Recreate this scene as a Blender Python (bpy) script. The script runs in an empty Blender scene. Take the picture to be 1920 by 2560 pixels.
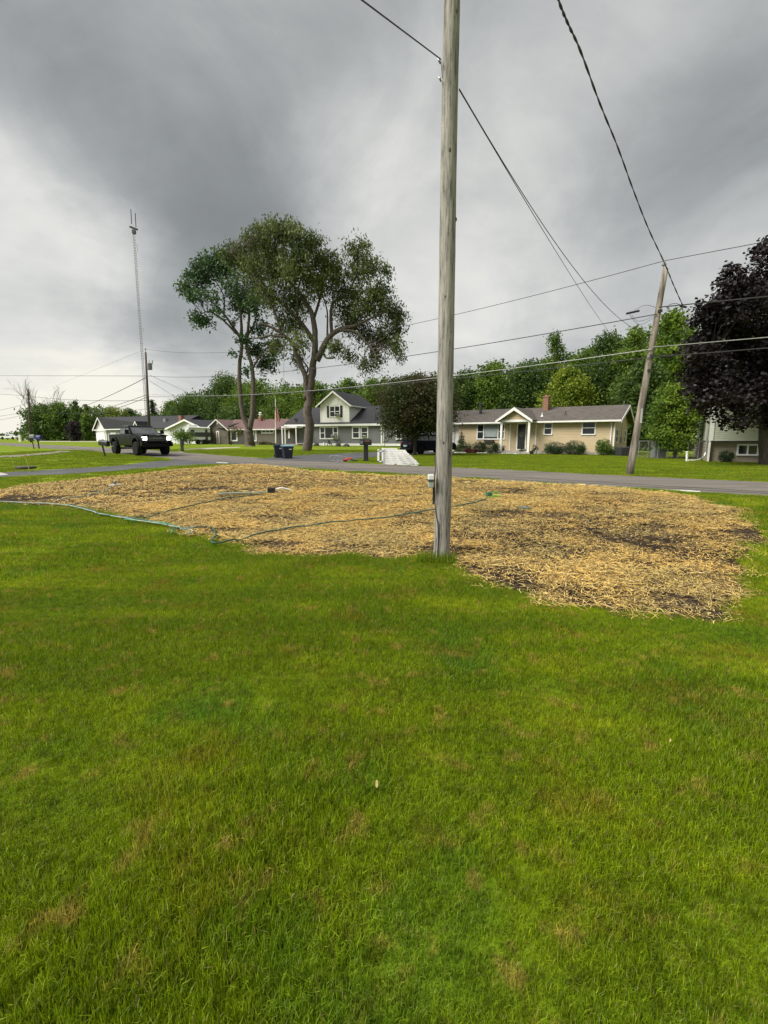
import bpy, math, random
import numpy as np
from mathutils import Vector, Matrix
R = math.radians
sc = bpy.context.scene
col = sc.collection
rng = np.random.default_rng(7)
random.seed(7)

# ------------------------------------------------------------------ camera
F = 1150.0                       # focal length in photo pixels (1920 x 2560)
PITCH = math.atan((1280 - 1096) / F)
HC = 1.30                        # camera height above the road
cd = bpy.data.cameras.new('camera'); cam = bpy.data.objects.new('camera', cd); col.objects.link(cam)
cd.sensor_fit = 'VERTICAL'; cd.sensor_height = 36; cd.lens = F / 2560 * 36
cd.clip_start = 0.05; cd.clip_end = 5000
cam.location = (0, 0, HC); cam.rotation_euler = (math.pi / 2 - PITCH, 0, 0)
sc.camera = cam

def ray(px, py):
    a = (px - 960) / F; b = (1280 - py) / F
    return Vector((a, math.cos(PITCH) + b * math.sin(PITCH), -math.sin(PITCH) + b * math.cos(PITCH)))

# ------------------------------------------------------------------ sky, sun, exposure
SUN_AZ, SUN_EL = R(-115), R(48)   # direction towards the sun: azimuth from +Y, clockwise positive
EXPO = 2.0
w = bpy.data.worlds.new('World'); sc.world = w; w.use_nodes = True
nt = w.node_tree; nt.nodes.clear()
def N(t, **k):
    n = nt.nodes.new(t)
    for a, b in k.items(): setattr(n, a, b)
    return n
def L(a, b): nt.links.new(a, b)
def Mth(op, a, b=None, c=None, clamp=False):
    n = N('ShaderNodeMath', operation=op, use_clamp=clamp)
    for i, x in enumerate((a, b, c)):
        if x is None: continue
        if isinstance(x, (int, float)): n.inputs[i].default_value = x
        else: L(x, n.inputs[i])
    return n.outputs[0]
def VM(op, a, b=None):
    n = N('ShaderNodeVectorMath', operation=op)
    for i, x in enumerate((a, b)):
        if x is None: continue
        if isinstance(x, (tuple, Vector)): n.inputs[i].default_value = x
        else: L(x, n.inputs[i])
    return n
out = N('ShaderNodeOutputWorld'); bg = N('ShaderNodeBackground'); L(bg.outputs[0], out.inputs[0])
tc = N('ShaderNodeTexCoord'); dirv = tc.outputs['Generated']
sep = N('ShaderNodeSeparateXYZ'); L(dirv, sep.inputs[0])
zc = Mth('ADD', Mth('MAXIMUM', sep.outputs[2], 0.0), 0.16)
cmb = N('ShaderNodeCombineXYZ'); L(Mth('DIVIDE', sep.outputs[0], zc), cmb.inputs[0]); L(Mth('DIVIDE', sep.outputs[1], zc), cmb.inputs[1])
def noise(vec, scale, detail=5, rough=.5, dist=0, off=(0, 0, 0)):
    m = VM('ADD', vec, off)
    n = N('ShaderNodeTexNoise'); n.inputs['Scale'].default_value = scale; n.inputs['Detail'].default_value = detail
    n.inputs['Roughness'].default_value = rough; n.inputs['Distortion'].default_value = dist
    L(m.outputs[0], n.inputs['Vector']); return n
# warp the viewing direction so that cloud masses get ragged edges
wn = noise(cmb.outputs[0], 1.5, 7, .58, 0.3, (3.1, 1.7, 0))
wv = VM('SUBTRACT', wn.outputs['Color'], (.5, .5, .5))
sc1 = VM('MULTIPLY', wv.outputs[0], (.20, .20, .17))
wd = VM('NORMALIZE', VM('ADD', dirv, None).outputs[0]).outputs[0]
wadd = VM('ADD', dirv); L(sc1.outputs[0], wadd.inputs[1])
wd = VM('NORMALIZE', wadd.outputs[0]).outputs[0]
val = None
BASE = 0.60
BL = [  # px, py, k (tightness), weight
    (430, 420, 12, -.17), (60, 320, 22, -.15), (250, 420, 30, -.10), (720, 470, 40, -.14), (640, 230, 30, -.06), (400, 90, 30, .16), (830, 250, 90, -.10), (700, 420, 60, -.08), (480, 120, 60, .07), (250, 500, 60, -.08), (620, 560, 70, -.10),
    (20, 540, 110, .30), (170, 600, 120, .20), (20, 680, 60, .08), (420, 720, 70, .14), (330, 640, 120, .08), (950, 330, 80, .16), (840, 470, 110, .26), (930, 700, 40, .12), (830, 420, 120, .08),
    (110, 745, 260, -.20), (270, 785, 260, -.22), (420, 830, 160, -.12), (60, 700, 300, -.10), (500, 860, 300, -.08), (30, 870, 400, -.12), (150, 905, 500, -.10), (200, 700, 300, .06), (60, 900, 200, -.14),
    (60, 1060, 60, .30), (330, 1000, 60, .28), (30, 940, 120, .12), (200, 870, 200, .10), (620, 1040, 25, .12), (1200, 1000, 8, .04), (150, 850, 150, .16), (420, 900, 150, -.10), (30, 820, 120, .1),
    (1300, 250, 12, -.08), (1880, 230, 80, -.14), (1500, 150, 30, .06), (1920, 480, 60, -.10), (1860, 590, 120, .16), (1780, 500, 90, -.12), (1150, 620, 60, .12), (1250, 450, 120, .07), (1000, 100, 60, -.10),
    (1500, 620, 30, .02), (1300, 850, 30, .04), (1450, 760, 90, -.06), (1780, 640, 80, .06), (1600, 400, 90, -.04),
]
for px, py, k, wt in BL:
    d = ray(px, py).normalized()
    dt = VM('DOT_PRODUCT', wd, tuple(d)).outputs['Value']
    g = Mth('MULTIPLY', Mth('EXPONENT', Mth('MULTIPLY', Mth('SUBTRACT', dt, 1.0), float(k))), wt)
    val = g if val is None else Mth('ADD', val, g)
val = Mth('ADD', val, BASE)
n1 = noise(cmb.outputs[0], .9, 6, .52, .3, (7.3, 2.2, 0))
n2 = noise(cmb.outputs[0], 2.2, 7, .56, .6, (1.3, 5.2, 0))
val = Mth('ADD', val, Mth('MULTIPLY', Mth('SUBTRACT', n1.outputs[0], .5), .42))
val = Mth('ADD', val, Mth('MULTIPLY', Mth('SUBTRACT', n2.outputs[0], .5), .16))
n4 = noise(dirv, 3.6, 8, .58, .9, (2.3, 6.2, 1.1))
val = Mth('ADD', val, Mth('MULTIPLY', Mth('SUBTRACT', n4.outputs[0], .5), .42))
n5 = noise(dirv, 11, 6, .6, .6, (5.3, 1.2, 3.1))
val = Mth('ADD', val, Mth('MULTIPLY', Mth('SUBTRACT', n5.outputs[0], .5), .10))
ramp = N('ShaderNodeValToRGB'); L(val, ramp.inputs[0])
cr = ramp.color_ramp
stops = [(0.0, (.20, .212, .216)), (.25, (.27, .285, .288)), (.42, (.375, .392, .392)), (.58, (.52, .532, .525)), (.78, (.74, .74, .71)), (1.0, (.93, .90, .80))]
cr.elements[0].position = stops[0][0]; cr.elements[0].color = (*stops[0][1], 1)
cr.elements[1].position = stops[-1][0]; cr.elements[1].color = (*stops[-1][1], 1)
for p_, c_ in stops[1:-1]:
    e = cr.elements.new(p_); e.color = (*c_, 1)
sky = N('ShaderNodeTexSky'); sky.sky_type = 'NISHITA'; sky.sun_disc = False
sky.sun_elevation = SUN_EL; sky.sun_rotation = SUN_AZ
mixs = N('ShaderNodeMix', data_type='RGBA'); mixs.inputs[0].default_value = .985
cl = VM('MULTIPLY', ramp.outputs[0], (1, 1, 1)); 
sclv = N('ShaderNodeVectorMath', operation='SCALE'); L(ramp.outputs[0], sclv.inputs[0]); sclv.inputs['Scale'].default_value = 10.0 / 2 ** EXPO
L(sky.outputs[0], mixs.inputs[6]); L(sclv.outputs[0], mixs.inputs[7])
L(mixs.outputs[2], bg.inputs['Color']); bg.inputs['Strength'].default_value = 0.1

sl = bpy.data.lights.new('sun', 'SUN'); so = bpy.data.objects.new('sun', sl); col.objects.link(so)
sl.energy = 1.5; sl.angle = R(35); sl.color = (1, .95, .86)
sd = Vector((math.sin(SUN_AZ) * math.cos(SUN_EL), math.cos(SUN_AZ) * math.cos(SUN_EL), math.sin(SUN_EL)))
so.rotation_euler = sd.to_track_quat('Z', 'Y').to_euler(); so.location = (0, 0, 60)
sc.view_settings.view_transform = 'Standard'; sc.view_settings.look = 'None'
sc.view_settings.exposure = EXPO; sc.view_settings.gamma = 1; sc.view_settings.use_curve_mapping = False

# ------------------------------------------------------------------ terrain function and picture-to-place helpers
DV = Vector((-.768, .640, 0)).normalized(); NV = Vector((.640, .768, 0)).normalized()
def Gh(x, y):
    n = x * NV.x + y * NV.y; s = x * DV.x + y * DV.y
    t = np.clip((np.asarray(n, float) - 4.5) / 7.5, 0, 1); low = -.33 * (1 - t * t * (3 - 2 * t))
    rise = np.interp(s, [-60, 24, 31, 42, 57, 75, 100, 200, 2000], [0, 0, .13, .32, .41, .52, .66, .95, 1.15])
    near = np.clip((np.asarray(n, float) + 40) / 40, 0, 1)
    return low * near + rise
def G(x, y): return float(Gh(x, y))
def gnd(px, py, dz=0.0):
    d = ray(px, py); f = lambda t: HC + d.z * t - G(d.x * t, d.y * t) - dz
    lo, hi = .3, .3
    while f(hi) > 0 and hi < 900: lo = hi; hi = hi * 1.05 + .02
    for _ in range(40):
        m = (lo + hi) / 2
        if f(m) > 0: lo = m
        else: hi = m
    return Vector((d.x * hi, d.y * hi, HC + d.z * hi))
def atY(px, py, Y):
    d = ray(px, py); return Vector((0, 0, HC)) + d * (Y / d.y)
def onG(x, y, dz=0): return Vector((x, y, G(x, y) + dz))
def sn(p): return (p.x * DV.x + p.y * DV.y, p.x * NV.x + p.y * NV.y)

# ------------------------------------------------------------------ materials
MATS = {}
def mat(name, c, rough=.7, c2=None, scale=3.0, detail=4, metal=0, bump=0, bscale=None, stretch=(1, 1, 1), spec=None, lo=.35, hi=.65, trans=0, emit=None, world=False, isl=0, alpha=None):
    if name in MATS: return MATS[name]
    m = bpy.data.materials.new(name); m.use_nodes = True; t = m.node_tree
    b = t.nodes['Principled BSDF']; b.inputs['Base Color'].default_value = (*c, 1)
    b.inputs['Roughness'].default_value = rough; b.inputs['Metallic'].default_value = metal
    if spec is not None: b.inputs['Specular IOR Level'].default_value = spec
    if emit:
        b.inputs['Emission Color'].default_value = (*emit[0], 1); b.inputs['Emission Strength'].default_value = emit[1]
    if c2 is None: c2 = tuple(x * .82 for x in c)
    if world: vec = t.nodes.new('ShaderNodeNewGeometry').outputs['Position']
    else: vec = t.nodes.new('ShaderNodeTexCoord').outputs['Object']
    mp = t.nodes.new('ShaderNodeMapping'); mp.inputs['Scale'].default_value = stretch; t.links.new(vec, mp.inputs['Vector'])
    n = t.nodes.new('ShaderNodeTexNoise'); n.inputs['Scale'].default_value = scale; n.inputs['Detail'].default_value = detail
    t.links.new(mp.outputs[0], n.inputs['Vector'])
    r = t.nodes.new('ShaderNodeValToRGB'); r.color_ramp.elements[0].position = lo; r.color_ramp.elements[1].position = hi
    r.color_ramp.elements[0].color = (*c2, 1); r.color_ramp.elements[1].color = (*c, 1)
    t.links.new(n.outputs[0], r.inputs[0]); cout = r.outputs[0]
    if isl:
        g = t.nodes.new('ShaderNodeNewGeometry'); h = t.nodes.new('ShaderNodeHueSaturation')
        mr = t.nodes.new('ShaderNodeMapRange'); mr.inputs['To Min'].default_value = 1 - isl; mr.inputs['To Max'].default_value = 1 + isl
        t.links.new(g.outputs['Random Per Island'], mr.inputs[0]); t.links.new(mr.outputs[0], h.inputs['Value']); t.links.new(cout, h.inputs['Color']); cout = h.outputs[0]
    t.links.new(cout, b.inputs['Base Color'])
    if bump:
        n2 = t.nodes.new('ShaderNodeTexNoise'); n2.inputs['Scale'].default_value = bscale or scale * 3; n2.inputs['Detail'].default_value = 5
        t.links.new(mp.outputs[0], n2.inputs['Vector'])
        bp = t.nodes.new('ShaderNodeBump'); bp.inputs['Strength'].default_value = bump; bp.inputs['Distance'].default_value = .02
        t.links.new(n2.outputs[0], bp.inputs['Height']); t.links.new(bp.outputs[0], b.inputs['Normal'])
    if trans:
        tr = t.nodes.new('ShaderNodeBsdfTranslucent'); t.links.new(cout, tr.inputs[0])
        mx = t.nodes.new('ShaderNodeMixShader'); mx.inputs[0].default_value = trans
        o = t.nodes['Material Output']; t.links.new(b.outputs[0], mx.inputs[1]); t.links.new(tr.outputs[0], mx.inputs[2]); t.links.new(mx.outputs[0], o.inputs[0])
    MATS[name] = m; return m
white = mat('white_paint', (.78, .78, .76), .5, (.70, .70, .67), 2)
glass = mat('window_glass', (.03, .035, .04), .06, (.015, .018, .02), 1.5)
curtain = mat('curtained_glass', (.32, .36, .35), .25, (.25, .29, .29), 2)
blk = mat('black_plastic', (.012, .012, .014), .45, (.02, .02, .022), 8)
bark = mat('bark', (.19, .155, .125), .95, (.08, .065, .055), 3, stretch=(6, 6, 1), bump=.8, bscale=6)
barkd = mat('dark_bark', (.07, .058, .05), .95, (.035, .03, .026), 3, stretch=(6, 6, 1), bump=.8, bscale=6)
steel = mat('galvanised_steel', (.42, .43, .44), .45, (.33, .34, .35), 6, metal=.8)
wirem = mat('wire_black', (.02, .02, .022), .6)
wirel = mat('wire_bare', (.45, .46, .45), .4, metal=.6)

# ------------------------------------------------------------------ mesh helpers
class MB:
    def __init__(s): s.v = []; s.f = []
    def add(s, vs, fs):
        o = len(s.v); s.v += [tuple(x) for x in vs]; s.f += [tuple(i + o for i in f) for f in fs]; return s
    def box(s, x0, x1, y0, y1, z0, z1, T=None):
        vs = [Vector((x, y, z)) for z in (z0, z1) for y in (y0, y1) for x in (x0, x1)]
        if T: vs = [T(q) for q in vs]
        return s.add(vs, [(0, 2, 3, 1), (4, 5, 7, 6), (0, 1, 5, 4), (2, 6, 7, 3), (0, 4, 6, 2), (1, 3, 7, 5)])
    def prism(s, poly, fn, a, b):
        """poly: 2D points; fn(p, q, t) -> 3D; extruded from t=a to t=b"""
        n = len(poly)
        vs = [fn(p, q, a) for p, q in poly] + [fn(p, q, b) for p, q in poly]
        return s.add(vs, [tuple(range(n))[::-1], tuple(range(n, 2 * n))] + [(i, (i + 1) % n, n + (i + 1) % n, n + i) for i in range(n)])
    def tube(s, pts, r, seg=8, cap=True):
        pts = [Vector(p) for p in pts]; n = len(pts)
        rs = r if isinstance(r, (list, tuple)) else [r] * n
        vs = []; up = Vector((0, 0, 1))
        t0 = (pts[1] - pts[0]).normalized(); a = t0.orthogonal().normalized()
        for i, p in enumerate(pts):
            t = (pts[min(i + 1, n - 1)] - pts[max(i - 1, 0)]).normalized()
            a = (a - t * a.dot(t)); a = a.normalized() if a.length > 1e-6 else t.orthogonal().normalized(); b = t.cross(a)
            for k in range(seg):
                g = 2 * math.pi * k / seg; vs.append(p + (a * math.cos(g) + b * math.sin(g)) * rs[i])
        fs = [(i * seg + k, i * seg + (k + 1) % seg, (i + 1) * seg + (k + 1) % seg, (i + 1) * seg + k) for i in range(n - 1) for k in range(seg)]
        if cap: fs += [tuple(range(seg))[::-1], tuple(range((n - 1) * seg, n * seg))]
        return s.add(vs, fs)
    def lathe(s, prof, seg=20, c=(0, 0, 0), axis='z'):
        vs = []; c = Vector(c)
        for r, h in prof:
            for k in range(seg):
                g = 2 * math.pi * k / seg; x, y = r * math.cos(g), r * math.sin(g)
                vs.append(c + (Vector((x, y, h)) if axis == 'z' else Vector((x, h, y)) if axis == 'y' else Vector((h, x, y))))
        n = len(prof)
        fs = [(i * seg + k, i * seg + (k + 1) % seg, (i + 1) * seg + (k + 1) % seg, (i + 1) * seg + k) for i in range(n - 1) for k in range(seg)]
        fs += [tuple(range(seg))[::-1], tuple(range((n - 1) * seg, n * seg))]
        return s.add(vs, fs)
    def build(s, name, m, parent=None, smooth=False, bevel=0, loc=None):
        me = bpy.data.meshes.new(name)
        off = Vector((0, 0, 0))
        if loc is not None: off = Vector(loc)
        me.from_pydata([tuple(Vector(q) - off) for q in s.v], [], s.f); me.update()
        if m: me.materials.append(m)
        import bmesh
        bm = bmesh.new(); bm.from_mesh(me); bmesh.ops.recalc_face_normals(bm, faces=bm.faces); bm.to_mesh(me); bm.free()
        if smooth:
            for p in me.polygons: p.use_smooth = True
        o = bpy.data.objects.new(name, me); col.objects.link(o); o.location = off
        if parent: o.parent = parent
        if bevel:
            b = o.modifiers.new('Bevel', 'BEVEL'); b.width = bevel; b.segments = 2; b.limit_method = 'ANGLE'
        return o
def tag(o, label=None, cat=None, group=None, kind=None):
    if label: o['label'] = label
    if cat: o['category'] = cat
    if group: o['group'] = group
    if kind: o['kind'] = kind
    return o
def empty(name, loc, label, cat, group=None, rz=0):
    o = bpy.data.objects.new(name, None); col.objects.link(o); o.location = loc; o.rotation_euler = (0, 0, rz); o.empty_display_size = .2
    return tag(o, label, cat, group)
def npmesh(name, V, Fc, m, parent=None, nv=4, loc=None):
    me = bpy.data.meshes.new(name); nvt = len(V); nf = len(Fc)
    me.vertices.add(nvt); me.vertices.foreach_set('co', np.asarray(V, np.float32).ravel())
    me.loops.add(nf * nv); me.loops.foreach_set('vertex_index', np.asarray(Fc, np.int32).ravel())
    me.polygons.add(nf); me.polygons.foreach_set('loop_start', np.arange(0, nf * nv, nv, dtype=np.int32))
    me.update(calc_edges=True); me.validate(); me.materials.append(m)
    o = bpy.data.objects.new(name, me); col.objects.link(o)
    if loc is not None: o.location = loc
    if parent: o.parent = parent
    return o

# ------------------------------------------------------------------ ground, road, drives
def smooth_noise(x, y, f, seed=0):
    """cheap value noise on numpy arrays"""
    x = np.asarray(x) * f + seed * 17.3; y = np.asarray(y) * f + seed * 9.1
    xi = np.floor(x).astype(int); yi = np.floor(y).astype(int); xf = x - xi; yf = y - yi
    h = lambda a, b: (np.sin(a * 127.1 + b * 311.7 + seed * 7.7) * 43758.5453) % 1.0
    u = xf * xf * (3 - 2 * xf); v = yf * yf * (3 - 2 * yf)
    return (h(xi, yi) * (1 - u) + h(xi + 1, yi) * u) * (1 - v) + (h(xi, yi + 1) * (1 - u) + h(xi + 1, yi + 1) * u) * v
def grid_axis(lo, hi):
    a = [-3000, -1200, -500, -250, -140]; b = [140, 250, 500, 1200, 3000]
    return np.array(a + list(np.arange(-100, 100.1, 2.0)) + b, float)
gx = np.unique(np.concatenate([[-3000, -1200, -500, -250, -140, 140, 250, 500, 1200, 3000], np.arange(-100, -20, 3.0), np.arange(-20, 30, .5), np.arange(30, 101, 3.0)]))
gy = np.unique(np.concatenate([[-600, -200, -60, -20, 250, 400, 800, 1500, 3000], np.arange(-8, 45, .5), np.arange(45, 200, 4.0)]))
XX, YY = np.meshgrid(gx, gy); ZZ = Gh(XX, YY)
V = np.stack([XX.ravel(), YY.ravel(), ZZ.ravel()], 1); nx = len(gx)
idx = np.arange(len(gy) - 1)[:, None] * nx + np.arange(nx - 1)[None, :]
Fc = np.stack([idx, idx + 1, idx + nx + 1, idx + nx], -1).reshape(-1, 4)

def nodemat(name):
    m = bpy.data.materials.new(name); m.use_nodes = True; t = m.node_tree; MATS[name] = m
    return m, t, t.nodes['Principled BSDF']
def nz(t, vec, scale, detail=4, rough=.5, stretch=None, rot=0):
    if stretch or rot:
        mp = t.nodes.new('ShaderNodeMapping'); mp.inputs['Scale'].default_value = stretch or (1, 1, 1); mp.inputs['Rotation'].default_value = (0, 0, rot); t.links.new(vec, mp.inputs[0]); vec = mp.outputs[0]
    n = t.nodes.new('ShaderNodeTexNoise'); n.inputs['Scale'].default_value = scale; n.inputs['Detail'].default_value = detail; n.inputs['Roughness'].default_value = rough
    t.links.new(vec, n.inputs['Vector']); return n.outputs[0]
def rmp(t, v, stops):
    r = t.nodes.new('ShaderNodeValToRGB'); e = r.color_ramp.elements
    e[0].position = stops[0][0]; e[0].color = (*stops[0][1], 1); e[1].position = stops[-1][0]; e[1].color = (*stops[-1][1], 1)
    for p_, c_ in stops[1:-1]: q = e.new(p_); q.color = (*c_, 1)
    t.links.new(v, r.inputs[0]); return r.outputs[0]
def mixc(t, f, a, b, mode='MIX'):
    m = t.nodes.new('ShaderNodeMix'); m.data_type = 'RGBA'; m.blend_type = mode
    for i, x in ((0, f), (6, a), (7, b)):
        if isinstance(x, (int, float)): m.inputs[i].default_value = x
        elif isinstance(x, tuple): m.inputs[i].default_value = (*x, 1)
        else: t.links.new(x, m.inputs[i])
    return m.outputs[2]
def grass_colour(t, dense=True):
    """patchy lawn colour shared by blades and turf, from the place's own coordinates"""
    pos = t.nodes.new('ShaderNodeNewGeometry').outputs['Position']
    flat = t.nodes.new('ShaderNodeVectorMath'); flat.operation = 'MULTIPLY'; flat.inputs[1].default_value = (1, 1, 0); t.links.new(pos, flat.inputs[0]); pos = flat.outputs[0]
    a = rmp(t, nz(t, pos, 1.3, 5, .6), [(.3, GRN[0]), (.5, GRN[1]), (.7, GRN[2])])
    c = nz(t, pos, .85, 3, .5, (1, 1, 1), 1.1)
    a = mixc(t, rmp(t, c, [(.55, (0, 0, 0)), (.70, (.8, .8, .8))]), a, GRN[4])          # blue-green patches
    st = nz(t, pos, 1.0, 3, .5, (.18, 2.2, 1), R(38))
    a = mixc(t, rmp(t, st, [(.42, (0, 0, 0)), (.58, (.75, .75, .75))]), a, GRN[5])          # mowing bands
    b = nz(t, pos, 1.7, 6, .66)
    a = mixc(t, rmp(t, b, [(.53, (0, 0, 0)), (.70, (.75, .75, .75))]), a, GRN[3])          # olive thin patches
    b2 = nz(t, pos, 5.5, 3, .6, (1, 1, 1), .4)
    a = mixc(t, rmp(t, b2, [(.57, (0, 0, 0)), (.70, (.7, .7, .7))]), a, GRN[6])          # small dry tufts
    d = nz(t, pos, 16, 4, .7)
    a = mixc(t, 1.0, a, rmp(t, d, [(.36, (.62, .60, .60)), (.52, (1, 1, 1)), (.68, (1.14, 1.10, 1.1))]), 'MULTIPLY')
    return a
GRN = [(.180, .275, .006), (.260, .365, .008), (.360, .450, .013), (.290, .245, .022), (.105, .255, .018), (.150, .255, .007), (.48, .36, .085)]
m_turf, t, b = nodemat('lawn_turf')
ca = grass_colour(t); pos = t.nodes.new('ShaderNodeNewGeometry').outputs['Position']
fine = nz(t, pos, 9, 5, .7)
ca = mixc(t, .8, ca, rmp(t, fine, [(.3, (.40, .42, .40)), (.7, (.86, .84, .90))]), 'MULTIPLY')
t.links.new(ca, b.inputs['Base Color']); b.inputs['Roughness'].default_value = .9; b.inputs['Specular IOR Level'].default_value = .15
bp = t.nodes.new('ShaderNodeBump'); bp.inputs['Strength'].default_value = .8; bp.inputs['Distance'].default_value = .05
t.links.new(nz(t, pos, 14, 6, .75), bp.inputs['Height']); t.links.new(bp.outputs[0], b.inputs['Normal'])
g = npmesh('ground', V, Fc, m_turf); tag(g, 'mown green lawn running to the horizon under everything', kind='structure')
for p in g.data.polygons: p.use_smooth = True

def sheet(name, left, right, m, dz, label, n=60, cross=6):
    """strip between two world polylines, draped on the terrain"""
    def rs(pl, n):
        pl = [Vector(p) for p in pl]; d = [0]
        for a, b in zip(pl, pl[1:]): d.append(d[-1] + (b - a).length)
        q = np.linspace(0, d[-1], n)
        return np.stack([np.interp(q, d, [p[k] for p in pl]) for k in (0, 1)], 1)
    A, B = rs(left, n), rs(right, n)
    V = []
    for i in range(n):
        for j in range(cross):
            u = j / (cross - 1); x, y = A[i] * (1 - u) + B[i] * u; V.append((x, y, G(x, y) + dz))
    I = np.arange(n - 1)[:, None] * cross + np.arange(cross - 1)[None, :]
    Fq = np.stack([I, I + 1, I + cross + 1, I + cross], -1).reshape(-1, 4)
    o = npmesh(name, V, Fq, m); tag(o, label, kind='structure'); return o
m_road, t, b = nodemat('asphalt_old')
pos = t.nodes.new('ShaderNodeNewGeometry').outputs['Position']
ca = rmp(t, nz(t, pos, 38, 4, .85), [(.35, (.080, .072, .064)), (.5, (.165, .150, .135)), (.68, (.26, .24, .215))])
ca = mixc(t, 1.0, ca, rmp(t, nz(t, pos, 1.0, 4, .6, (.15, 1.6, 1), R(39.8)), [(.3, (.66, .66, .66)), (.7, (1.15, 1.12, 1.08))]), 'MULTIPLY')
ca = mixc(t, rmp(t, nz(t, pos, .55, 6, .7), [(.60, (0, 0, 0)), (.66, (.6, .6, .6))]), ca, (.085, .08, .075))
t.links.new(ca, b.inputs['Base Color']); b.inputs['Roughness'].default_value = .85; b.inputs['Specular IOR Level'].default_value = .3
bp = t.nodes.new('ShaderNodeBump'); bp.inputs['Strength'].default_value = .5; bp.inputs['Distance'].default_value = .01
t.links.new(nz(t, pos, 80, 3, .8), bp.inputs['Height']); t.links.new(bp.outputs[0], b.inputs['Normal'])
m_drive = mat('asphalt_drive', (.085, .088, .095), .85, (.055, .056, .06), .8, world=True, bump=.4, bscale=60)
m_conc = mat('concrete', (.42, .38, .34), .85, (.33, .30, .27), 2, world=True)
m_tar = mat('tar_seal', (.045, .043, .042), .7, (.06, .057, .055), 5, world=True)
NEAR, FAR = 13.35, 18.0
def SN(s, n): return DV * s + NV * n
def edge(n0, seed):
    return [SN(s, n0 + .10 * math.sin(s * .45 + seed) + .06 * math.sin(s * 1.7 + seed * 2) + .05 * math.sin(s * 4.9 + seed)) for s in np.arange(-60, 330, .4)]
sheet('road', edge(NEAR, 1), edge(FAR, 4), m_road, .004, 'worn grey asphalt road crossing the picture', n=1400, cross=5)
def seam(ss, ns, w=.05):
    q = np.arange(ss[0], ss[-1], .3); nn = np.interp(q, ss, ns) + .04 * np.sin(q * 2.1) + .03 * np.sin(q * 5.3)
    ww = w * (.7 + .5 * np.abs(np.sin(q * 1.3)))
    return [SN(a, c - e) for a, c, e in zip(q, nn, ww)], [SN(a, c + e) for a, c, e in zip(q, nn, ww)]
a_, b_ = seam([-20, 0, 8, 20, 60], [14.9, 14.6, 14.9, 14.5, 14.7], .07); sheet('road_markings', a_, b_, m_tar, .008, 'dark tar seal line along the road', n=260, cross=2)
a_, b_ = seam([-20, 3, 8, 13, 16], [14.1, 14.15, 13.9, 13.95, 14.0], .05); sheet('road_markings', a_, b_, m_tar, .008, 'second dark tar seal near the road edge', n=120, cross=2)
# near driveway joining the road from the left
dl = [gnd(*q) for q in ((470, 1150.5), (400, 1156), (330, 1163), (250, 1170), (150, 1174), (60, 1178), (-150, 1186), (-500, 1200))]
dr = [gnd(*q) for q in ((640, 1160), (560, 1161), (480, 1163), (400, 1168.5), (300, 1177), (180, 1185), (60, 1190), (-150, 1198), (-500, 1216))]
dl[0] = gnd(330, 1146.5); dl.insert(1, gnd(300, 1150)); dl = [gnd(436, 1147), gnd(420, 1150), gnd(350, 1158), gnd(290, 1165), gnd(200, 1170.5), gnd(60, 1178), gnd(-150, 1187), gnd(-500, 1203)]
DRIVE = dl + dr[::-1]
sheet('driveway', dl, dr, m_drive, .008, 'curved dark asphalt driveway joining the near road edge', n=80)
cp = [[gnd(-160, 1180), gnd(0, 1181.5), gnd(12, 1184)], [gnd(-160, 1196), gnd(-20, 1191), gnd(22, 1187.5)]]
sheet('concrete_apron', cp[0], cp[1], m_conc, .014, 'pale concrete slab at the left end of the near driveway', n=12)
pl_ = [gnd(160, 1126), gnd(110, 1132), gnd(50, 1137), (gnd(-40, 1142)), gnd(-300, 1152)]
pr_ = [gnd(182, 1130), gnd(130, 1135), gnd(60, 1141), (gnd(-40, 1147)), gnd(-300, 1158)]
PATH = pl_ + pr_[::-1]
sheet('driveway', pl_, pr_, mat('worn_gravel', (.20, .18, .15), .95, (.13, .12, .10), 3, world=True), .006, 'narrow worn driveway across the left lawn', n=40)
# driveways on the far side
d2a = [gnd(640, 1149), gnd(700, 1141), gnd(800, 1135.5), gnd(900, 1131.5), gnd(985, 1129), gnd(1050, 1133)]
d2b = [gnd(880, 1158.5), gnd(900, 1153), gnd(930, 1147), gnd(965, 1142), gnd(1040, 1136), gnd(1120, 1137)]
DRIVE2 = [gnd(640, 1149), gnd(700, 1141), gnd(800, 1135.5), gnd(900, 1131.5), gnd(985, 1129), gnd(1050, 1127), gnd(1150, 1131), gnd(1150, 1135), gnd(1050, 1135), gnd(965, 1140), gnd(915, 1146), gnd(860, 1156)]
sheet('driveway', DRIVE2[:7], DRIVE2[7:][::-1], m_drive, .008, 'dark asphalt driveway between the grey and beige houses', n=60)
d3a = [gnd(437, 1129), gnd(470, 1122), gnd(540, 1119), gnd(600, 1117.5)]; d3b = [gnd(455, 1131), gnd(500, 1124), gnd(560, 1121), gnd(600, 1119)]
sheet('path', d3a, d3b, m_conc, .006, 'thin pale path behind the pickup', n=20)
sheet('path', [gnd(100, 1102.5), gnd(240, 1103.2)], [gnd(100, 1104.2), gnd(240, 1105)], m_conc, .006, 'pale concrete strip left of the white garage', n=20)
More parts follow.
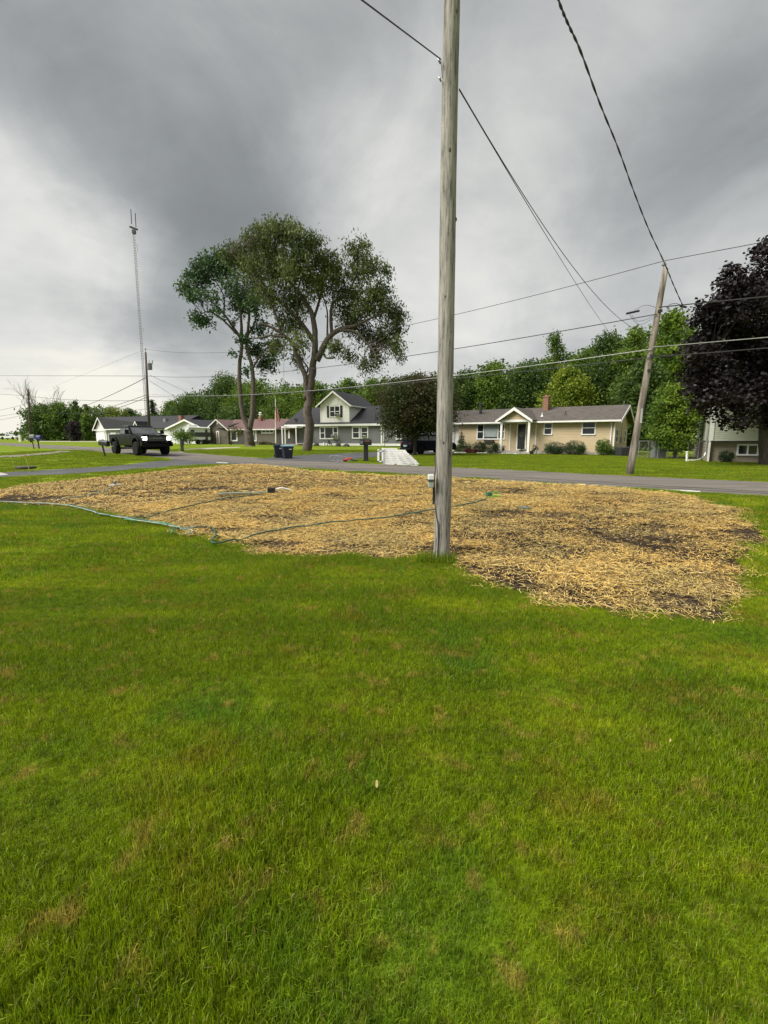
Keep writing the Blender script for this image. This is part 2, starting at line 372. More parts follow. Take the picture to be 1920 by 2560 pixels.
# white paint mark on the road
sheet('road_markings', [gnd(1662, 1224), gnd(1700, 1226), gnd(1745, 1228.5), gnd(1752, 1229)], [gnd(1663, 1225.5), gnd(1700, 1228.3), gnd(1735, 1230.5), gnd(1745, 1232.5)], mat('road_paint', (.8, .8, .78), .6, (.3, .29, .28), 9, lo=.3, hi=.5), .012, 'short white survey paint mark near the road edge', n=14)
sheet('road_markings', [gnd(541, 1156.2), gnd(570, 1157.3)], [gnd(541, 1157.2), gnd(570, 1158.4)], MATS['road_paint'], .012, 'faint white paint mark beside the near driveway mouth', n=8)
# ------------------------------------------------------------------ straw bed
def inpoly(x, y, poly):
    x = np.asarray(x); y = np.asarray(y); r = np.zeros(x.shape, bool); n = len(poly)
    for i in range(n):
        x0, y0 = poly[i][0], poly[i][1]; x1, y1 = poly[(i + 1) % n][0], poly[(i + 1) % n][1]
        if y0 == y1: continue
        c = ((y0 > y) != (y1 > y)) & (x < (x1 - x0) * (y - y0) / (y1 - y0) + x0); r ^= c
    return r
SP = [(-500, 1262), (-200, 1238), (0, 1225), (90, 1211), (180, 1203), (250, 1194), (330, 1188), (400, 1180), (500, 1171), (570, 1164), (640, 1163), (700, 1170), (770, 1178), (900, 1188), (1050, 1193), (1150, 1201),
      (1300, 1208), (1450, 1216), (1600, 1229), (1700, 1238), (1745, 1245), (1775, 1265), (1850, 1268), (1885, 1310), (1907, 1355), (1878, 1372), (1845, 1430), (1850, 1480), (1830, 1515), (1852, 1552), (1780, 1560),
      (1700, 1545), (1600, 1530), (1560, 1537), (1500, 1518), (1380, 1515), (1330, 1492), (1240, 1470), (1160, 1428), (1125, 1402), (1080, 1398), (1000, 1394), (900, 1403), (850, 1396), (780, 1399), (700, 1393), (640, 1378),
      (590, 1353), (540, 1340), (470, 1330), (420, 1312), (330, 1297), (240, 1278), (170, 1266), (100, 1262), (0, 1258), (-200, 1262), (-500, 1285)]
SPW = [gnd(*q) for q in SP]
def wob(x, y): return x + .22 * (smooth_noise(x, y, 2.3, 1) - .5) + .12 * (smooth_noise(x, y, 7, 2) - .5), y + .22 * (smooth_noise(x, y, 2.3, 3) - .5) + .12 * (smooth_noise(x, y, 7, 4) - .5)
def in_straw(x, y): a, b = wob(x, y); return inpoly(a, b, SPW)
xs = np.arange(min(p.x for p in SPW) - .2, max(p.x for p in SPW) + .3, .12); ys = np.arange(min(p.y for p in SPW) - .2, max(p.y for p in SPW) + .3, .12)
X, Y = np.meshgrid(xs, ys)
def lump(X, Y): return .05 * smooth_noise(X, Y, .8, 5) + .035 * smooth_noise(X, Y, 2.7, 6) + .02 * smooth_noise(X, Y, 7.0, 8)
cx, cy = (X[:-1, :-1] + .06), (Y[:-1, :-1] + .06)
ins = in_straw(cx, cy)
er = ins.copy(); dist = np.zeros(ins.shape)
for _k in range(5):
    e2 = er.copy(); e2[1:] &= er[:-1]; e2[:-1] &= er[1:]; e2[:, 1:] &= er[:, :-1]; e2[:, :-1] &= er[:, 1:]; er = e2; dist += er
dv = np.zeros(X.shape); dv[:-1, :-1] = dist / 5; FADE = (xs[0], ys[0], dv)
def fade(x, y):
    i = np.clip(((np.asarray(y) - ys[0]) / .12).astype(int), 0, dv.shape[0] - 1); j = np.clip(((np.asarray(x) - xs[0]) / .12).astype(int), 0, dv.shape[1] - 1); return dv[i, j]
_l0 = lump
def lump(X, Y): return _l0(X, Y) * fade(X, Y)
Z = Gh(X, Y) + .006 + lump(X, Y)
nx = len(xs); I = (np.arange(len(ys) - 1)[:, None] * nx + np.arange(nx - 1)[None, :])[ins]
Fq = np.stack([I, I + 1, I + nx + 1, I + nx], -1); used = np.unique(Fq); rm = -np.ones(X.size, int); rm[used] = np.arange(len(used))
V = np.stack([X.ravel(), Y.ravel(), Z.ravel()], 1)[used]; Fq = rm[Fq]
# dark bare spots (picture position, radius in metres along / across)
SPOTS = [(gnd(*q), r) for q, r in (((470, 1228), 1.2), ((410, 1235), .9), ((230, 1237), .9), ((60, 1250), 1.0), ((1480, 1315), 1.1), ((1400, 1330), .9), ((1290, 1350), .8), ((1600, 1375), .9), ((1830, 1400), .8), ((1180, 1345), .6), ((1230, 1300), .8),
         ((1500, 1265), .7), ((1780, 1545), .35), ((1500, 1500), .35), ((1260, 1450), .35), ((1160, 1415), .3), ((650, 1365), .45), ((560, 1330), .4), ((900, 1395), .3), ((760, 1392), .3), ((1000, 1320), .6), ((1880, 1350), .5), ((700, 1300), .7), ((600, 1243), .7), ((1340, 1230), .8), ((1100, 1380), .3), ((1400, 1400), .5), ((1300, 1470), .3), ((830, 1250), .7))]
def bare(x, y):
    d = np.zeros(np.shape(x))
    for c, r in SPOTS: d = np.maximum(d, np.exp(-(((x - c.x) ** 2 + (y - c.y) ** 2) / r ** 2)) * 1.0)
    return d
m_bed, t, b = nodemat('straw_and_soil')
pos = t.nodes.new('ShaderNodeNewGeometry').outputs['Position']
at = t.nodes.new('ShaderNodeAttribute'); at.attribute_name = 'bare'
fine = nz(t, pos, 11, 6, .75, (1, 1.6, 1), R(20))
mask = t.nodes.new('ShaderNodeMath'); mask.operation = 'MULTIPLY_ADD'; t.links.new(at.outputs['Fac'], mask.inputs[0]); mask.inputs[1].default_value = -.10; t.links.new(fine, mask.inputs[2])
mid = nz(t, pos, 1.1, 4, .6, (.6, 1.5, 1), R(30))
m2 = t.nodes.new('ShaderNodeMath'); m2.operation = 'MULTIPLY_ADD'; t.links.new(mid, m2.inputs[0]); m2.inputs[1].default_value = .35; t.links.new(mask.outputs[0], m2.inputs[2])
ca = rmp(t, m2.outputs[0], [(.56, (.030, .021, .015)), (.68, (.090, .062, .038)), (.80, (.30, .21, .085)), (.95, (.52, .38, .15))])
t.links.new(ca, b.inputs['Base Color']); b.inputs['Roughness'].default_value = .95; b.inputs['Specular IOR Level'].default_value = .1
bp = t.nodes.new('ShaderNodeBump'); bp.inputs['Strength'].default_value = 1.0; bp.inputs['Distance'].default_value = .05
t.links.new(fine, bp.inputs['Height']); t.links.new(bp.outputs[0], b.inputs['Normal'])
bed = npmesh('soil_bed', V, Fq, m_bed); tag(bed, 'reseeded patch of dark soil and straw between lawn and road', kind='structure')
ab = bed.data.attributes.new('bare', 'FLOAT', 'POINT'); ab.data.foreach_set('value', np.asarray(bare(V[:, 0], V[:, 1]), np.float32))
for p in bed.data.polygons: p.use_smooth = True

# ------------------------------------------------------------------ scattered ground cover (stuff): one object each, geometry-node instances of tuft meshes
def src_obj(name, V, Fq, m, nv=3):
    me = bpy.data.meshes.new(name); me.from_pydata([tuple(v) for v in V], [], [tuple(f) for f in Fq]); me.update(); me.materials.append(m)
    return bpy.data.objects.new(name, me)       # source shape only: never linked to the scene
def tuft(n, rad, h0, h1, wd, lean, seed, bend=.5):
    r = np.random.default_rng(seed); V = []; Fq = []
    for i in range(n):
        a = r.uniform(0, 6.283); q = rad * math.sqrt(r.uniform()); x, y = q * math.cos(a), q * math.sin(a)
        h = r.uniform(h0, h1); az = r.uniform(0, 6.283); ln = abs(r.normal(0, lean)); dx, dy = math.cos(az) * ln, math.sin(az) * ln
        fa = r.uniform(0, 6.283); wx, wy = math.cos(fa) * wd / 2, math.sin(fa) * wd / 2; o = len(V)
        mx, my, mz = x + dx * h * bend * .6, y + dy * h * bend * .6, h * .55
        hz = h * max(.25, 1 - .35 * ln)
        V += [(x - wx, y - wy, -.01), (x + wx, y + wy, -.01), (mx + wx * .8, my + wy * .8, mz), (mx - wx * .8, my - wy * .8, mz), (x + dx * h, y + dy * h, hz)]
        Fq += [(o, o + 1, o + 2, o + 3), (o + 3, o + 2, o + 4)]
    return V, Fq
def scatter(name, P, rotz, scl, sel, srcs, label, cat):
    me = bpy.data.meshes.new(name); me.vertices.add(len(P)); me.vertices.foreach_set('co', np.asarray(P, np.float32).ravel())
    for an, ty, arr in (('rz', 'FLOAT', rotz), ('sc', 'FLOAT', scl), ('pick', 'INT', sel)):
        a = me.attributes.new(an, ty, 'POINT'); a.data.foreach_set('value', np.asarray(arr, np.float32 if ty == 'FLOAT' else np.int32))
    me.update(); o = bpy.data.objects.new(name, me); col.objects.link(o); tag(o, label, cat, kind='stuff')
    ng = bpy.data.node_groups.new(name, 'GeometryNodeTree')
    ng.interface.new_socket('Geometry', in_out='INPUT', socket_type='NodeSocketGeometry'); ng.interface.new_socket('Geometry', in_out='OUTPUT', socket_type='NodeSocketGeometry')
    gi = ng.nodes.new('NodeGroupInput'); go = ng.nodes.new('NodeGroupOutput'); jn = ng.nodes.new('GeometryNodeJoinGeometry')
    mp = ng.nodes.new('GeometryNodeMeshToPoints'); ng.links.new(gi.outputs[0], mp.inputs[0])
    def att(nm, ty):
        n = ng.nodes.new('GeometryNodeInputNamedAttribute'); n.data_type = ty; n.inputs['Name'].default_value = nm; return n.outputs['Attribute']
    rz, s_, pk = att('rz', 'FLOAT'), att('sc', 'FLOAT'), att('pick', 'INT')
    cx = ng.nodes.new('ShaderNodeCombineXYZ'); ng.links.new(rz, cx.inputs[2])
    for k, so_ in enumerate(srcs):
        oi = ng.nodes.new('GeometryNodeObjectInfo'); oi.inputs[0].default_value = so_; oi.inputs['As Instance'].default_value = True
        cmp_ = ng.nodes.new('FunctionNodeCompare'); cmp_.data_type = 'INT'; cmp_.operation = 'EQUAL'
        ii = [i for i in cmp_.inputs if i.type == 'INT']; ng.links.new(pk, ii[0]); ii[1].default_value = k
        ip = ng.nodes.new('GeometryNodeInstanceOnPoints'); ng.links.new(mp.outputs[0], ip.inputs['Points']); ng.links.new(cmp_.outputs[0], ip.inputs['Selection'])
        ng.links.new(oi.outputs['Geometry'], ip.inputs['Instance']); ng.links.new(cx.outputs[0], ip.inputs['Rotation']); ng.links.new(s_, ip.inputs['Scale'])
        ng.links.new(ip.outputs[0], jn.inputs[0])
    ng.links.new(jn.outputs[0], go.inputs[0])
    md = o.modifiers.new('scatter', 'NODES'); md.node_group = ng
    return o
m_blade, t, b = nodemat('grass_blade')
ca = grass_colour(t)
gi_ = t.nodes.new('ShaderNodeNewGeometry').outputs['Random Per Island']
ca = mixc(t, 1.0, ca, rmp(t, gi_, [(0, (.42, .48, .42)), (.5, (.95, .95, .95)), (.85, (1.35, 1.25, 1.2)), (1, (2.0, 1.7, 1.9))]), 'MULTIPLY')
dead = t.nodes.new('ShaderNodeMath'); dead.operation = 'GREATER_THAN'; t.links.new(gi_, dead.inputs[0]); dead.inputs[1].default_value = .965
ca = mixc(t, dead.outputs[0], ca, (.34, .27, .10))
t.links.new(ca, b.inputs['Base Color']); b.inputs['Roughness'].default_value = .45; b.inputs['Specular IOR Level'].default_value = .35
tr = t.nodes.new('ShaderNodeBsdfTranslucent'); t.links.new(ca, tr.inputs[0]); mx = t.nodes.new('ShaderNodeMixShader'); mx.inputs[0].default_value = .45
t.links.new(b.outputs[0], mx.inputs[1]); t.links.new(tr.outputs[0], mx.inputs[2]); t.links.new(mx.outputs[0], t.nodes['Material Output'].inputs[0])

near_src = [src_obj('turf_tuft', *tuft(860, .17, .022, .050, .0024, .50, 11 + k), m_blade) for k in range(4)]
near_src.append(src_obj('turf_tuft', *tuft(700, .17, .034, .066, .0026, .42, 21), m_blade))
near_src.append(src_obj('turf_tuft', *tuft(760, .17, .016, .034, .0024, .8, 22), m_blade))
mid_src = [src_obj('turf_tuft', *tuft(520, .32, .03, .060, .0055, .45, 31 + k), m_blade) for k in range(4)]
far_src = [src_obj('turf_tuft', *tuft(360, .65, .04, .075, .013, .5, 41 + k), m_blade) for k in range(3)]
def jit_grid(x0, x1, y0, y1, st):
    X, Y = np.meshgrid(np.arange(x0, x1, st), np.arange(y0, y1, st)); X = X.ravel(); Y = Y.ravel()
    return X + rng.uniform(-.5, .5, X.size) * st, Y + rng.uniform(-.5, .5, X.size) * st
def in_view(X, Y, m=1.2): return (np.abs(X) < .90 * Y + m)
def hard(X, Y):
    s = X * DV.x + Y * DV.y; n = X * NV.x + Y * NV.y
    return ((n > NEAR - .04) & (n < FAR + .04)) | inpoly(X, Y, DRIVE) | inpoly(X, Y, PATH) | inpoly(X, Y, DRIVE2)
def scat_grass(name, x0, x1, y0, y1, st, cond, srcs, label, smin=.8, smax=1.2):
    X, Y = jit_grid(x0, x1, y0, y1, st); k = in_view(X, Y) & ~hard(X, Y) & cond(X, Y); X, Y = X[k], Y[k]
    k = ~in_straw(X, Y); X, Y = X[k], Y[k]
    P = np.stack([X, Y, Gh(X, Y)], 1)
    big = smooth_noise(X, Y, 1.1, 9)
    S = rng.uniform(smin, smax, len(X)) * (.8 + .45 * big)
    pick = rng.integers(0, len(srcs), len(X))
    if len(srcs) == 6:
        pick = rng.integers(0, 4, len(X)); pick[(big > .62) & (rng.uniform(size=len(X)) < .6)] = 4; pick[(big < .35) & (rng.uniform(size=len(X)) < .6)] = 5
    print(name, len(X))
    return scatter(name, P, rng.uniform(0, 6.283, len(X)), S, pick, srcs, label, 'grass')
Rr = lambda X, Y: np.hypot(X, Y)
scat_grass('grass', -8, 8, .4, 7.2, .125, lambda X, Y: Rr(X, Y) < 6.6, near_src, 'short mown grass blades of the near lawn')
scat_grass('grass', -16, 22, 2, 18, .26, lambda X, Y: (Rr(X, Y) >= 6.4) & (Rr(X, Y) < 19), mid_src, 'mown grass of the lawn around the straw patch', .75, 1.1)
scat_grass('grass', -45, 30, 8, 48, .55, lambda X, Y: (Rr(X, Y) >= 18.6) & (Rr(X, Y) < 46), far_src, 'mown grass of the lawns across the road', .6, .9)

# straw strands
m_straw, t, b = nodemat('straw_strand')
gi_ = t.nodes.new('ShaderNodeNewGeometry'); pos = gi_.outputs['Position']
ca = rmp(t, gi_.outputs['Random Per Island'], [(0, (.045, .03, .02)), (.30, (.16, .10, .05)), (.40, (.62, .44, .13)), (.72, (.84, .62, .19)), (1, (.92, .80, .42))])
ca = mixc(t, 1.0, ca, rmp(t, nz(t, pos, .8, 3), [(.35, (.85, .85, .85)), (.65, (1.08, .98, .85))]), 'MULTIPLY')
t.links.new(ca, b.inputs['Base Color']); b.inputs['Roughness'].default_value = .6; b.inputs['Specular IOR Level'].default_value = .3
def strawtuft(n, rad, l0, l1, wd, seed, hmax=.03):
    r = np.random.default_rng(seed); V = []; Fq = []
    for i in range(n):
        a = r.uniform(0, 6.283); q = rad * math.sqrt(r.uniform()); x, y = q * math.cos(a), q * math.sin(a)
        l = r.uniform(l0, l1); az = r.normal(.3, 1.1); z0 = r.uniform(.002, hmax); dz = r.normal(0, .15); kx = r.normal(0, .14)
        px, py = -math.sin(az) * wd / 2, math.cos(az) * wd / 2; o = len(V)
        for s_, kk in ((-.5, 0), (0, kx * l * .3), (.5, 0)):
            cx, cy = x + math.cos(az) * l * s_ - math.sin(az) * kk, y + math.sin(az) * l * s_ + math.cos(az) * kk; zz = z0 + dz * l * s_ + (.006 if s_ == 0 else 0)
            V += [(cx - px, cy - py, zz), (cx + px, cy + py, zz + wd * r.uniform(-.5, .5))]
        Fq += [(o, o + 1, o + 3, o + 2), (o + 2, o + 3, o + 5, o + 4)]
    return V, Fq
st_src = [src_obj('straw_tuft', *strawtuft(125, .24, .04, .16, .0040, 51 + k, .026), m_straw) for k in range(4)] + [src_obj('straw_tuft', *strawtuft(60, .26, .04, .13, .0040, 61 + k, .015), m_straw) for k in range(2)]
st_far = [src_obj('straw_tuft', *strawtuft(66, .40, .06, .20, .0095, 71 + k, .04), m_straw) for k in range(3)]
X, Y = jit_grid(-20, 14, 3, 30, .17)
k = in_view(X, Y) & (Rr(X, Y) < 13); X, Y = X[k], Y[k]; k = in_straw(X, Y); X, Y = X[k], Y[k]
dn = bare(X, Y) * .6 + 1.35 * (smooth_noise(X, Y, .9, 12) * .35 + smooth_noise(X, Y, 2.6, 13) * .65 - .5)
u = rng.uniform(size=len(X)); pick = rng.integers(0, 4, len(X)); dn = dn + .9 * (smooth_noise(X * .6 + Y * .3, Y * 1.6 - X * .5, 1.9, 14) - .5) * .5; thin = dn > .06 + .25 * u; pick[thin] = rng.integers(4, 6, thin.sum()); keep = ~((dn > .46 + .5 * u)); X, Y, pick = X[keep], Y[keep], pick[keep]
scatter('straw', np.stack([X, Y, Gh(X, Y) + .006 + lump(X, Y)], 1), rng.normal(0, .8, len(X)), rng.uniform(.7, 1.15, len(X)), pick, st_src, 'loose golden straw mulch over the dark soil', 'straw'); print('straw', len(X))
X, Y = jit_grid(-26, 16, 5, 30, .30)
k = in_view(X, Y) & (Rr(X, Y) >= 12.7); X, Y = X[k], Y[k]; k = in_straw(X, Y); X, Y = X[k], Y[k]
dn = bare(X, Y) * .6 + 1.35 * (smooth_noise(X, Y, .9, 12) * .35 + smooth_noise(X, Y, 2.6, 13) * .65 - .5); keep = dn < .26 + .45 * rng.uniform(size=len(X)); X, Y = X[keep], Y[keep]
scatter('straw', np.stack([X, Y, Gh(X, Y) + .006 + lump(X, Y)], 1), rng.normal(0, .8, len(X)), rng.uniform(.7, 1.1, len(X)), rng.integers(0, 3, len(X)), st_far, 'straw mulch on the far side of the patch near the road', 'straw'); print('straw far', len(X))
# ------------------------------------------------------------------ trees
def leafmat(name, c, c2, isl=.35, trans=.42, scale=.5):
    return mat(name, c, .5, c2, scale, 3, world=True, isl=isl, trans=trans, spec=.25, lo=.38, hi=.62)
LM = {
    'mid': leafmat('leaves_mid_green', (.165, .250, .036), (.080, .140, .022)),
    'dark': leafmat('leaves_dark_green', (.110, .175, .036), (.055, .098, .024)),
    'yel': leafmat('leaves_yellow_green', (.260, .320, .035), (.13, .20, .022)),
    'fresh': leafmat('leaves_fresh_green', (.190, .280, .032), (.085, .155, .022)),
    'airy': leafmat('leaves_airy_green', (.135, .170, .046), (.070, .100, .028), trans=.35),
    'airyb': leafmat('leaves_locust', (.075, .135, .050), (.042, .080, .034), trans=.35),
    'maroon': leafmat('leaves_purple', (.026, .018, .021), (.011, .009, .011), isl=.45, trans=.08),
    'bronze': leafmat('leaves_bronze', (.068, .056, .022), (.048, .066, .020), isl=.35),
    'fir': leafmat('leaves_fir', (.040, .080, .024), (.022, .046, .016), trans=.1),
    'rose': leafmat('leaves_rose', (.17, .030, .055), (.09, .02, .03)),
    'gold': leafmat('leaves_gold', (.40, .30, .03), (.28, .22, .03)),
    'olive': leafmat('leaves_olive', (.13, .115, .035), (.075, .080, .022)),
    'flower': leafmat('petals_white', (.75, .75, .68), (.5, .52, .40)),
}
def leaves(cent, spread, n, size, seed, droop=0., asp=.5, flat=0., hang=0.):
    """leaf-sized kites around cluster centres (numpy); hang: leaves strung downwards"""
    r = np.random.default_rng(seed); cent = np.asarray(cent); m = len(cent)
    C = np.repeat(cent, n, 0); sp = np.repeat(np.asarray(spread) * np.ones(m), n)[:, None]
    P = C + r.normal(0, 1, C.shape) * sp * np.array([.62, .62, .5])
    if hang: P[:, 2] -= np.abs(r.normal(0, 1, len(P))) * hang
    a = r.normal(0, 1, P.shape); a[:, 2] = a[:, 2] * (1 - flat) - droop; a /= np.linalg.norm(a, axis=1)[:, None] + 1e-9
    b = np.cross(a, r.normal(0, 1, P.shape)); 
    if flat: b[:, 2] *= (1 - flat * .7)
    b /= np.linalg.norm(b, axis=1)[:, None] + 1e-9
    s = (size * r.uniform(.6, 1.35, len(P)))[:, None]
    V = np.stack([P - a * s * .5, P + b * s * asp * .5 + a * s * .05, P + a * s * .5, P - b * s * asp * .5 + a * s * .05], 1).reshape(-1, 3)
    return V, np.arange(len(V)).reshape(-1, 4)
def catmull(pts, k=4):
    pts = [Vector(p) for p in pts]; o = []
    for i in range(len(pts) - 1):
        p0, p1, p2, p3 = pts[max(i - 1, 0)], pts[i], pts[i + 1], pts[min(i + 2, len(pts) - 1)]
        for j in range(k):
            t = j / k; o.append(.5 * ((2 * p1) + (p2 - p0) * t + (2 * p0 - 5 * p1 + 4 * p2 - p3) * t * t + (3 * p1 - p0 - 3 * p2 + p3) * t ** 3))
    o.append(pts[-1]); return o
def tree(label, base, blobs, kind, limbs, seed, leaf=.25, per=9, dens=1.0, name='deciduous_tree', cat='tree', group=None, crad=.45, droop=.2, hang=0., flat=.2, asp=.55, barkm=None, twig=True, shell=.5, gap=0.):
    """blobs: (centre, radius-vector); limbs: (points, r0, r1) in world metres"""
    r = np.random.default_rng(seed); base = Vector(base)
    root = empty(name, base, label, cat, group)
    cents = []; sps = []
    for c, rad in blobs:
        rad = np.asarray(rad, float); vol = rad.prod() ** (1 / 3)
        n = max(4, int(dens * 3.1 * (vol / crad) ** 2))
        d = r.normal(0, 1, (n, 3)); d /= np.linalg.norm(d, axis=1)[:, None]
        q = r.uniform(0, 1, n) ** shell
        P = np.asarray(c)[None] + d * q[:, None] * rad[None]
        if gap: P = P[smooth_noise(P[:, 0] + P[:, 1] * .5, P[:, 2] + P[:, 1] * .3, .55 / crad * .5, seed) > gap]
        cents.append(P); sps.append(np.full(len(P), min(crad, vol * .6)) * r.uniform(.7, 1.3, len(P)))
    cents = np.concatenate(cents); sps = np.concatenate(sps)
    V, Fq = leaves(cents, sps, per, leaf, seed + 1, droop, asp, flat, hang)
    V = V - np.asarray(base); V[:, 2] = np.maximum(V[:, 2], .02)
    npmesh('crown', V, Fq, LM[kind], root)
    if limbs:
        tb = MB(); nodes = []
        for pts, r0, r1 in limbs:
            q = catmull(pts); m = len(q); q = [p + Vector(r.normal(0, r1 * .12 + .01, 3)) if 0 < i < m - 1 else p for i, p in enumerate(q)]
            tb.tube([p - base for p in q], [r0 + (r1 - r0) * i / (m - 1) for i in range(m)], 8 if r0 > .06 else 5)
            nodes += [(p, r0 + (r1 - r0) * i / (m - 1)) for i, p in enumerate(q)][m // 4:]
        if twig:
            NP = np.array([tuple(p) for p, _ in nodes])
            for c in cents[::(2 if len(cents) > 300 else 1)][:420]:
                d = np.linalg.norm(NP - c, axis=1) + np.maximum(0, NP[:, 2] - c[2]) * .6; k = int(d.argmin()); p, rr = nodes[k]; c = Vector(c)
                if (c - p).length > 6: continue
                mid = p.lerp(c, .5) + Vector(r.normal(0, .08, 3)) * (c - p).length + Vector((0, 0, .06 * (c - p).length))
                rr = min(rr * .5, .012 + .009 * (c - p).length)
                tb.tube([p - base, mid - base, c - base], [rr, rr * .65, .006], 4, cap=False)
        tb.build('trunk', barkm or bark, root, smooth=True)
    return root

barkm_ = mat('bark_brown', (.15, .12, .10), .95, (.05, .04, .034), 3, stretch=(6, 6, 1), bump=.8, bscale=6)
# -- the two tall airy trees on the grey house's lawn (limbs and crowns laid out from the picture at the trees' own distance)
def z8(x, y): return 400 + .3978 * x, 500 + .3978 * y
def z3(x, y): return 500 + .193 * x, 940 + .193 * y
bR = gnd(767, 1128); bL = gnd(625, 1116)
def PT(q, Y, off=0): return atY(q[0], q[1], Y + off)
YR = bR.y; YL = bL.y; kR = YR / F * .3978
print('big trees', bR, bL)
def blobs8(lst, Y, seed, sq=.92):
    r = np.random.default_rng(seed); o = []
    for x, y, rd in lst:
        off = r.uniform(-1, 1) * 1.9
        c = PT(z8(x, y), Y, off); R_ = rd * .3978 * Y / F; o.append((tuple(c), (R_, R_ * 1.1, R_ * sq)))
    return o
def limb8(lst, Y, r0, r1, off=0.0, first=None, off0=0.0):
    n = len(lst); pts = [PT(z8(x, y), Y, off0 + (off - off0) * i / max(1, n - 1)) for i, (x, y) in enumerate(lst)]
    if first: pts = [first] + pts
    return (pts, r0, r1)
crR = [(760, 200, 105), (640, 250, 105), (520, 340, 100), (440, 330, 60), (880, 250, 105), (1010, 350, 105), (1090, 420, 95), (1250, 310, 85), (1330, 400, 80), (1420, 420, 40), (1380, 560, 80), (1300, 640, 115), (1450, 690, 80), (1500, 720, 60),
       (1420, 850, 90), (1320, 880, 85), (1480, 900, 55), (1300, 1020, 55), (1150, 560, 105), (1000, 500, 115), (850, 420, 125), (720, 400, 125), (600, 410, 105), (690, 580, 105), (860, 620, 105), (1180, 700, 95), (800, 760, 95), (1240, 470, 80),
       (880, 880, 70), (870, 990, 50), (740, 900, 60), (1060, 900, 40), (1510, 980, 30), (1200, 960, 50), (1120, 900, 50), (1370, 980, 50), (660, 180, 50), (830, 160, 50), (560, 250, 60), (960, 240, 60), (1500, 800, 50), (1260, 800, 80)]
T = [limb8([(940, 1450), (930, 1300), (950, 1150), (960, 1050)], YR, .44, .33, first=bR + Vector((0, 0, -.2))),
     limb8([(920, 1250), (912, 1110), (860, 980), (830, 900), (760, 835), (700, 800), (620, 770)], YR, .26, .08, -1.5),
     limb8([(960, 1060), (975, 900), (965, 760), (940, 680), (880, 590), (800, 480), (775, 330), (810, 190)], YR, .30, .04, .8),
     limb8([(985, 1010), (1050, 880), (1130, 815), (1230, 790), (1320, 745), (1430, 700)], YR, .30, .05, -.8),
     limb8([(1130, 820), (1230, 830), (1290, 890), (1350, 960), (1360, 1030)], YR, .14, .03, -1.2, off0=-.4),
     limb8([(1080, 840), (1080, 660), (1170, 590), (1230, 480), (1250, 380)], YR, .16, .03, 1, off0=-.3),
     limb8([(965, 750), (1010, 600), (1030, 450), (1000, 330)], YR, .14, .03, 1.6, off0=.4),
     limb8([(975, 900), (900, 790), (800, 680), (700, 590), (610, 480), (500, 390), (450, 330)], YR, .22, .03, -1.0, off0=.2),
     limb8([(860, 720), (870, 560), (900, 420), (880, 260)], YR, .11, .03, -1.0),
     limb8([(760, 835), (720, 700), (640, 560), (560, 420), (520, 300)], YR, .12, .03, -2.4, off0=-1),
     limb8([(790, 860), (700, 852), (640, 862), (580, 875)], YR, .10, .05, -1.6, off0=-1),
     limb8([(905, 1110), (930, 1060), (880, 980), (870, 900)], YR, .10, .03, .6),
     limb8([(1025, 965), (1040, 985), (1060, 997), (1100, 990)], YR, .09, .06, -.6),
     limb8([(1050, 880), (1050, 700), (1010, 560)], YR, .10, .03, .4, off0=-.2),
     limb8([(1250, 790), (1300, 640), (1370, 520), (1340, 420)], YR, .09, .02, .3, off0=-.6)]
tree('tall spreading tree with drooping airy crown and split scarred trunk before the grey house', bR, blobs8(crR, YR, 3), 'airy', T, 101, leaf=.27, per=24, dens=1.6, name='deciduous_tree', crad=.40, droop=1.3, hang=.34, flat=0, asp=.36, gap=.13, shell=.6, barkm=barkm_)
crL = [(420, 420, 100), (310, 430, 95), (220, 500, 80), (160, 540, 50), (300, 560, 85), (240, 740, 55), (300, 760, 45), (420, 560, 100), (390, 700, 65), (500, 650, 90), (560, 500, 100), (600, 640, 85), (520, 880, 55), (620, 940, 75), (660, 1030, 65),
       (700, 920, 60), (480, 960, 35), (440, 800, 45), (480, 360, 80), (200, 600, 50), (640, 780, 60), (250, 420, 60), (350, 370, 70), (540, 1060, 30), (720, 990, 40)]
fL = PT(z3(640, 690), YL); fl2 = PT(z3(650, 880), YL)
T = [([bL + Vector((0, 0, -.2)), fl2, fL], .62, .52),
     ([fL, PT(z3(560, 500), YL), PT(z3(520, 200), YL), PT(z8(499, 1050), YL), PT(z8(514, 900), YL), PT(z8(480, 830), YL, .5), PT(z8(400, 715), YL, .6), PT(z8(290, 600), YL, .8), PT(z8(245, 500), YL, 1)], .34, .04),
     ([fL, PT(z3(680, 480), YL), PT(z3(690, 200), YL), PT(z8(578, 1050), YL), PT(z8(548, 940), YL), PT(z8(548, 860), YL), PT(z8(600, 760), YL, .5), PT(z8(620, 620), YL, 1)], .36, .05),
     ([PT(z8(515, 900), YL), PT(z8(510, 760), YL), PT(z8(490, 630), YL), PT(z8(430, 520), YL, 1), PT(z8(400, 420), YL, 1)], .2, .04),
     ([PT(z8(548, 880), YL), PT(z8(560, 700), YL, -1), PT(z8(540, 560), YL, -1.5), PT(z8(560, 440), YL, -1.5)], .18, .04),
     ([PT(z8(580, 1060), YL), PT(z8(640, 960), YL), PT(z8(680, 925), YL), PT(z8(730, 905), YL)], .15, .04),
     ([PT(z8(480, 840), YL), PT(z8(380, 740), YL), PT(z8(300, 700), YL, -1), PT(z8(240, 730), YL, -1)], .13, .03),
     ([PT(z8(400, 715), YL, .6), PT(z8(400, 600), YL, 1), PT(z8(330, 480), YL, 1)], .12, .03)]
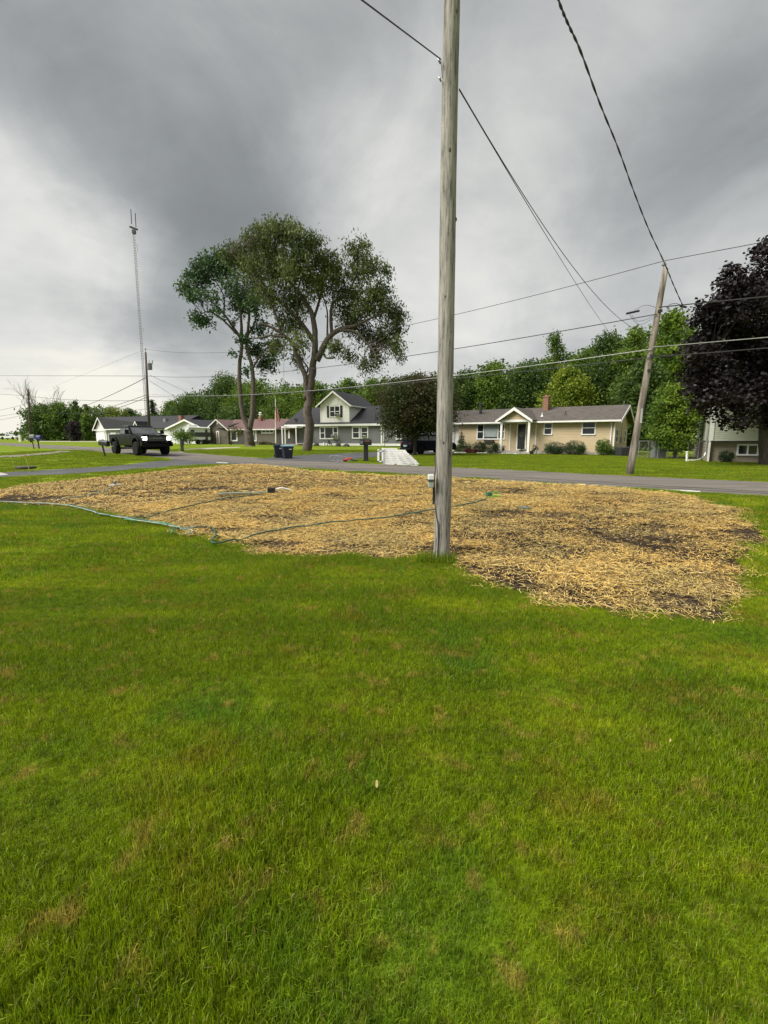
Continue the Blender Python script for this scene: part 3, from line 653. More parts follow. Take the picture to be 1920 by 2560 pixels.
tree('tall airy tree with two slim trunks, left of the big spreading tree', bL, blobs8(crL, YL, 5), 'airyb', T, 102, leaf=.38, per=26, dens=1.5, crad=.60, droop=.5, hang=.2, flat=.1, asp=.45, gap=.26, shell=.6, barkm=barkm_)

# -- generic crowns: (centre px, top py, half width px, distance) -> trunk and a heap of foliage masses
def gtree(label, px, top, hw, Y, kind, seed, bot=None, name='deciduous_tree', group=None, leaf=None, dens=1.0, nb=None, basepx=None, trunk=.2, conic=0., low=.12, crad=None, per=9, **kw):
    r = np.random.default_rng(seed); k = Y / F
    bx = px if basepx is None else basepx
    c0 = atY(bx, 1100, Y); base = onG(c0.x, Y)
    zt = atY(px, top, Y).z; cx = atY(px, top, Y).x; W = hw * k; H = zt - base.z
    zb = base.z + H * low if bot is None else atY(px, bot, Y).z
    nb = nb or int(10 + min(16, H * 1.3)); bl = []
    for i in range(nb):
        u = (i + .5) / nb; z = zb + (zt - zb) * u
        prof = math.sqrt(max(.02, 1 - abs(2 * u - .86) ** 2.4)) if not conic else max(.06, (1 - u)) ** .8
        rr = W * r.uniform(.36, .56) * (.5 + .5 * prof) * (1 if not conic else .8)
        ang = r.uniform(0, 6.283); q = max(0, W * prof - rr) * r.uniform(.55, 1.0)
        x_, y_ = cx + math.cos(ang) * q, Y + math.sin(ang) * q * .8
        rz = min(rr * r.uniform(.75, 1.05), (zt - zb) * .35); z = min(max(z, zb + rz * .6), zt - rz * .9)
        bl.append(((x_, y_, z), (rr, rr, rz)))
    bl.append(((cx, Y, zt - W * .22), (W * .28, W * .28, W * .24)))
    bl.append(((cx, Y, (zt + zb) / 2), (W * .6, W * .6, (zt - zb) * .36)))
    crad = crad or max(.18, W * .16); leaf = leaf or crad * .42
    tr = trunk * H / 8
    lm = [([base + Vector((0, 0, -.15)), Vector((base.x * .6 + cx * .4, Y, base.z + H * .35)), Vector((cx, Y, base.z + H * .82))], tr, tr * .3)]
    for c, rad in bl[:7]:
        h = base.z + H * r.uniform(.22, .5); lm.append(([Vector((cx * .4 + base.x * .6, Y, h)), Vector(((cx + c[0]) / 2, (Y + c[1]) / 2, (h + c[2]) / 2 + .15)), Vector(c)], tr * .4, tr * .12))
    return tree(label, base, bl, kind, lm, seed, leaf=leaf, per=per, dens=dens, name=name, group=group, crad=crad, barkm=barkd, **kw)
WG = 'trees of the wood behind the houses'
W_ = [  # label, px, top, half width, distance, kind, extra
    ('dark round tree at the left end of the wood, behind the far utility pole', 105, 1012, 34, 118, 'dark', {}),
    ('dark shaggy tree in the middle of the left thicket, under the bare tree', 145, 1008, 30, 112, 'mid', {}),
    ('tall feathery dark spruce in the left thicket', 186, 1000, 24, 110, 'dark', dict(conic=1)),
    ('lighter feathery tree at the right end of the left thicket', 214, 1010, 20, 108, 'mid', dict(conic=.8)),
    ('small dark purple-leaved tree low in front of the left thicket', 182, 1052, 14, 100, 'maroon', {}),
    ('yellow green tree top showing above the white garage roof', 282, 1019, 34, 126, 'yel', {}),
    ('thin flat-topped tree beyond the garage roof beside the tower', 318, 1021, 24, 130, 'dark', {}),
    ('dark spruce just right of the transformer pole', 380, 1000, 26, 122, 'fir', dict(conic=1)),
    ('pale green tree between the spruce and the wood, above the dark roofs', 428, 1004, 27, 118, 'mid', {}),
    ('large dark tree above the travel trailer', 485, 985, 50, 108, 'dark', {}),
    ('dark green wood tree behind the left airy tree', 560, 938, 56, 100, 'dark', {}),
    ('mid green wood tree behind the flag pole', 640, 950, 60, 96, 'mid', {}),
    ('dark low tree behind the red metal roof', 600, 1010, 60, 92, 'dark', {}),
    ('mid green tree behind the trunk of the spreading tree', 705, 975, 48, 90, 'mid', {}),
    ('bushy green tree just left of the gabled upper storey', 780, 952, 52, 86, 'fresh', {}),
    ('airy green tree rising behind the gabled upper storey', 872, 948, 42, 88, 'fresh', dict(gap=.3)),
    ('light green tree between the gable and the bronze tree', 925, 944, 44, 84, 'mid', dict(gap=.28)),
    ('dark tree behind the bronze tree', 1030, 940, 62, 80, 'dark', {}),
    ('dark green tree just right of the near pole, behind the ranch house', 1165, 926, 48, 74, 'dark', {}),
    ('mid green tree with a pointed top behind the black flue', 1235, 905, 52, 72, 'mid', {}),
    ('broad dark green tree behind the porch gable', 1315, 908, 60, 70, 'dark', {}),
    ('tall narrow tree standing above the rest of the wood', 1388, 834, 36, 72, 'mid', {}),
    ('bright yellow green maple behind the brick chimney', 1420, 918, 56, 62, 'yel', {}),
    ('dark tree behind the yellow green maple', 1460, 880, 46, 70, 'mid', {}),
    ('tall dark green tree behind the right half of the ranch roof', 1525, 832, 60, 64, 'dark', {}),
    ('tall green tree just left of the leaning pole', 1590, 818, 50, 60, 'mid', {}),
    ('bright green tall tree right of the leaning pole', 1685, 775, 66, 52, 'fresh', {}),
    ('deep green tree behind the chain fence', 1615, 905, 60, 50, 'dark', {}),
    ('green tree between the leaning pole and the purple maple', 1760, 830, 56, 50, 'mid', {}),
]
for i, (lb, px, top, hw, Y, kd, kw) in enumerate(W_):
    gtree(lb, px, top, hw * (1.6 if not kw.get('conic') else 1.2), Y, kd, 300 + i, group=WG, dens=1.5 if kd != 'maroon' else 1, crad=max(.5, hw * Y / F * .17), leaf=max(.34, hw * Y / F * .085), per=11, low=.0, nb=26, **kw)
# far-off tree line closing the wood low down
WP = ([-400, 60, 72, 90, 160, 228, 246, 262, 420, 470, 560, 660, 760, 860, 930, 1050, 1150, 1250, 1350, 1450, 1520, 1600, 1700, 1760, 2300], [1092, 1080, 1052, 1026, 1020, 1030, 1060, 1072, 1032, 1005, 960, 972, 972, 968, 960, 950, 940, 925, 912, 885, 862, 848, 830, 830, 830])
Pc = []; r_ = np.random.default_rng(5)
for x in list(range(74, 246, 5)) + list(range(246, 2300, 9)):
    Yw = np.interp(x, [74, 500, 900, 1300, 1600, 2300], [112, 118, 98, 84, 76, 70]) + r_.uniform(-2, 4); p = atY(x, np.interp(x, *WP) + 9 * math.sin(x * .05) + 6 * math.sin(x * .13), Yw); gz = G(p.x, p.y)
    for j in range(26):
        h = j / 26 + r_.uniform(0, .05); Pc.append((p.x + r_.normal(0, .8), p.y + r_.normal(0, 1.6), gz + (p.z - gz) * h))
V, Fq = leaves(np.array(Pc), .85, 18, .60, 6, .2, .6)
tag(npmesh('wood', V, Fq, LM['dark']), 'continuous dark depth of the wood behind the houses', 'wood', kind='stuff')
Pc = []
for x in range(-500, 130, 5):
    p = atY(x, 1088 - 4 * abs(math.sin(x * .05)) - 3 * math.sin(x * .021), 330); gz = G(p.x, p.y)
    for j in range(6): Pc.append((p.x + r_.normal(0, 1.2), p.y + r_.normal(0, 3), gz + (p.z - gz) * r_.uniform(.1, 1)))
V, Fq = leaves(np.array(Pc), 1.0, 12, 1.3, 7, .2, .6)
tag(npmesh('tree_line', V, Fq, LM['dark']), 'distant tree line on the left horizon', 'tree line', kind='stuff')

# named individual trees in front
gtree('bronze leaved round tree in front of the grey house, right of the mailbox', 1037, 942, 130, 36, 'bronze', 401, bot=1078, nb=34, trunk=.22, crad=.40, leaf=.17, per=22, dens=1.35, low=.2, basepx=1037)
gtree('small bushy green tree with pale trunk beside the chain fence', 1690, 962, 84, 30, 'fresh', 402, bot=1122, nb=20, crad=.32, leaf=.16, per=20, dens=1.3, low=.2, basepx=1694, trunk=.26)
gtree('small bright green tree behind the dark post, right of the pickup', 462, 1071, 44, 45, 'fresh', 403, bot=1106, crad=.24, leaf=.16, per=8, dens=.8, gap=.35, basepx=455, trunk=.2)
gtree('thin sparse sapling in front of the brown house wall', 586, 1064, 34, 62, 'olive', 404, bot=1098, crad=.3, leaf=.18, per=7, dens=.55, basepx=576, trunk=.2, gap=.35)
# purple maple: broad tiers from the picture at its own distance
Yp = gnd(1912, 1163).y; rp = np.random.default_rng(77); bl = []
for x, y, rd in [(1828, 668, 16), (1828, 690, 22), (1826, 715, 30), (1822, 745, 42), (1890, 700, 45), (1930, 640, 38), (1960, 700, 70), (1860, 760, 60), (1780, 775, 34), (1765, 800, 30), (1800, 820, 55), (1760, 860, 42), (1740, 890, 34), (1780, 930, 60),
                 (1850, 850, 75), (1910, 880, 85), (1860, 950, 75), (1770, 985, 52), (1745, 940, 36), (1820, 1008, 56), (1800, 1038, 30), (1870, 1030, 45), (1920, 1000, 80), (1955, 1040, 45), (2000, 860, 110), (1990, 980, 90), (2040, 760, 90), (1985, 1030, 60), (1845, 1058, 22), (1915, 1062, 22), (1890, 640, 18), (1905, 610, 14)]:
    c = atY(x, y, Yp + rp.uniform(-1.3, 1.3)); R_ = rd * Yp / F; bl.append((tuple(c), (R_, R_ * 1.15, R_ * .8)))
b0 = gnd(1912, 1163)
lm = [([b0 + Vector((0, 0, -.2)), atY(1908, 1080, Yp), atY(1905, 960, Yp), atY(1890, 780, Yp)], .24, .07)]
for x, y in ((1800, 1000), (1780, 880), (1830, 760), (1960, 860), (1870, 1020), (2000, 950)): lm.append(([atY(1907, 1040, Yp), atY((x + 1907) / 2, y + 40, Yp), atY(x, y, Yp)], .1, .03))
tree('large near-black purple maple overhanging the right edge', b0, bl, 'maroon', lm, 405, leaf=.17, per=22, dens=1.5, name='maple_tree', crad=.27, gap=.22, droop=.3, flat=.45, asp=.75, barkm=barkd, shell=.45)
# bare dead tree
rb = np.random.default_rng(9); bd = empty('bare_tree', onG(*atY(112, 1100, 116).xy), 'leafless dead tree standing above the left thicket', 'tree')
tb = MB()
def br(p, d, l, r0, lev):
    q = [p]; dd = Vector(d)
    for i in range(4): dd = (dd + Vector(rb.normal(0, .10, 3)) + Vector((0, 0, .05))).normalized(); q.append(q[-1] + dd * l / 4)
    tb.tube(q, [r0 * (1 - .13 * i) for i in range(5)], 5 if lev < 2 else 4, cap=False)
    if lev >= 4: return
    for k in range(3 if lev < 1 else (4 if lev < 3 else 3)):
        s = q[1 + (k % 4)] if lev > 0 else q[2 + k % 3]
        nd = (dd + Vector((rb.normal(0, .55), rb.normal(0, .5), rb.normal(.1, .25)))).normalized(); br(s, nd, l * rb.uniform(.55, .75), r0 * .5, lev + 1)
for dx in (-.30, .0, .32): br(Vector((0, 0, 0)), (dx, 0, 1), 7.0, .20, 0)
tb.build('trunk', mat('dead_wood', (.20, .18, .16), .95, (.12, .105, .095), 3), bd, smooth=True)

# ------------------------------------------------------------------ shrubs
def shrub(label, px, base_py, top_py, hw, kind, seed, name='round_shrub', cat='shrub', group=None, dens=2.2, leaf=.055, conic=0, sq=1, v=None, per=9, crad=.09):
    p = gnd(px, base_py) if v is None else v; k = p.y / F; H = (base_py - top_py) * k * 1.12; W = hw * k * 1.1
    bl = []
    if conic:
        for i in range(7): u = i / 6; bl.append(((p.x, p.y, p.z + H * (.06 + .84 * u)), (W * (1.02 - u), W * (1.02 - u), H * .12)))
    else: bl = [((p.x, p.y, p.z + H * .5), (W * .92, W * .92 * sq, H * .46)), ((p.x, p.y, p.z + H * .30), (W * .9, W * .9 * sq, H * .30))]
    r = np.random.default_rng(seed)
    for i in range(5): a = r.uniform(0, 6.28); bl.append(((p.x + math.cos(a) * W * .55, p.y + math.sin(a) * W * .5 * sq, p.z + H * r.uniform(.3, .7)), (W * .3, W * .3, H * .22))) if not conic else None
    return tree(label, p, bl, kind, [([p, p + Vector((0, 0, H * .5)), p + Vector((0, 0, H * .8))], .04, .01)], seed, leaf=leaf, per=per, dens=dens, name=name, cat=cat, group=group, crad=crad, twig=False, barkm=barkd, shell=.25, flat=.1)
# ------------------------------------------------------------------ houses
class House:
    """local frame: x along the front (left to right), y away from the road, z up"""
    def __init__(s, name, label, cat, pL, pR, z=None):
        pL, pR = Vector(pL), Vector(pR); u = (pR - pL); s.len = Vector((u.x, u.y)).length; s.rz = math.atan2(u.y, u.x)
        s.O = Vector((pL.x, pL.y, G(*(pL.lerp(pR, .5)).xy) if z is None else z)); s.u = Vector((math.cos(s.rz), math.sin(s.rz), 0)); s.v = Vector((-math.sin(s.rz), math.cos(s.rz), 0))
        s.root = empty(name, s.O, label, cat, rz=s.rz)
    def hit(s, px, py, v=0):
        d = ray(px, py); c = Vector((0, 0, HC)); t = (s.O + s.v * v - c).dot(s.v) / d.dot(s.v); q = c + d * t - s.O
        return q.dot(s.u), q.z
    def hitu(s, px, py, u):       # on a side wall at local x = u: returns (v, z)
        d = ray(px, py); c = Vector((0, 0, HC)); t = (s.O + s.u * u - c).dot(s.u) / d.dot(s.u); q = c + d * t - s.O
        return q.dot(s.v), q.z
    def world(s, x, y, z): return s.O + s.u * x + s.v * y + Vector((0, 0, z))
def lap(mb, lo, hi, ulo, uhi, P, e=.12, out=.018):
    """lap siding: boards between heights lo and hi; ulo(z), uhi(z) give the ends; P(u, z, out)"""
    n = max(1, int(math.ceil((hi - lo) / e)))
    for i in range(n):
        a = lo + i * e; b = min(hi, a + e)
        mb.add([P(ulo(a), a, out), P(uhi(a), a, out), P(uhi(b), b, 0), P(ulo(b), b, 0)], [(0, 1, 2, 3)])
        mb.add([P(ulo(a), a, 0), P(uhi(a), a, 0), P(uhi(a), a, out), P(ulo(a), a, out)], [(0, 1, 2, 3)])
def window(h, a, b, z0, z1, P, mull=(), rails=(), fw=.09, gm=None, name='window', trimm=None, sash=.035, proud=.05):
    """frame with sill and pane; P(u, z, out) local"""
    m = MB()
    def bar(u0, u1, q0, q1, o0=-.02, o1=proud):
        vs = [P(u, z, o) for o in (o0, o1) for z in (q0, q1) for u in (u0, u1)]
        m.add(vs, [(0, 2, 3, 1), (4, 5, 7, 6), (0, 1, 5, 4), (2, 6, 7, 3), (0, 4, 6, 2), (1, 3, 7, 5)])
    bar(a, b, z1 - fw, z1); bar(a, b, z0, z0 + fw, o1=proud + .03); bar(a, a + fw, z0 + fw, z1 - fw); bar(b - fw, b, z0 + fw, z1 - fw)
    for x in mull: bar(x - fw * .45, x + fw * .45, z0 + fw, z1 - fw, o1=proud - .008)
    edges = [a + fw] + sorted(mull) + [b - fw]
    for z in rails: bar(a + fw, b - fw, z - sash, z + sash, o1=proud - .02)
    f = m.build(name, trimm or white, h.root)
    g = MB(); g.add([P(a + fw * .5, z0 + fw * .5, .024), P(b - fw * .5, z0 + fw * .5, .024), P(b - fw * .5, z1 - fw * .5, .024), P(a + fw * .5, z1 - fw * .5, .024)], [(0, 1, 2, 3)])
    g.build('pane', gm or glass, f); return f
def FP(u, z, o): return Vector((u, -o, z))          # front wall mapping (y = 0 plane)
def FPv(v): return lambda u, z, o: Vector((u, v - o, z))
def SPu(uu): return lambda v, z, o: Vector((uu + o, v, z))
def slab(mb, pts, th=.12):
    """roof slab from 4 local points, thickness downwards"""
    a = [Vector(p) for p in pts]; n = (a[1] - a[0]).cross(a[3] - a[0]).normalized(); n = n if n.z > 0 else -n
    b = [p - n * th for p in a]
    return mb.add(a + b, [(0, 1, 2, 3), (7, 6, 5, 4), (0, 4, 5, 1), (1, 5, 6, 2), (2, 6, 7, 3), (3, 7, 4, 0)])
def shingle(name, c, c2): return mat(name, c, .95, c2, 2.2, 6, stretch=(1, 1, 5), bump=.6, bscale=12, lo=.3, hi=.7)
m_beige = mat('beige_siding', (.50, .40, .245), .6, (.46, .365, .22), 1.5)
m_rroof = shingle('brown_shingles', (.115, .100, .088), (.060, .052, .047))
m_brick = mat('brick', (.30, .16, .10), .9, (.16, .085, .06), 9, bump=.5)
m_dk = mat('dark_metal', (.035, .036, .04), .5)
m_conc2 = mat('porch_concrete', (.36, .33, .29), .9, (.25, .22, .19), 3)

# ---- beige ranch house
H = House('ranch_house', 'long beige ranch house with brown roof, white porch gable and brick chimney', 'house', gnd(1146, 1131), gnd(1531, 1138))
u0, _ = H.hit(1146, 1100); u1 = H.len; ez = H.hit(1340, 1053)[1]; D = 8.2; rv = D / 2; rz_ = H.hit(1470, 1015, rv)[1]
print('ranch len', H.len, 'eave', ez, 'ridge', rz_)
oh = .45; sl = (rz_ - ez) / (rv + oh); zt = ez + sl * oh - .12
mb = MB(); lap(mb, .25, zt, lambda z: u0, lambda z: u1, FP, .125)
gz = lambda z: 0 if z <= zt else (z - zt) / sl
lap(mb, .25, rz_ - .2, lambda z: gz(z), lambda z: D - gz(z), SPu(u1), .125)
mb.box(u0, u1 - .02, .02, D, 0, zt); mb.build('wall', m_beige, H.root)
ug, _ = H.hit(1068, 1100); mb = MB(); mb.box(ug, u0 - .003, .3, D - .3, 0, zt); mb.build('garage_wall', white, H.root)
mb = MB(); mb.box(ug + .5, u0 - .5, .22, .297, .05, 2.25); 
for k in range(4): mb.box(ug + .55, u0 - .55, .19, .22, .12 + k * .54, .58 + k * .54)
mb.build('garage_door', mat('garage_door_white', (.72, .72, .70), .5), H.root)
mb = MB(); x0, x1 = ug - .4, u1 + .5
slab(mb, [(x0, -oh, ez), (x1, -oh, ez), (x1, rv, rz_), (x0, rv, rz_)]); slab(mb, [(x1, D + oh, ez), (x0, D + oh, ez), (x0, rv + .002, rz_), (x1, rv + .002, rz_)])
rf = mb.build('roof', m_rroof, H.root)
mb = MB(); mb.box(x0, x1, -oh - .10, -oh - .004, ez - .15, ez - .02); gt = mb.build('gutter', white, H.root)
mb = MB()
for s_ in (1, -1):
    a = Vector((x1 + .003, rv, rz_ - .03)); b_ = Vector((x1 + .003, rv - s_ * (rv + oh + .05), ez - .03))
    mb.add([a, b_, b_ + Vector((0, 0, -.22)), a + Vector((0, 0, -.24)), a + Vector((.04, 0, 0)), b_ + Vector((.04, 0, 0)), b_ + Vector((.04, 0, -.22)), a + Vector((.04, 0, -.24))], [(0, 1, 2, 3), (7, 6, 5, 4), (0, 4, 5, 1), (3, 2, 6, 7), (1, 5, 6, 2), (0, 3, 7, 4)])
mb.build('rake_board', white, H.root)
mb = MB(); mb.box(u1 - .02, u1 + .06, -.06, .1, .1, ez - .1); mb.build('corner_board', white, H.root)
mb = MB(); mb.tube([(u1 - .25, -.12, ez - .12), (u1 - .2, -.06, ez - .4), (u1 - .2, -.06, .2), (u1 - .15, -.3, .08)], .05, 8); mb.build('downspout', white, H.root)
mb = MB(); mb.box(u0, u1 + .02, -.03, .0, 0, .25); mb.box(u1, u1 + .03, .0, D, 0, .25); mb.build('foundation', m_conc2, H.root)
c5 = lambda x, y: (1060 + x * .205, 900 + y * .205); c6 = lambda x, y: (1360 + x * .205, 900 + y * .205)
def wpx(h, q0, q1, v=0, P=FP, **k):
    a, z1 = h.hit(*q0, v); b, z0 = h.hit(*q1, v); return window(h, min(a, b), max(a, b), z0, z1, P, **k)
a, z1 = H.hit(*c5(648, 782)); b, z0 = H.hit(*c5(985, 970))
window(H, a, b, z0, z1, FP, mull=(a + (b - a) * .25, a + (b - a) * .76), rails=(), gm=glass)
mb = MB(); mb.add([FP(a + (b - a) * .28, z0 + .22, .035), FP(a + (b - a) * .73, z0 + .22, .035), FP(a + (b - a) * .73, z1 - .12, .035), FP(a + (b - a) * .28, z1 - .12, .035)], [(0, 1, 2, 3)]); mb.build('window_shade', curtain, H.root)
for q_, r_q in ((a + .09, a + (b - a) * .22), (a + (b - a) * .80, b - .09)): mb = MB(); mb.box(q_, r_q, -.045, -.02, (z0 + z1) / 2 - .03, (z0 + z1) / 2 + .03); mb.build('sash', white, H.root)
mb = MB(); q, _ = H.hit(*c5(745, 970)); q2, zz = H.hit(*c5(858, 968)); mb.box(q, q2, -.28, -.09, zz - .22, zz - .02); mb.build('window_box', mat('dark_planter', (.03, .025, .022), .8), H.root)
zr = lambda q0, q1: (H.hit(*q0)[1] * .5 + H.hit(*q1)[1] * .5)
for q0, q1 in ((c5(1465, 765), c5(1565, 915)), (c6(465, 752), c6(628, 915))):
    wpx(H, q0, q1, rails=(zr(q0, q1) + .04,))
for (xa, ya), (xb, yb) in (((886, 752), (930, 925)), ((992, 785), (1028, 945))):
    v0, z1 = H.hitu(*c6(xa, ya), u1); v1, z0 = H.hitu(*c6(xb, yb), u1); z0 = min(z0, 1.0); z1 = max(2.0, min(z1, 2.2)); v0 = max(.6, min(v0, 6)); window(H, v0, v0 + max(.7, min(v1 - v0, 1.0)), .95, 2.05, SPu(u1 + .0), rails=(1.5,))
mb = MB(); mb.box(u1 + .02, u1 + .14, 3.6, 3.9, .9, 1.4); mb.tube([(u1 + .08, 3.75, 1.4), (u1 + .08, 3.75, rz_ + .3)], .02, 6); mb.build('electric_meter', steel, H.root)
a, z1 = H.hit(*c5(1138, 768)); b, z0 = H.hit(*c5(1245, 1072))
dr_ = window(H, a, b, .28, z1, FP, fw=.10, name='door', gm=glass, proud=.07)
mb = MB(); mb.lathe([(.22, 0), (.24, .004), (.20, .008)], 20, ((a + b) / 2 , -.03, (z1 + .28) / 2 + .2), 'y'); o = mb.build('oval_glass', mat('leaded_glass', (.16, .16, .15), .2, (.05, .05, .05), 20), dr_); o.scale = (1, 1, 1)
for q in (c5(1052, 900), c5(1365, 900)):
    a, _ = H.hit(*q); mb = MB(); mb.box(a - .05, a + .05, -.045, -.0, .25, ez - .2); mb.build('trim_board', white, H.root)
# porch
pv = -1.35; pa, _ = H.hit(*c5(925, 1125), pv); pb, _ = H.hit(*c5(1258, 1130), pv); pk, pz = H.hit(*c5(1103, 572), pv - .3); el, ezp = H.hit(*c5(872, 738), pv - .3); er, _ = H.hit(*c5(1325, 730), pv - .3)
for a in (pa, pb):
    mb = MB(); mb.box(a - .02, a + .16, pv - .09, pv + .09, -.02, ezp + .02); mb.box(a - .05, a + .19, pv - .12, pv + .12, -.02, .16); mb.build('porch_post', white, H.root)
mb = MB(); ps = (pz - ezp) / (er - pk)
lap(mb, ezp + .06, pz - .18, lambda z: pk - (pz - .12 - z) / ps * .82, lambda z: pk + (pz - .12 - z) / ps * .82, FPv(pv), .12); mb.build('porch_gable', m_beige, H.root)
mb = MB()
for sx, ex in ((-1, el), (1, er)):
    slab(mb, [(ex, pv - .32, ezp), (ex, rv - .5, ezp), (pk, rv - .5, pz), (pk, pv - .32, pz)], .10)
mb.build('porch_roof', m_rroof, H.root)
mb = MB()
for ex in (el, er):
    a = Vector((pk, pv - .33, pz - .02)); b_ = Vector((ex, pv - .33, ezp - .02)); dn_ = Vector((0, 0, -.26)); f_ = Vector((0, -.05, 0))
    mb.add([a, b_, b_ + dn_ * .75, a + dn_, a + f_, b_ + f_, b_ + dn_ * .75 + f_, a + dn_ + f_], [(0, 1, 2, 3), (7, 6, 5, 4), (0, 4, 5, 1), (3, 2, 6, 7), (1, 5, 6, 2), (0, 3, 7, 4)])
mb.box(pa, pb + .1, pv - .06, pv + .06, ezp - .14, ezp + .05); mb.build('porch_trim', white, H.root)
mb = MB(); mb.box(pa - .1, pb + .25, pv - .15, -.035, 0, .16); mb.box(pa, pb + .15, pv + .1, -.036, .16, .26); mb.build('porch_step', m_conc2, H.root)
# chimney etc.
ua, _ = H.hit(*c5(1450, 600), rv - 1); ub, zc_ = H.hit(*c5(1525, 440), rv - 1)
mb = MB(); mb.box(ua, ub, rv - 1.2, rv - .5, rz_ - .6, zc_); mb.box(ua - .04, ub + .04, rv - 1.24, rv - .46, zc_ - .12, zc_ - .004); mb.box(ua + .12, ub - .12, rv - 1.1, rv - .7, zc_, zc_ + .12); mb.build('chimney', m_brick, rf)
ua, _ = H.hit(*c5(672, 640), rv - 1.6); ub, zc_ = H.hit(*c5(710, 530), rv - 1.6); mb = MB(); mb.lathe([(.14, rz_ - 1.1), (.14, zc_ - .1), (.18, zc_ - .1), (.18, zc_), (.02, zc_ + .05)], 14, ((ua + ub) / 2, rv - 1.6, 0)); mb.build('flue_pipe', m_dk, rf)
for q, vv in ((c5(1440, 680), 1.0), (c6(265, 630), 1.4)):
    ua, zz = H.hit(*q, vv); zz = ez + sl * (vv + oh); mb = MB(); mb.lathe([(.14, -.02), (.05, .08), (.04, .25), (.06, .27), (.02, .30)], 10, (ua, vv, zz)); mb.build('roof_vent', m_dk if vv > 1.2 else white, rf)
RH = H
# shrubs of the ranch bed
def RV(px, v): q = RH.world(RH.hit(px, 1130, v)[0], v, 0); return onG(q.x, q.y)
SG = 'foundation shrubs of the ranch house'
shrub('pointed dark green cone shrub at the left end of the ranch house', 1153, 1130, 1078, 17, 'fir', 501, name='cone_shrub', conic=1, group=SG, crad=.12, leaf=.08, dens=2.5, v=RV(1153, -1.0))
shrub('small yellow shrub at the foot of the cone shrub', 1143, 1129.5, 1112, 7, 'gold', 502, group=SG, crad=.08, v=RV(1143, -1.0))
shrub('small round shrub touching the cone shrub on its right', 1170, 1130, 1106, 8, 'fir', 503, group=SG, v=RV(1170, -1.0))
shrub('clipped round shrub under the picture window, left one of the pair', 1198, 1130, 1103, 19, 'fir', 504, group=SG, v=RV(1198, -1.0))
shrub('clipped round shrub beside the left porch post', 1232, 1131, 1104, 17, 'fir', 505, group=SG, v=RV(1232, -2.0))
shrub('low magenta flowering mound below the picture window', 1170, 1132, 1121.5, 11, 'rose', 506, name='flowering_plant', cat='plant', group='flowering mounds', dens=2, v=RV(1170, -1.5))
shrub('low crimson mound right of the magenta one', 1189, 1132, 1122, 10, 'rose', 516, name='flowering_plant', cat='plant', group='flowering mounds', dens=2, v=RV(1189, -1.5))
shrub('clipped dark shrub right of the porch, left one of the pair', 1384, 1136, 1106, 25, 'fir', 507, group=SG, v=RV(1384, -1.0))
shrub('clipped dark shrub under the right bedroom window', 1436, 1137, 1103.5, 27, 'fir', 508, group=SG, v=RV(1436, -1.0))
shrub('loose feathery shrub near the right corner of the ranch house', 1509, 1138, 1100, 19, 'mid', 509, group=SG, dens=1.3, leaf=.09, v=RV(1509, -1.0))
shrub('dark spreading shrub right around the ranch house corner', 1540, 1139, 1118, 16, 'fir', 510, group=SG, dens=1.5)
shrub('small dark shrub beside the porch step', 1306, 1133, 1119, 9, 'fir', 511, group=SG, v=RV(1306, -1.0))
shrub('reddish potted bush right of the porch post', 1337, 1134, 1112, 8, 'bronze', 512, group=SG, v=RV(1337, -1.0))
shrub('white flowers beside the right porch post', 1342, 1135, 1124, 7, 'flower', 513, name='flowering_plant', cat='plant', dens=.9, v=RV(1342, -2.0))
shrub('reddish bush just inside the left porch post', 1257, 1131, 1111, 5, 'bronze', 514, group=SG, v=RV(1257, -1.0))
Pc = []
for q0, q1, n in (((1136, 1131.5), (1164, 1131.5), 60), ((1192, 1132), (1300, 1133.5), 230)):
    for i in range(n):
        p = RV(q0[0] + (q1[0] - q0[0]) * rng.uniform(), -1.9 + rng.uniform(-.15, .15)); Pc.append((p.x, p.y, p.z + .03))
V, Fq = leaves(np.array(Pc), .03, 5, .13, 8, 0, .8); tag(npmesh('white_stones', V, Fq, white), 'white landscaping stones edging the ranch house bed', 'stones', kind='stuff')

# ---- grey house with gabled upper storey
c4 = lambda x, y: (740 + x * .229, 940 + y * .229)
m_grey = mat('grey_board_wall', (.165, .168, .175), .8, (.14, .143, .15), 1.2)
m_cream = mat('cream_siding', (.80, .78, .76), .6, (.75, .73, .71), 1.5)
m_croof = shingle('charcoal_shingles', (.038, .040, .046), (.022, .023, .027))
H = House('two_storey_house', 'grey house with cream gabled upper storey, black roof and white trim', 'house', gnd(*c4(-90, 752)), gnd(*c4(1160, 775)))
_, f1 = H.hit(*c4(500, 545)); ul = H.hit(*c4(-90, 700))[0]; ur = H.hit(*c4(1450, 700))[0]; D = 9
print('grey house len', H.len, 'storey', f1)
mb = MB(); mb.box(ul, ur, 0, D, .3, f1); mb.build('wall', m_grey, H.root)
mb = MB(); mb.box(ul - .02, ur + .02, -.04, D, 0, .3); mb.build('foundation', white, H.root)
mb = MB(); mb.box(ul - .3, ur + .3, -.40, -.30, f1 - .02, f1 + .28); mb.box(ul - .3, ur + .3, -.30, .0, f1 + .0, f1 + .08)
u_ = H.hit(*c4(935, 650))[0]; mb.box(u_ - .1, u_ + .1, -.05, 0, .3, f1); u_ = H.hit(*c4(255, 650))[0]; mb.build('fascia', white, H.root)
mb = MB(); u_ = H.hit(*c4(962, 650))[0]; mb.tube([(u_, -.35, f1), (u_, -.08, f1 - .3), (u_, -.08, .3), (u_ + .1, -.3, .1)], .06, 8); mb.build('downspout', white, H.root)
sl2 = .52; rzl = f1 + .28 + sl2 * 4.9
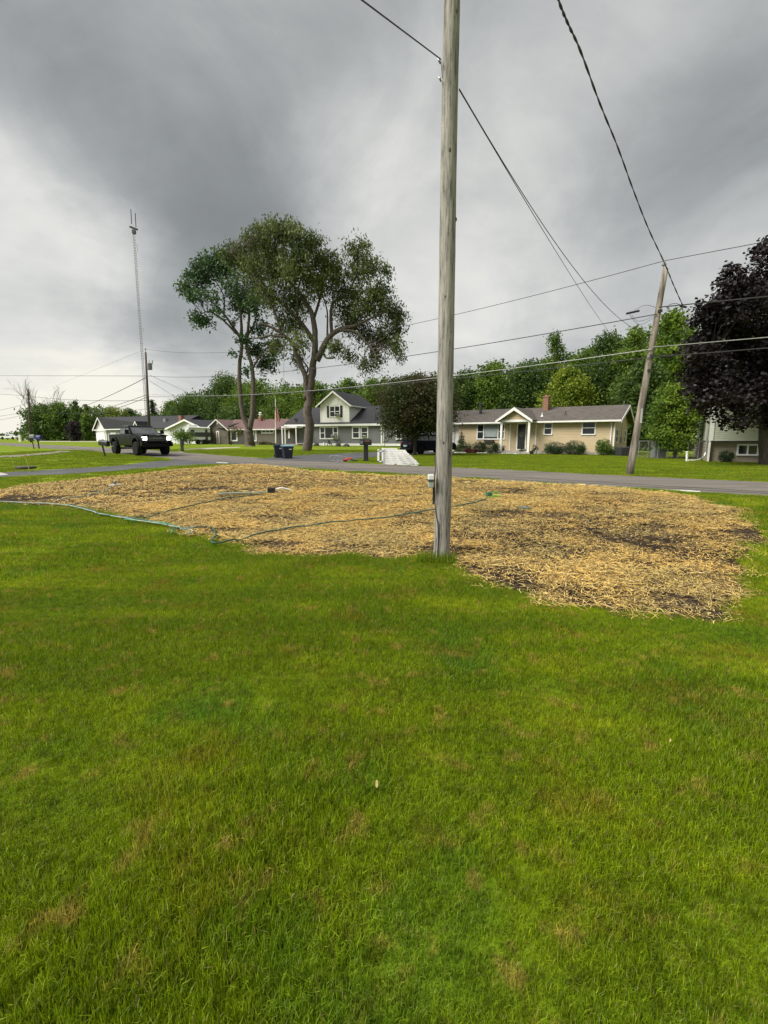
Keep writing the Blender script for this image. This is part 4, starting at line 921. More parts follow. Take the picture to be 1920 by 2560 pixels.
mb = MB(); slab(mb, [(ul - .4, -.42, f1 + .29), (ur + .3, -.42, f1 + .29), (ur + .3, 4.5, rzl), (ul - .4, 4.5, rzl)]); slab(mb, [(ur + .3, D + .4, f1 + .29), (ul - .4, D + .4, f1 + .29), (ul - .4, 4.502, rzl), (ur + .3, 4.502, rzl)])
rf = mb.build('roof', m_croof, H.root)
ua, zb = H.hit(*c4(272, 530)); ub, _ = H.hit(*c4(583, 525)); _, ze = H.hit(*c4(583, 305)); up, zp = H.hit(*c4(408, 168)); UD = 7.5
up = (ua + ub) / 2
mb = MB(); lap(mb, f1 + .3, ze, lambda z: ua, lambda z: ub, FPv(-.02), .13); lap(mb, f1 + .3, ze, lambda z: 0, lambda z: UD, SPu(ub), .13)
mb.box(ua, ub - .02, .0, UD, f1 + .3, ze); 
ws = (zp - ze) / (up - ua + .4); mb.build('upper_wall', m_cream, H.root)
mb = MB(); mb.prism([(ua - .05, ze), (ub + .05, ze), (up, zp - .15)], lambda p, q, t: Vector((p, t, q)), -.06, UD); mb.build('gable', mat('gable_panel', (.80, .78, .76), .7), H.root)
mb = MB()
eL, eR = ua - .5, ub + .5; zE = zp - (up - eL) * (zp - ze) / (up - ua + .25)
for ex in (eL, eR): slab(mb, [(ex, -.45, zE), (ex, UD + .3, zE), (up, UD + .3, zp + .08), (up, -.45, zp + .08)], .12)
ur_ = mb.build('upper_roof', m_croof, H.root)
mb = MB()
for ex in (eL, eR):
    a = Vector((up, -.46, zp + .06)); b_ = Vector((ex, -.46, zE - .02)); dn_ = Vector((0, 0, -.27)); f_ = Vector((0, -.05, 0))
    mb.add([a, b_, b_ + dn_ * .8, a + dn_, a + f_, b_ + f_, b_ + dn_ * .8 + f_, a + dn_ + f_], [(0, 1, 2, 3), (7, 6, 5, 4), (0, 4, 5, 1), (3, 2, 6, 7), (1, 5, 6, 2), (0, 3, 7, 4)])
mb.box(eR - .02, eR + .08, -.45, UD, zE - .2, zE - .02); mb.box(ua - .03, ua + .09, -.06, 0, f1 + .3, ze); mb.box(ub - .09, ub + .03, -.06, .02, f1 + .3, ze)
mb.build('rake_board', white, H.root)
mb = MB(); q, zz = H.hit(*c4(427, 290)); mb.prism([(q - .42, zz - .35)] + [(q + .42 * math.cos(R(a)), zz + .05 + .42 * math.sin(R(a))) for a in range(180, -1, -20)][::-1][::-1] + [(q + .42, zz - .35)], lambda p, q2, t: Vector((p, t, q2)), -.10, -.06); mb.build('gable_vent', white, H.root)
a, z1 = H.hit(*c4(365, 325)); b, z0 = H.hit(*c4(485, 450)); window(H, a, b, z0, z1, FPv(-.02), mull=((a + b) / 2,), rails=((z0 + z1) / 2,), fw=.12)
for q in ((341, 362), (485, 508)):
    a_, _ = H.hit(*c4(q[0], 400)); b_, _ = H.hit(*c4(q[1], 400)); mb = MB(); mb.box(a_, b_, -.09, -.04, z0, z1)
    for k in range(8): mb.box(a_ + .03, b_ - .03, -.11, -.09, z0 + .08 + k * (z1 - z0) / 8.4, z0 + .16 + k * (z1 - z0) / 8.4)
    mb.build('shutter', blk, H.root)
def ac_unit(q0, q1, label):
    a, z1 = H.hit(*q0); b, z0 = H.hit(*q1); mb = MB(); w_ = b - a; h_ = z1 - z0
    mb.box(0, w_, -.42, 0, 0, h_)
    o = mb.build('body', mat('ac_beige', (.55, .53, .48), .6, (.45, .43, .39), 12)); rt = empty('air_conditioner', H.world(a, -.07, z0), label, 'air conditioner', 'window air conditioners of the grey house', rz=H.rz); o.parent = rt
    g_ = MB(); [g_.box(.04, w_ - .04, -.44, -.42, .05 + k * (h_ - .1) / 4, .05 + (k + .55) * (h_ - .1) / 4) for k in range(4)]; g_.build('grille', m_dk, rt)
ac_unit(c4(438, 412), c4(478, 440), 'air conditioner in the upper storey window')
ac_unit(c4(400, 640), c4(452, 675), 'air conditioner in the wide ground floor window')
ac_unit(c4(730, 645), c4(772, 675), 'air conditioner in the narrow window above the mailbox')
a, z1 = H.hit(*c4(258, 555)); b, z0 = H.hit(*c4(462, 690)); window(H, a, b, z0, z1, FP, mull=(a + (b - a) * .28, a + (b - a) * .74), rails=(), fw=.14)
zz = (z0 + z1) / 2
for q_, r_q in ((a + .14, a + (b - a) * .25), (a + (b - a) * .77, b - .14)): mb = MB(); mb.box(q_, r_q, -.05, -.026, zz - .04, zz + .04); mb.build('sash', white, H.root)
for q0, q1 in ((c4(612, 550), c4(698, 685)), (c4(706, 550), c4(790, 682)), (c4(1090, 585), c4(1152, 695))):
    a, z1 = H.hit(*q0); b, z0 = H.hit(*q1); window(H, a, b, z0, z1, FP, rails=((z0 + z1) / 2,), fw=.15)
# open porch at the left end
pl0, _ = H.hit(*c3p(1165, 800)) if False else H.hit(724, 1090); pr0, _ = H.hit(753, 1090)
mb = MB(); mb.box(pl0, pr0 + .6, -1.9, -.42, f1 - .25, f1 + .02); mb.build('porch_roof', white, H.root)
for u_ in (pl0 + .06, pl0 + .55, pr0 + .4):
    mb = MB(); mb.box(u_ - .07, u_ + .07, -1.85, -1.71, .2, f1 - .25); mb.build('porch_post', white, H.root)
mb = MB(); mb.box(pl0 - .1, pr0 + .7, -1.9, -.045, 0, .2); mb.build('porch_floor', m_conc2, H.root)
GH = H
def rock(label, px, py, w_, h_, m, seed, name='rock', cat='rock', group=None):
    p = gnd(px, py); r = np.random.default_rng(seed); mb = MB(); k = p.y / F; w_ *= k; h_ *= k
    pr = [(w_ * .5, -.03), (w_ * .52, h_ * .25), (w_ * .38, h_ * .7), (w_ * .15, h_ * .98), (.01, h_)]; mb.lathe(pr, 9)
    mb.v = [(x + r.normal(0, w_ * .05), y + r.normal(0, w_ * .05), z + r.normal(0, h_ * .04)) for x, y, z in mb.v]
    o = mb.build(name, m, None); o.location = p; return tag(o, label, cat, group)
m_rock = mat('dark_rock', (.10, .095, .09), .9, (.05, .048, .045), 4, bump=.6)
RG = 'low shrubs and stones along the grey house wall'
rock('dark low stone at the grey wall below the left porch end', 791, 1114.5, 14, 8, m_rock, 1, group=RG)
rock('dark mound under the right end of the wide window', 846, 1116, 14, 9, m_rock, 2, group=RG)
rock('dark flat mound left of the mailbox at the grey wall', 866, 1116.5, 17, 7, m_rock, 3, group=RG)
rock('small white garden ornament at the grey wall', 810, 1114.8, 7, 8, white, 4, name='garden_ornament', cat='ornament')
p = gnd(824, 1115.5); mb = MB(); k = p.y / F
mb.tube([(-.3, 0, 0), (-.1, 0, 15 * k)], .05, 6); mb.tube([(.4, 0, 0), (-.1, 0, 15 * k)], .05, 6); mb.tube([(.05, .3, 0), (-.1, 0, 15 * k)], .05, 6); mb.box(-.25, .3, -.03, .03, .3, .36)
o = mb.build('garden_stand', m_dk); o.location = p; tag(o, 'dark three legged stand leaning at the grey wall', 'stand')

# ---- brown house with red metal roof
m_brown = mat('brown_siding', (.135, .118, .095), .8, (.115, .10, .08), 1.2)
m_brown2 = mat('dark_siding', (.075, .070, .066), .8, (.06, .056, .053), 1.2)
m_red = mat('red_metal_roof', (.20, .115, .110), .5, (.165, .095, .092), 1.2, stretch=(2.5, 1, 1))
H = House('bungalow', 'brown and charcoal bungalow with dull red metal roof and white framed windows', 'house', gnd(*z3(130, 882)), gnd(*z3(1165, 893)))
ul, _ = H.hit(*z3(130, 800)); um, _ = H.hit(*z3(392, 800)); ur, _ = H.hit(*z3(998, 800)); ue, _ = H.hit(*z3(1165, 800)); _, f1 = H.hit(*z3(700, 685)); _, fz = H.hit(*z3(250, 572))
print('bungalow', H.len, f1, fz)
mb = MB(); gx_ = (ul + um) / 2; _, gpz = H.hit(*z3(250, 570))
lap(mb, 0, f1 - .02, lambda z: ul, lambda z: um, FPv(-.5), .2); lap(mb, f1 - .02, gpz - .1, lambda z: ul + (z - f1 + .02) * (gx_ - ul) / (gpz - f1), lambda z: um - (z - f1 + .02) * (um - gx_) / (gpz - f1), FPv(-.5), .2)
mb.box(ul, um - .02, -.48, 8, 0, f1 - .03); lap(mb, 0, f1, lambda z: um + .02, lambda z: ur, FP, .2); mb.build('wall', m_brown, H.root)
mb = MB(); mb.box(um + .01, H.hit(*z3(610, 800))[0], -.12, .0, 0, f1 - .3); mb.build('dark_bay', m_brown2, H.root); mb = MB(); mb.box(ur, ue + 1.5, -.02, 7.9, 0, f1); mb.prism([(ur, f1), (ue + 1.6, f1), (ur + (ue + 1.6 - ur) * .75, gpz + .1)], lambda p, q, t: Vector((p, t, q)), -.02, 6); mb.build('dark_wall', m_brown2, H.root)
mb = MB(); mb.box(um + .02, ur, .02, 8, 0, f1 - .01); mb.build('inner_wall', m_brown, H.root)
mb = MB(); ez_ = f1 - .05
for a_, b_ in ((ul - .35, gx_), (um + .35, gx_)): slab(mb, [(a_, -.8, ez_ - .15), (a_, 5, ez_ - .15), (b_, 5, gpz + .1), (b_, -.8, gpz + .1)], .1)
slab(mb, [(gx_ + .2, -.4, ez_ + .02), (ur + .15, -.4, ez_ + .02), (ue + .4, 4, gpz + .22), (gx_, 4, gpz + .22)], .1); slab(mb, [(ur + .1, -.42, ez_ + .03), (ue + 1.9, -.42, ez_ - .12), (ue + 1.9, 4, ez_ - .1), (ue + .4, 4.01, gpz + .22)], .1)
for k in range(22):
    x = gx_ + .6 + k * (ur - gx_ - .6) / 21; mb.tube([(x, -.39, ez_ + .035), (x * .985 + .1, 3.95, gpz + .235)], .018, 4)
rf = mb.build('roof', m_red, H.root)
mb = MB(); mb.box(um + .2, ur + .1, -.47, -.41, ez_ - .12, ez_ + .02)
for a_ in (ul - .35, um + .35):
    A = Vector((gx_, -.81, gpz + .1)); B = Vector((a_, -.81, ez_ - .15)); dn_ = Vector((0, 0, -.16)); f_ = Vector((0, -.04, 0))
    mb.add([A, B, B + dn_, A + dn_, A + f_, B + f_, B + dn_ + f_, A + dn_ + f_], [(0, 1, 2, 3), (7, 6, 5, 4), (0, 4, 5, 1), (3, 2, 6, 7), (1, 5, 6, 2), (0, 3, 7, 4)])
mb.build('fascia', white, H.root)
mb = MB(); a, z1 = H.hit(*z3(242, 598)); b, z0 = H.hit(*z3(258, 628)); mb.box(a, b + .1, -.56, -.52, z0, z1); mb.build('gable_vent', white, H.root)
a, z1 = H.hit(*z3(238, 712)); b, z0 = H.hit(*z3(284, 875)); window(H, a, b, .1, z1, FPv(-.5), fw=.14, name='door', gm=mat('wood_door', (.22, .10, .05), .6))
a, z1 = H.hit(*z3(398, 700)); b, z0 = H.hit(*z3(496, 845)); window(H, a, b, z0, z1, FPv(-.12), fw=.18, rails=())
a, z1 = H.hit(*z3(690, 700)); b, z0 = H.hit(*z3(736, 846)); window(H, a, b, z0, z1, FP, fw=.16)
a, z1 = H.hit(*z3(795, 696)); b, z0 = H.hit(*z3(958, 744)); window(H, a, b, z0, z1, FP, fw=.14, mull=(a + (b - a) * .35, a + (b - a) * .67))
a, z1 = H.hit(*z3(1144, 700)); b, z0 = H.hit(*z3(1166, 808)); window(H, a, b, z0, z1, FPv(-.02), fw=.12)
a, zc_ = H.hit(*z3(768, 525), 3.4); b, _ = H.hit(*z3(806, 560), 3.4); mb = MB(); mb.box(a, b, 3, 3.6, gpz - .5, zc_); o = mb.build('chimney', m_brick, rf)
mb = MB(); mb.lathe([(.16, 0), (.16, .25), (.34, .28), (.1, .42), (.1, .5), (.28, .52), (.05, .66)], 12, ((a + b) / 2, 3.3, zc_)); mb.build('chimney_cap', white, rf)
mb = MB(); a, _ = H.hit(*z3(90, 885)); b, _ = H.hit(*z3(222, 885)); mb.box(a, b, -1.8, -.5, 0, .14); mb.build('step', m_conc2, H.root)
shrub('low reddish bush below the long white window of the bungalow', 662, 1112.5, 1104, 16, 'bronze', 520, dens=1.3, leaf=.15, crad=.25)
shrub('pink flowering twigs against the charcoal wall of the bungalow', 703, 1112, 1073, 6, 'rose', 521, name='climbing_plant', cat='plant', dens=.25, leaf=.12, crad=.2)
shrub('low grassy bush at the right end of the bungalow wall', 680, 1113, 1107, 10, 'olive', 522, dens=1.3, leaf=.12, crad=.2)

# ---- white garage and low house with dark roof
c2z = lambda x, y: (200 + x * .2893, 980 + y * .2893)
c1z = lambda x, y: (x * .2893, 860 + y * .2893)
m_wsid = mat('white_siding', (.66, .67, .66), .6, (.60, .61, .60), 1)
m_bluegrey = mat('blue_grey_siding', (.36, .38, .40), .6, (.33, .35, .37), 1)
H = House('garage', 'white and grey garage with long dark roof, far left behind the pickup', 'garage', gnd(241, 1104), gnd(540, 1109.5))
u0, _ = H.hit(*c1z(832, 800)); u1, _ = H.hit(*c1z(922, 800)); _, ez = H.hit(*c1z(920, 735)); up, pz = H.hit(*c1z(852, 638)); u2, _ = H.hit(420, 1090); L2 = u2 - u0
mb = MB(); mb.box(u0, u1, -.02, 7, 0, ez); mb.prism([(u0, ez), (u1, ez), ((u0 + u1) / 2, pz - .1)], lambda p, q, t: Vector((p, t, q)), -.02, 6); mb.build('front_wall', m_wsid, H.root)
mb = MB(); mb.box(u1 + .003, u2, .15, 7, 0, ez); mb.build('side_wall', m_bluegrey, H.root)
mb = MB(); xm = (u0 + u1) / 2
slab(mb, [(u0 - .4, -.4, ez - .12), (u0 - .4, 7.3, ez - .12), (xm, 7.3, pz + .1), (xm, -.4, pz + .1)], .12); slab(mb, [(u1 + .1, -.4, ez), (u2 + 2.5, -.35, ez), (u2 + 2.5, 4.5, pz + .05), (xm, -.4, pz + .1)], .1); slab(mb, [(xm, -.39, pz + .09), (u2 + 2.5, 4.5, pz + .04), (u2 + 2.5, 7.5, ez), (xm, 7.3, pz + .08)], .1)
mb.build('roof', m_croof, H.root)
mb = MB()
for a_ in (u0 - .4, u1 + .3):
    A = Vector((xm, -.42, pz + .08)); B = Vector((a_, -.42, ez - .12)); dn_ = Vector((0, 0, -.28)); f_ = Vector((0, -.05, 0))
    mb.add([A, B, B + dn_, A + dn_, A + f_, B + f_, B + dn_ + f_, A + dn_ + f_], [(0, 1, 2, 3), (7, 6, 5, 4), (0, 4, 5, 1), (3, 2, 6, 7), (1, 5, 6, 2), (0, 3, 7, 4)])
mb.box(u0 - .4, u1 + .3, -.4, -.3, ez - .25, ez - .08); mb.box(u1 + .1, u2 + 2.4, -.44, -.36, ez - .2, ez - .02); mb.build('fascia', white, H.root)
a, z1 = H.hit(*c1z(845, 762)); b, z0 = H.hit(*c1z(915, 842)); mb = MB(); mb.box(a, b, -.09, -.03, .02, z1)
for k in range(4): mb.box(a + .1, b - .1, -.11, -.09, .1 + k * z1 / 4, (k + 1) * z1 / 4 - .05)
mb.build('garage_door', m_cream, H.root)
for q0, q1 in ((950, 998), (1048, 1080)):
    a, z1 = H.hit(*c1z(q0, 765)); b, _ = H.hit(*c1z(q1, 765)); mb = MB(); mb.box(a, b, .05, .145, .05 if q0 < 1000 else 1.2, z1); mb.build('door' if q0 < 1000 else 'window', white, H.root)
H2 = House('low_house', 'low white house with dark roof and small front gable, behind the pickup', 'house', gnd(335, 1107), gnd(548, 1110.5))
ga, gz_ = H2.hit(*c1z(1192, 668)); _, ez = H2.hit(*c2z(690, 312)); a0, _ = H2.hit(*c1z(1170, 712)); b0_, _ = H2.hit(*c1z(1212, 712)); e0, _ = H2.hit(548, 1090); gp, gpz2 = H2.hit(*c2z(978, 240)); g0, _ = H2.hit(*c2z(830, 300)); g1, _ = H2.hit(*c2z(1112, 300))
D2 = 8
mb = MB(); mb.box(a0 - 1, g0, 0, D2, 0, ez); mb.box(g0, g1, -1.2, D2, 0, ez); mb.prism([(g0, ez), (g1, ez), (gp, gpz2 - .12)], lambda p, q, t: Vector((p, t, q)), -1.2, 4); mb.prism([(a0, ez), (b0_, ez), (ga, gz_ - .1)], lambda p, q, t: Vector((p, t, q)), -.1, 2); mb.build('wall', m_wsid, H2.root)
mb = MB(); rz2 = gpz2 + .1
slab(mb, [(a0 - 1.4, -.4, ez), (g0 + .5, -.4, ez), (gp, 4, rz2), (a0 - 1.4, 4, rz2)], .12); slab(mb, [(g1 + 3.5, -.4, ez - .15), (g1 - .6, -.4, ez - .15), (gp + .3, 4.02, rz2 - .05), (g1 + 3.5, 4.02, rz2 - .25)][::-1], .12)
for ex in (g0 - .5, g1 + .5): slab(mb, [(ex, -1.6, ez - .12), (ex, 3.9, ez - .12), (gp, 3.9, gpz2 + .05), (gp, -1.6, gpz2 + .05)], .12)
for ex in (a0 - .2, b0_ + .2): slab(mb, [(ex, -.5, ez - .05), (ex, 2, ez - .05), (ga, 2, gz_ + .02), (ga, -.5, gz_ + .02)], .08)
mb.build('roof', m_croof, H2.root)
for ii, (ex, ax, az, yy, bz) in enumerate(((g0 - .5, gp, gpz2 + .03, -1.62, ez - .12), (g1 + .5, gp, gpz2 + .03, -1.62, ez - .12), (a0 - .25, ga, gz_ + .03, -.52, ez - .05), (b0_ + .25, ga, gz_ + .03, -.52, ez - .05))):
    if ii % 2 == 0: mb = MB()
    A = Vector((ax, yy, az)); B = Vector((ex, yy, bz)); dn_ = Vector((0, 0, -.26)); f_ = Vector((0, -.05, 0))
    mb.add([A, B, B + dn_, A + dn_, A + f_, B + f_, B + dn_ + f_, A + dn_ + f_], [(0, 1, 2, 3), (7, 6, 5, 4), (0, 4, 5, 1), (3, 2, 6, 7), (1, 5, 6, 2), (0, 3, 7, 4)])
    if ii % 2: mb.build('fascia', white, H2.root)

for q, mm, wd in ((c1z(1435, 645), steel, .3), (c2z(878, 205), m_brick, .35)):
    a, zt_ = H2.hit(*q, 4); mb = MB(); mb.box(a - wd, a + wd, 3.6, 4.3, rz2 - .6, zt_); mb.build('chimney', mm, H2.root)
# house far left
H3 = House('far_house', 'small pale house at the far left behind the utility pole', 'house', gnd(56, 1101), gnd(84, 1101.5))
mb = MB(); _, ez = H3.hit(70, 1072); uL, _ = H3.hit(60, 1080); uR, _ = H3.hit(92, 1080); up, pz = H3.hit(58, 1053)
mb.box(uL, uR, 0, 8, 0, ez); mb.build('wall', m_wsid, H3.root)
mb = MB(); slab(mb, [(uL - 1.2, -.8, ez - .1), (uR + 2, -.8, ez - .1), (uR + 2, 4, pz), (uL - .4, 4, pz)], .2); mb.build('roof', m_croof, H3.root)
mb = MB(); a, z1 = H3.hit(66, 1082); mb.box(a, a + 1, -.06, -.02, 1, z1); mb.build('window', glass, H3.root)

# ---- split level house at the right edge
c7 = lambda x, y: (1600 + x * .2893, 600 + y * .2893)
m_brickp, t, b = nodemat('painted_brick')
tcx = t.nodes.new('ShaderNodeTexCoord'); sp_ = t.nodes.new('ShaderNodeSeparateXYZ'); t.links.new(tcx.outputs['Object'], sp_.inputs[0]); cb_ = t.nodes.new('ShaderNodeCombineXYZ'); t.links.new(sp_.outputs[0], cb_.inputs[0]); t.links.new(sp_.outputs[2], cb_.inputs[1])
bk = t.nodes.new('ShaderNodeTexBrick'); bk.inputs['Scale'].default_value = 1; bk.inputs['Brick Width'].default_value = .22; bk.inputs['Row Height'].default_value = .08; bk.inputs['Mortar Size'].default_value = .008
bk.inputs['Color1'].default_value = (.30, .25, .19, 1); bk.inputs['Color2'].default_value = (.36, .30, .225, 1); bk.inputs['Mortar'].default_value = (.20, .17, .14, 1)
t.links.new(cb_.outputs[0], bk.inputs['Vector']); t.links.new(bk.outputs[0], b.inputs['Base Color']); b.inputs['Roughness'].default_value = .9
H = House('split_level_house', 'split level house with tan brick base and pale green siding behind the purple maple', 'house', gnd(*c7(592, 1915)), gnd(*c7(1106, 1925)))
_, bz = H.hit(*c7(600, 1745)); ue = 10; _, tz = H.hit(*c7(600, 1400)); tz = max(tz, 4.2); print('split', bz, tz)
m_sage = mat('sage_siding', (.50, .52, .44), .6, (.46, .48, .40), 1.5)
mb = MB(); mb.box(0, ue, 0, 8, 0, bz); mb.build('brick_wall', m_brickp, H.root)
mb = MB(); mb.box(-.02, ue, -.30, 8, bz + .07, tz); lap(mb, bz + .07, tz, lambda z: -.02, lambda z: ue, FPv(-.31), .115); mb.build('wall', m_sage, H.root)
mb = MB(); mb.box(-.02, ue, -.33, .0, bz, bz + .069); mb.build('ledge', m_dk, H.root)
mb = MB(); mb.box(-.10, .06, -.36, -.31, bz + .07, tz); mb.box(-.08, -.022, -.3, .1, 0, tz); mb.build('corner_board', white, H.root)
mb = MB(); slab(mb, [(-.7, -.9, tz - .05), (ue + 1, -.9, tz - .05), (ue + 1, 4, tz + 1.9), (-.7, 4, tz + 1.9)], .14); slab(mb, [(ue + 1, 8.6, tz), (-.7, 8.6, tz), (-.7, 4.002, tz + 1.9), (ue + 1, 4.002, tz + 1.9)], .14); mb.build('roof', mat('grey_shingles', (.10, .105, .11), .95, (.065, .07, .075), 3), H.root)
mb = MB(); mb.box(-.72, ue, -1.0, -.905, tz - .28, tz - .06); mb.build('gutter', white, H.root)
a, z1 = H.hit(*c7(840, 1762)); b, z0 = H.hit(*c7(1020, 1865)); window(H, a, b, z0, z1, FP, mull=((a + b) / 2,), fw=.09)
mb = MB(); mb.tube([(-.16, .2, tz - .2), (-.16, .2, .5), (-.22, .1, .3), (-.35, -.05, .18)], .05, 8); mb.build('downspout', steel, H.root)
SH = H
shrub('small rounded dark shrub at the brick wall of the split level house', 1814, 1156, 1129, 17, 'fir', 530, leaf=.05, crad=.08, dens=2.5)
# white drain pipe on the lawn
mb = MB(); pts = [gnd(*c7(592, 1870)) + Vector((0, 0, .25)), gnd(*c7(560, 1885)) + Vector((0, 0, .12)), gnd(*c7(500, 1908)) + Vector((0, 0, .05)), gnd(*c7(420, 1912)) + Vector((0, 0, .05))]; mb.tube(catmull(pts), .045, 8)
tag(mb.build('drain_pipe', white), 'white curved drain pipe lying on grass beside the split level house', 'pipe')
p = gnd(*c7(404, 1914)); k = p.y / F; mb = MB(); mb.lathe([(.06, 0), (.06, 22 * k), (.075, 22 * k), (.075, 25 * k), (.01, 25.5 * k)], 12); o = mb.build('vent_pipe', white); o.location = p; o.rotation_euler = (0, R(-4), 0); tag(o, 'short upright white pipe standing in the lawn beside the small tree', 'pipe')
# chain link fence behind
m_fence = mat('fence_wire', (.10, .10, .10), .6)
fa, fb = gnd(1595, 1146), gnd(1770, 1149); fr = empty('chain_link_fence', fa, 'low dark chain link fence in the shade beyond the leaning pole', 'fence')
n = 7; dvec = fb - fa
for i in range(n + 1):
    q = dvec * (i / n); mb = MB(); mb.tube([q, q + Vector((0, 0, 1.15))], .03, 6); mb.build('fence_post', steel, fr)
mb = MB(); mb.tube([Vector((0, 0, 1.13)), dvec + Vector((0, 0, 1.13))], .02, 6); mb.build('top_rail', steel, fr)
mb = MB()
for i in range(64):
    for sgn in (1, -1):
        a = dvec * (i / 64); b = dvec * min(1, max(0, (i + 8 * sgn) / 64)); mb.tube([a + Vector((0, 0, .03)), b + Vector((0, 0, 1.12))], .004, 3, cap=False)
mb.build('mesh_panel', m_fence, fr)
for px, lb in ((1652, 'grey upright bin behind the chain fence, left one'), (1664, 'darker upright bin behind the chain fence, right one')):
    p = gnd(px, 1146) + Vector((0, .6, 0)); k = p.y / F; rt = empty('storage_bin', p, lb, 'bin', 'bins behind the chain fence'); mb = MB(); mb.box(-.22, .22, -.25, .25, 0, 1.0); mb.build('body', mat('bin_grey', (.20, .22, .24), .6), rt, bevel=.03); mb = MB(); mb.box(-.25, .25, -.28, .28, 1.003, 1.08); mb.build('lid', MATS['bin_grey'], rt, bevel=.02)
p = gnd(1567, 1141); mb = MB(); rt = empty('air_conditioner', p, 'dark air conditioning cabinet at the right end wall of the ranch house', 'air conditioner'); mb.box(-.45, .45, 0, .8, 0, .65); mb.build('cabinet', m_dk, rt, bevel=.03); mb = MB(); mb.lathe([(.34, .655), (.36, .68), (.1, .69)], 16, (0, .4, 0)); mb.build('fan_grille', steel, rt)
# ------------------------------------------------------------------ poles
m_pole, t, b = nodemat('weathered_pole')
tco = t.nodes.new('ShaderNodeTexCoord').outputs['Object']
ca = rmp(t, nz(t, tco, 34, 7, .75, (1, 1, .07)), [(.36, (.065, .060, .056)), (.43, (.20, .194, .182)), (.53, (.325, .308, .288)), (.72, (.455, .435, .41))])
ca = mixc(t, 1.0, ca, rmp(t, nz(t, tco, 2.2, 4, .6, (1, 1, .5)), [(.3, (.74, .72, .70)), (.7, (1.1, 1.1, 1.08))]), 'MULTIPLY')
vo = t.nodes.new('ShaderNodeTexVoronoi'); mpv = t.nodes.new('ShaderNodeMapping'); mpv.inputs['Scale'].default_value = (5, 5, 1.6); t.links.new(tco, mpv.inputs[0]); t.links.new(mpv.outputs[0], vo.inputs['Vector']); vo.inputs['Scale'].default_value = 1
ca = mixc(t, rmp(t, vo.outputs['Distance'], [(.05, (.85, .85, .85)), (.11, (0, 0, 0))]), ca, (.05, .04, .03))
t.links.new(ca, b.inputs['Base Color']); b.inputs['Roughness'].default_value = .9; b.inputs['Specular IOR Level'].default_value = .2
bp = t.nodes.new('ShaderNodeBump'); bp.inputs['Strength'].default_value = .9; bp.inputs['Distance'].default_value = .012
t.links.new(nz(t, tco, 30, 6, .75, (1, 1, .05)), bp.inputs['Height']); t.links.new(bp.outputs[0], b.inputs['Normal'])
m_pole2 = mat('old_pole', (.30, .262, .215), .9, (.085, .070, .058), 9, 5, stretch=(1, 1, .12), bump=.6)
m_pole3 = mat('dark_pole', (.10, .075, .06), .9, (.06, .045, .04), 6, stretch=(1, 1, .1))
m_porc = mat('insulator_grey', (.30, .31, .32), .3)
m_can = mat('transformer_grey', (.17, .18, .19), .5)
pb = gnd(1104, 1400); prt = empty('utility_pole', pb, 'thick weathered grey pole standing nearest, at the edge of lawn and straw', 'utility pole')
mb = MB(); H_ = 8.6; prof = []
dx = (atY(1130, 0, pb.y).x - pb.x) / (atY(1130, 0, pb.y).z - pb.z)
for i in range(61):
    z = -.3 + i * (H_ + .3) / 60; r0 = .108 - .0026 * z
    for k in range(28):
        g_ = 2 * math.pi * k / 28; rr = r0 * (1 + .022 * math.sin(5 * g_ + z * .5) + .012 * math.sin(11 * g_ + z * 1.7) + .01 * math.sin(z * 2.1 + g_)) + .0012 * random.uniform(-1, 1)
        mb.v.append((dx * z + rr * math.cos(g_) + .006 * math.sin(z * .9), rr * math.sin(g_), z))
mb.f = [(i * 28 + k, i * 28 + (k + 1) % 28, (i + 1) * 28 + (k + 1) % 28, (i + 1) * 28 + k) for i in range(60) for k in range(28)] + [tuple(range(28))[::-1], tuple(range(60 * 28, 61 * 28))]
mb.build('pole', m_pole, prt, smooth=True)
def onpole(px, py, side=-1):     # local point on the near pole's face
    q = atY(px, py, pb.y - .07); return q - pb
mb = MB(); mb.tube(catmull([onpole(1092, 1140) + Vector((-.02, .05, 0)), onpole(1089, 1175), onpole(1086.5, 1190), onpole(1087, 1245), onpole(1090, 1285), onpole(1094, 1310) + Vector((0, -.03, 0)), onpole(1095, 1345) + Vector((0, -.03, 0)), onpole(1092, 1400) + Vector((0, -.03, 0))]), .0065, 6); mb.build('ground_wire', wirem, prt)
mb = MB(); a = onpole(1080, 1190); 
mb.box(-.042, .026, -.075, .02, -.145, 0, T=lambda q: q + a + Vector((-.008, .0, 0))); mb.build('meter_box', mat('box_grey_green', (.30, .36, .33), .5), prt, bevel=.008)
mb = MB(); mb.box(-.046, .030, -.080, .024, -.045, .022, T=lambda q: q + a + Vector((-.008, .0, 0))); mb.build('box_hood', mat('box_white', (.66, .70, .69), .45), prt, bevel=.01)
mb = MB(); mb.box(-.048, .032, -.083, -.02, -.062, -.048, T=lambda q: q + a + Vector((-.008, .0, 0))); mb.build('box_strap', blk, prt)
mb = MB(); mb.tube([onpole(1085, 1215) + Vector((0, .05, 0)), onpole(1084.5, 1262) + Vector((0, .05, 0))], .012, 6); mb.build('conduit', blk, prt)
mb = MB()
for qx, qy in ((1102, 150), (1104, 195)): c_ = onpole(qx, qy); mb.tube([c_ + Vector((0, .05, 0)), c_ + Vector((-.03, .0, .01)), c_ + Vector((-.02, -.02, -.02))], .01, 6)
mb.build('hook', steel, prt)
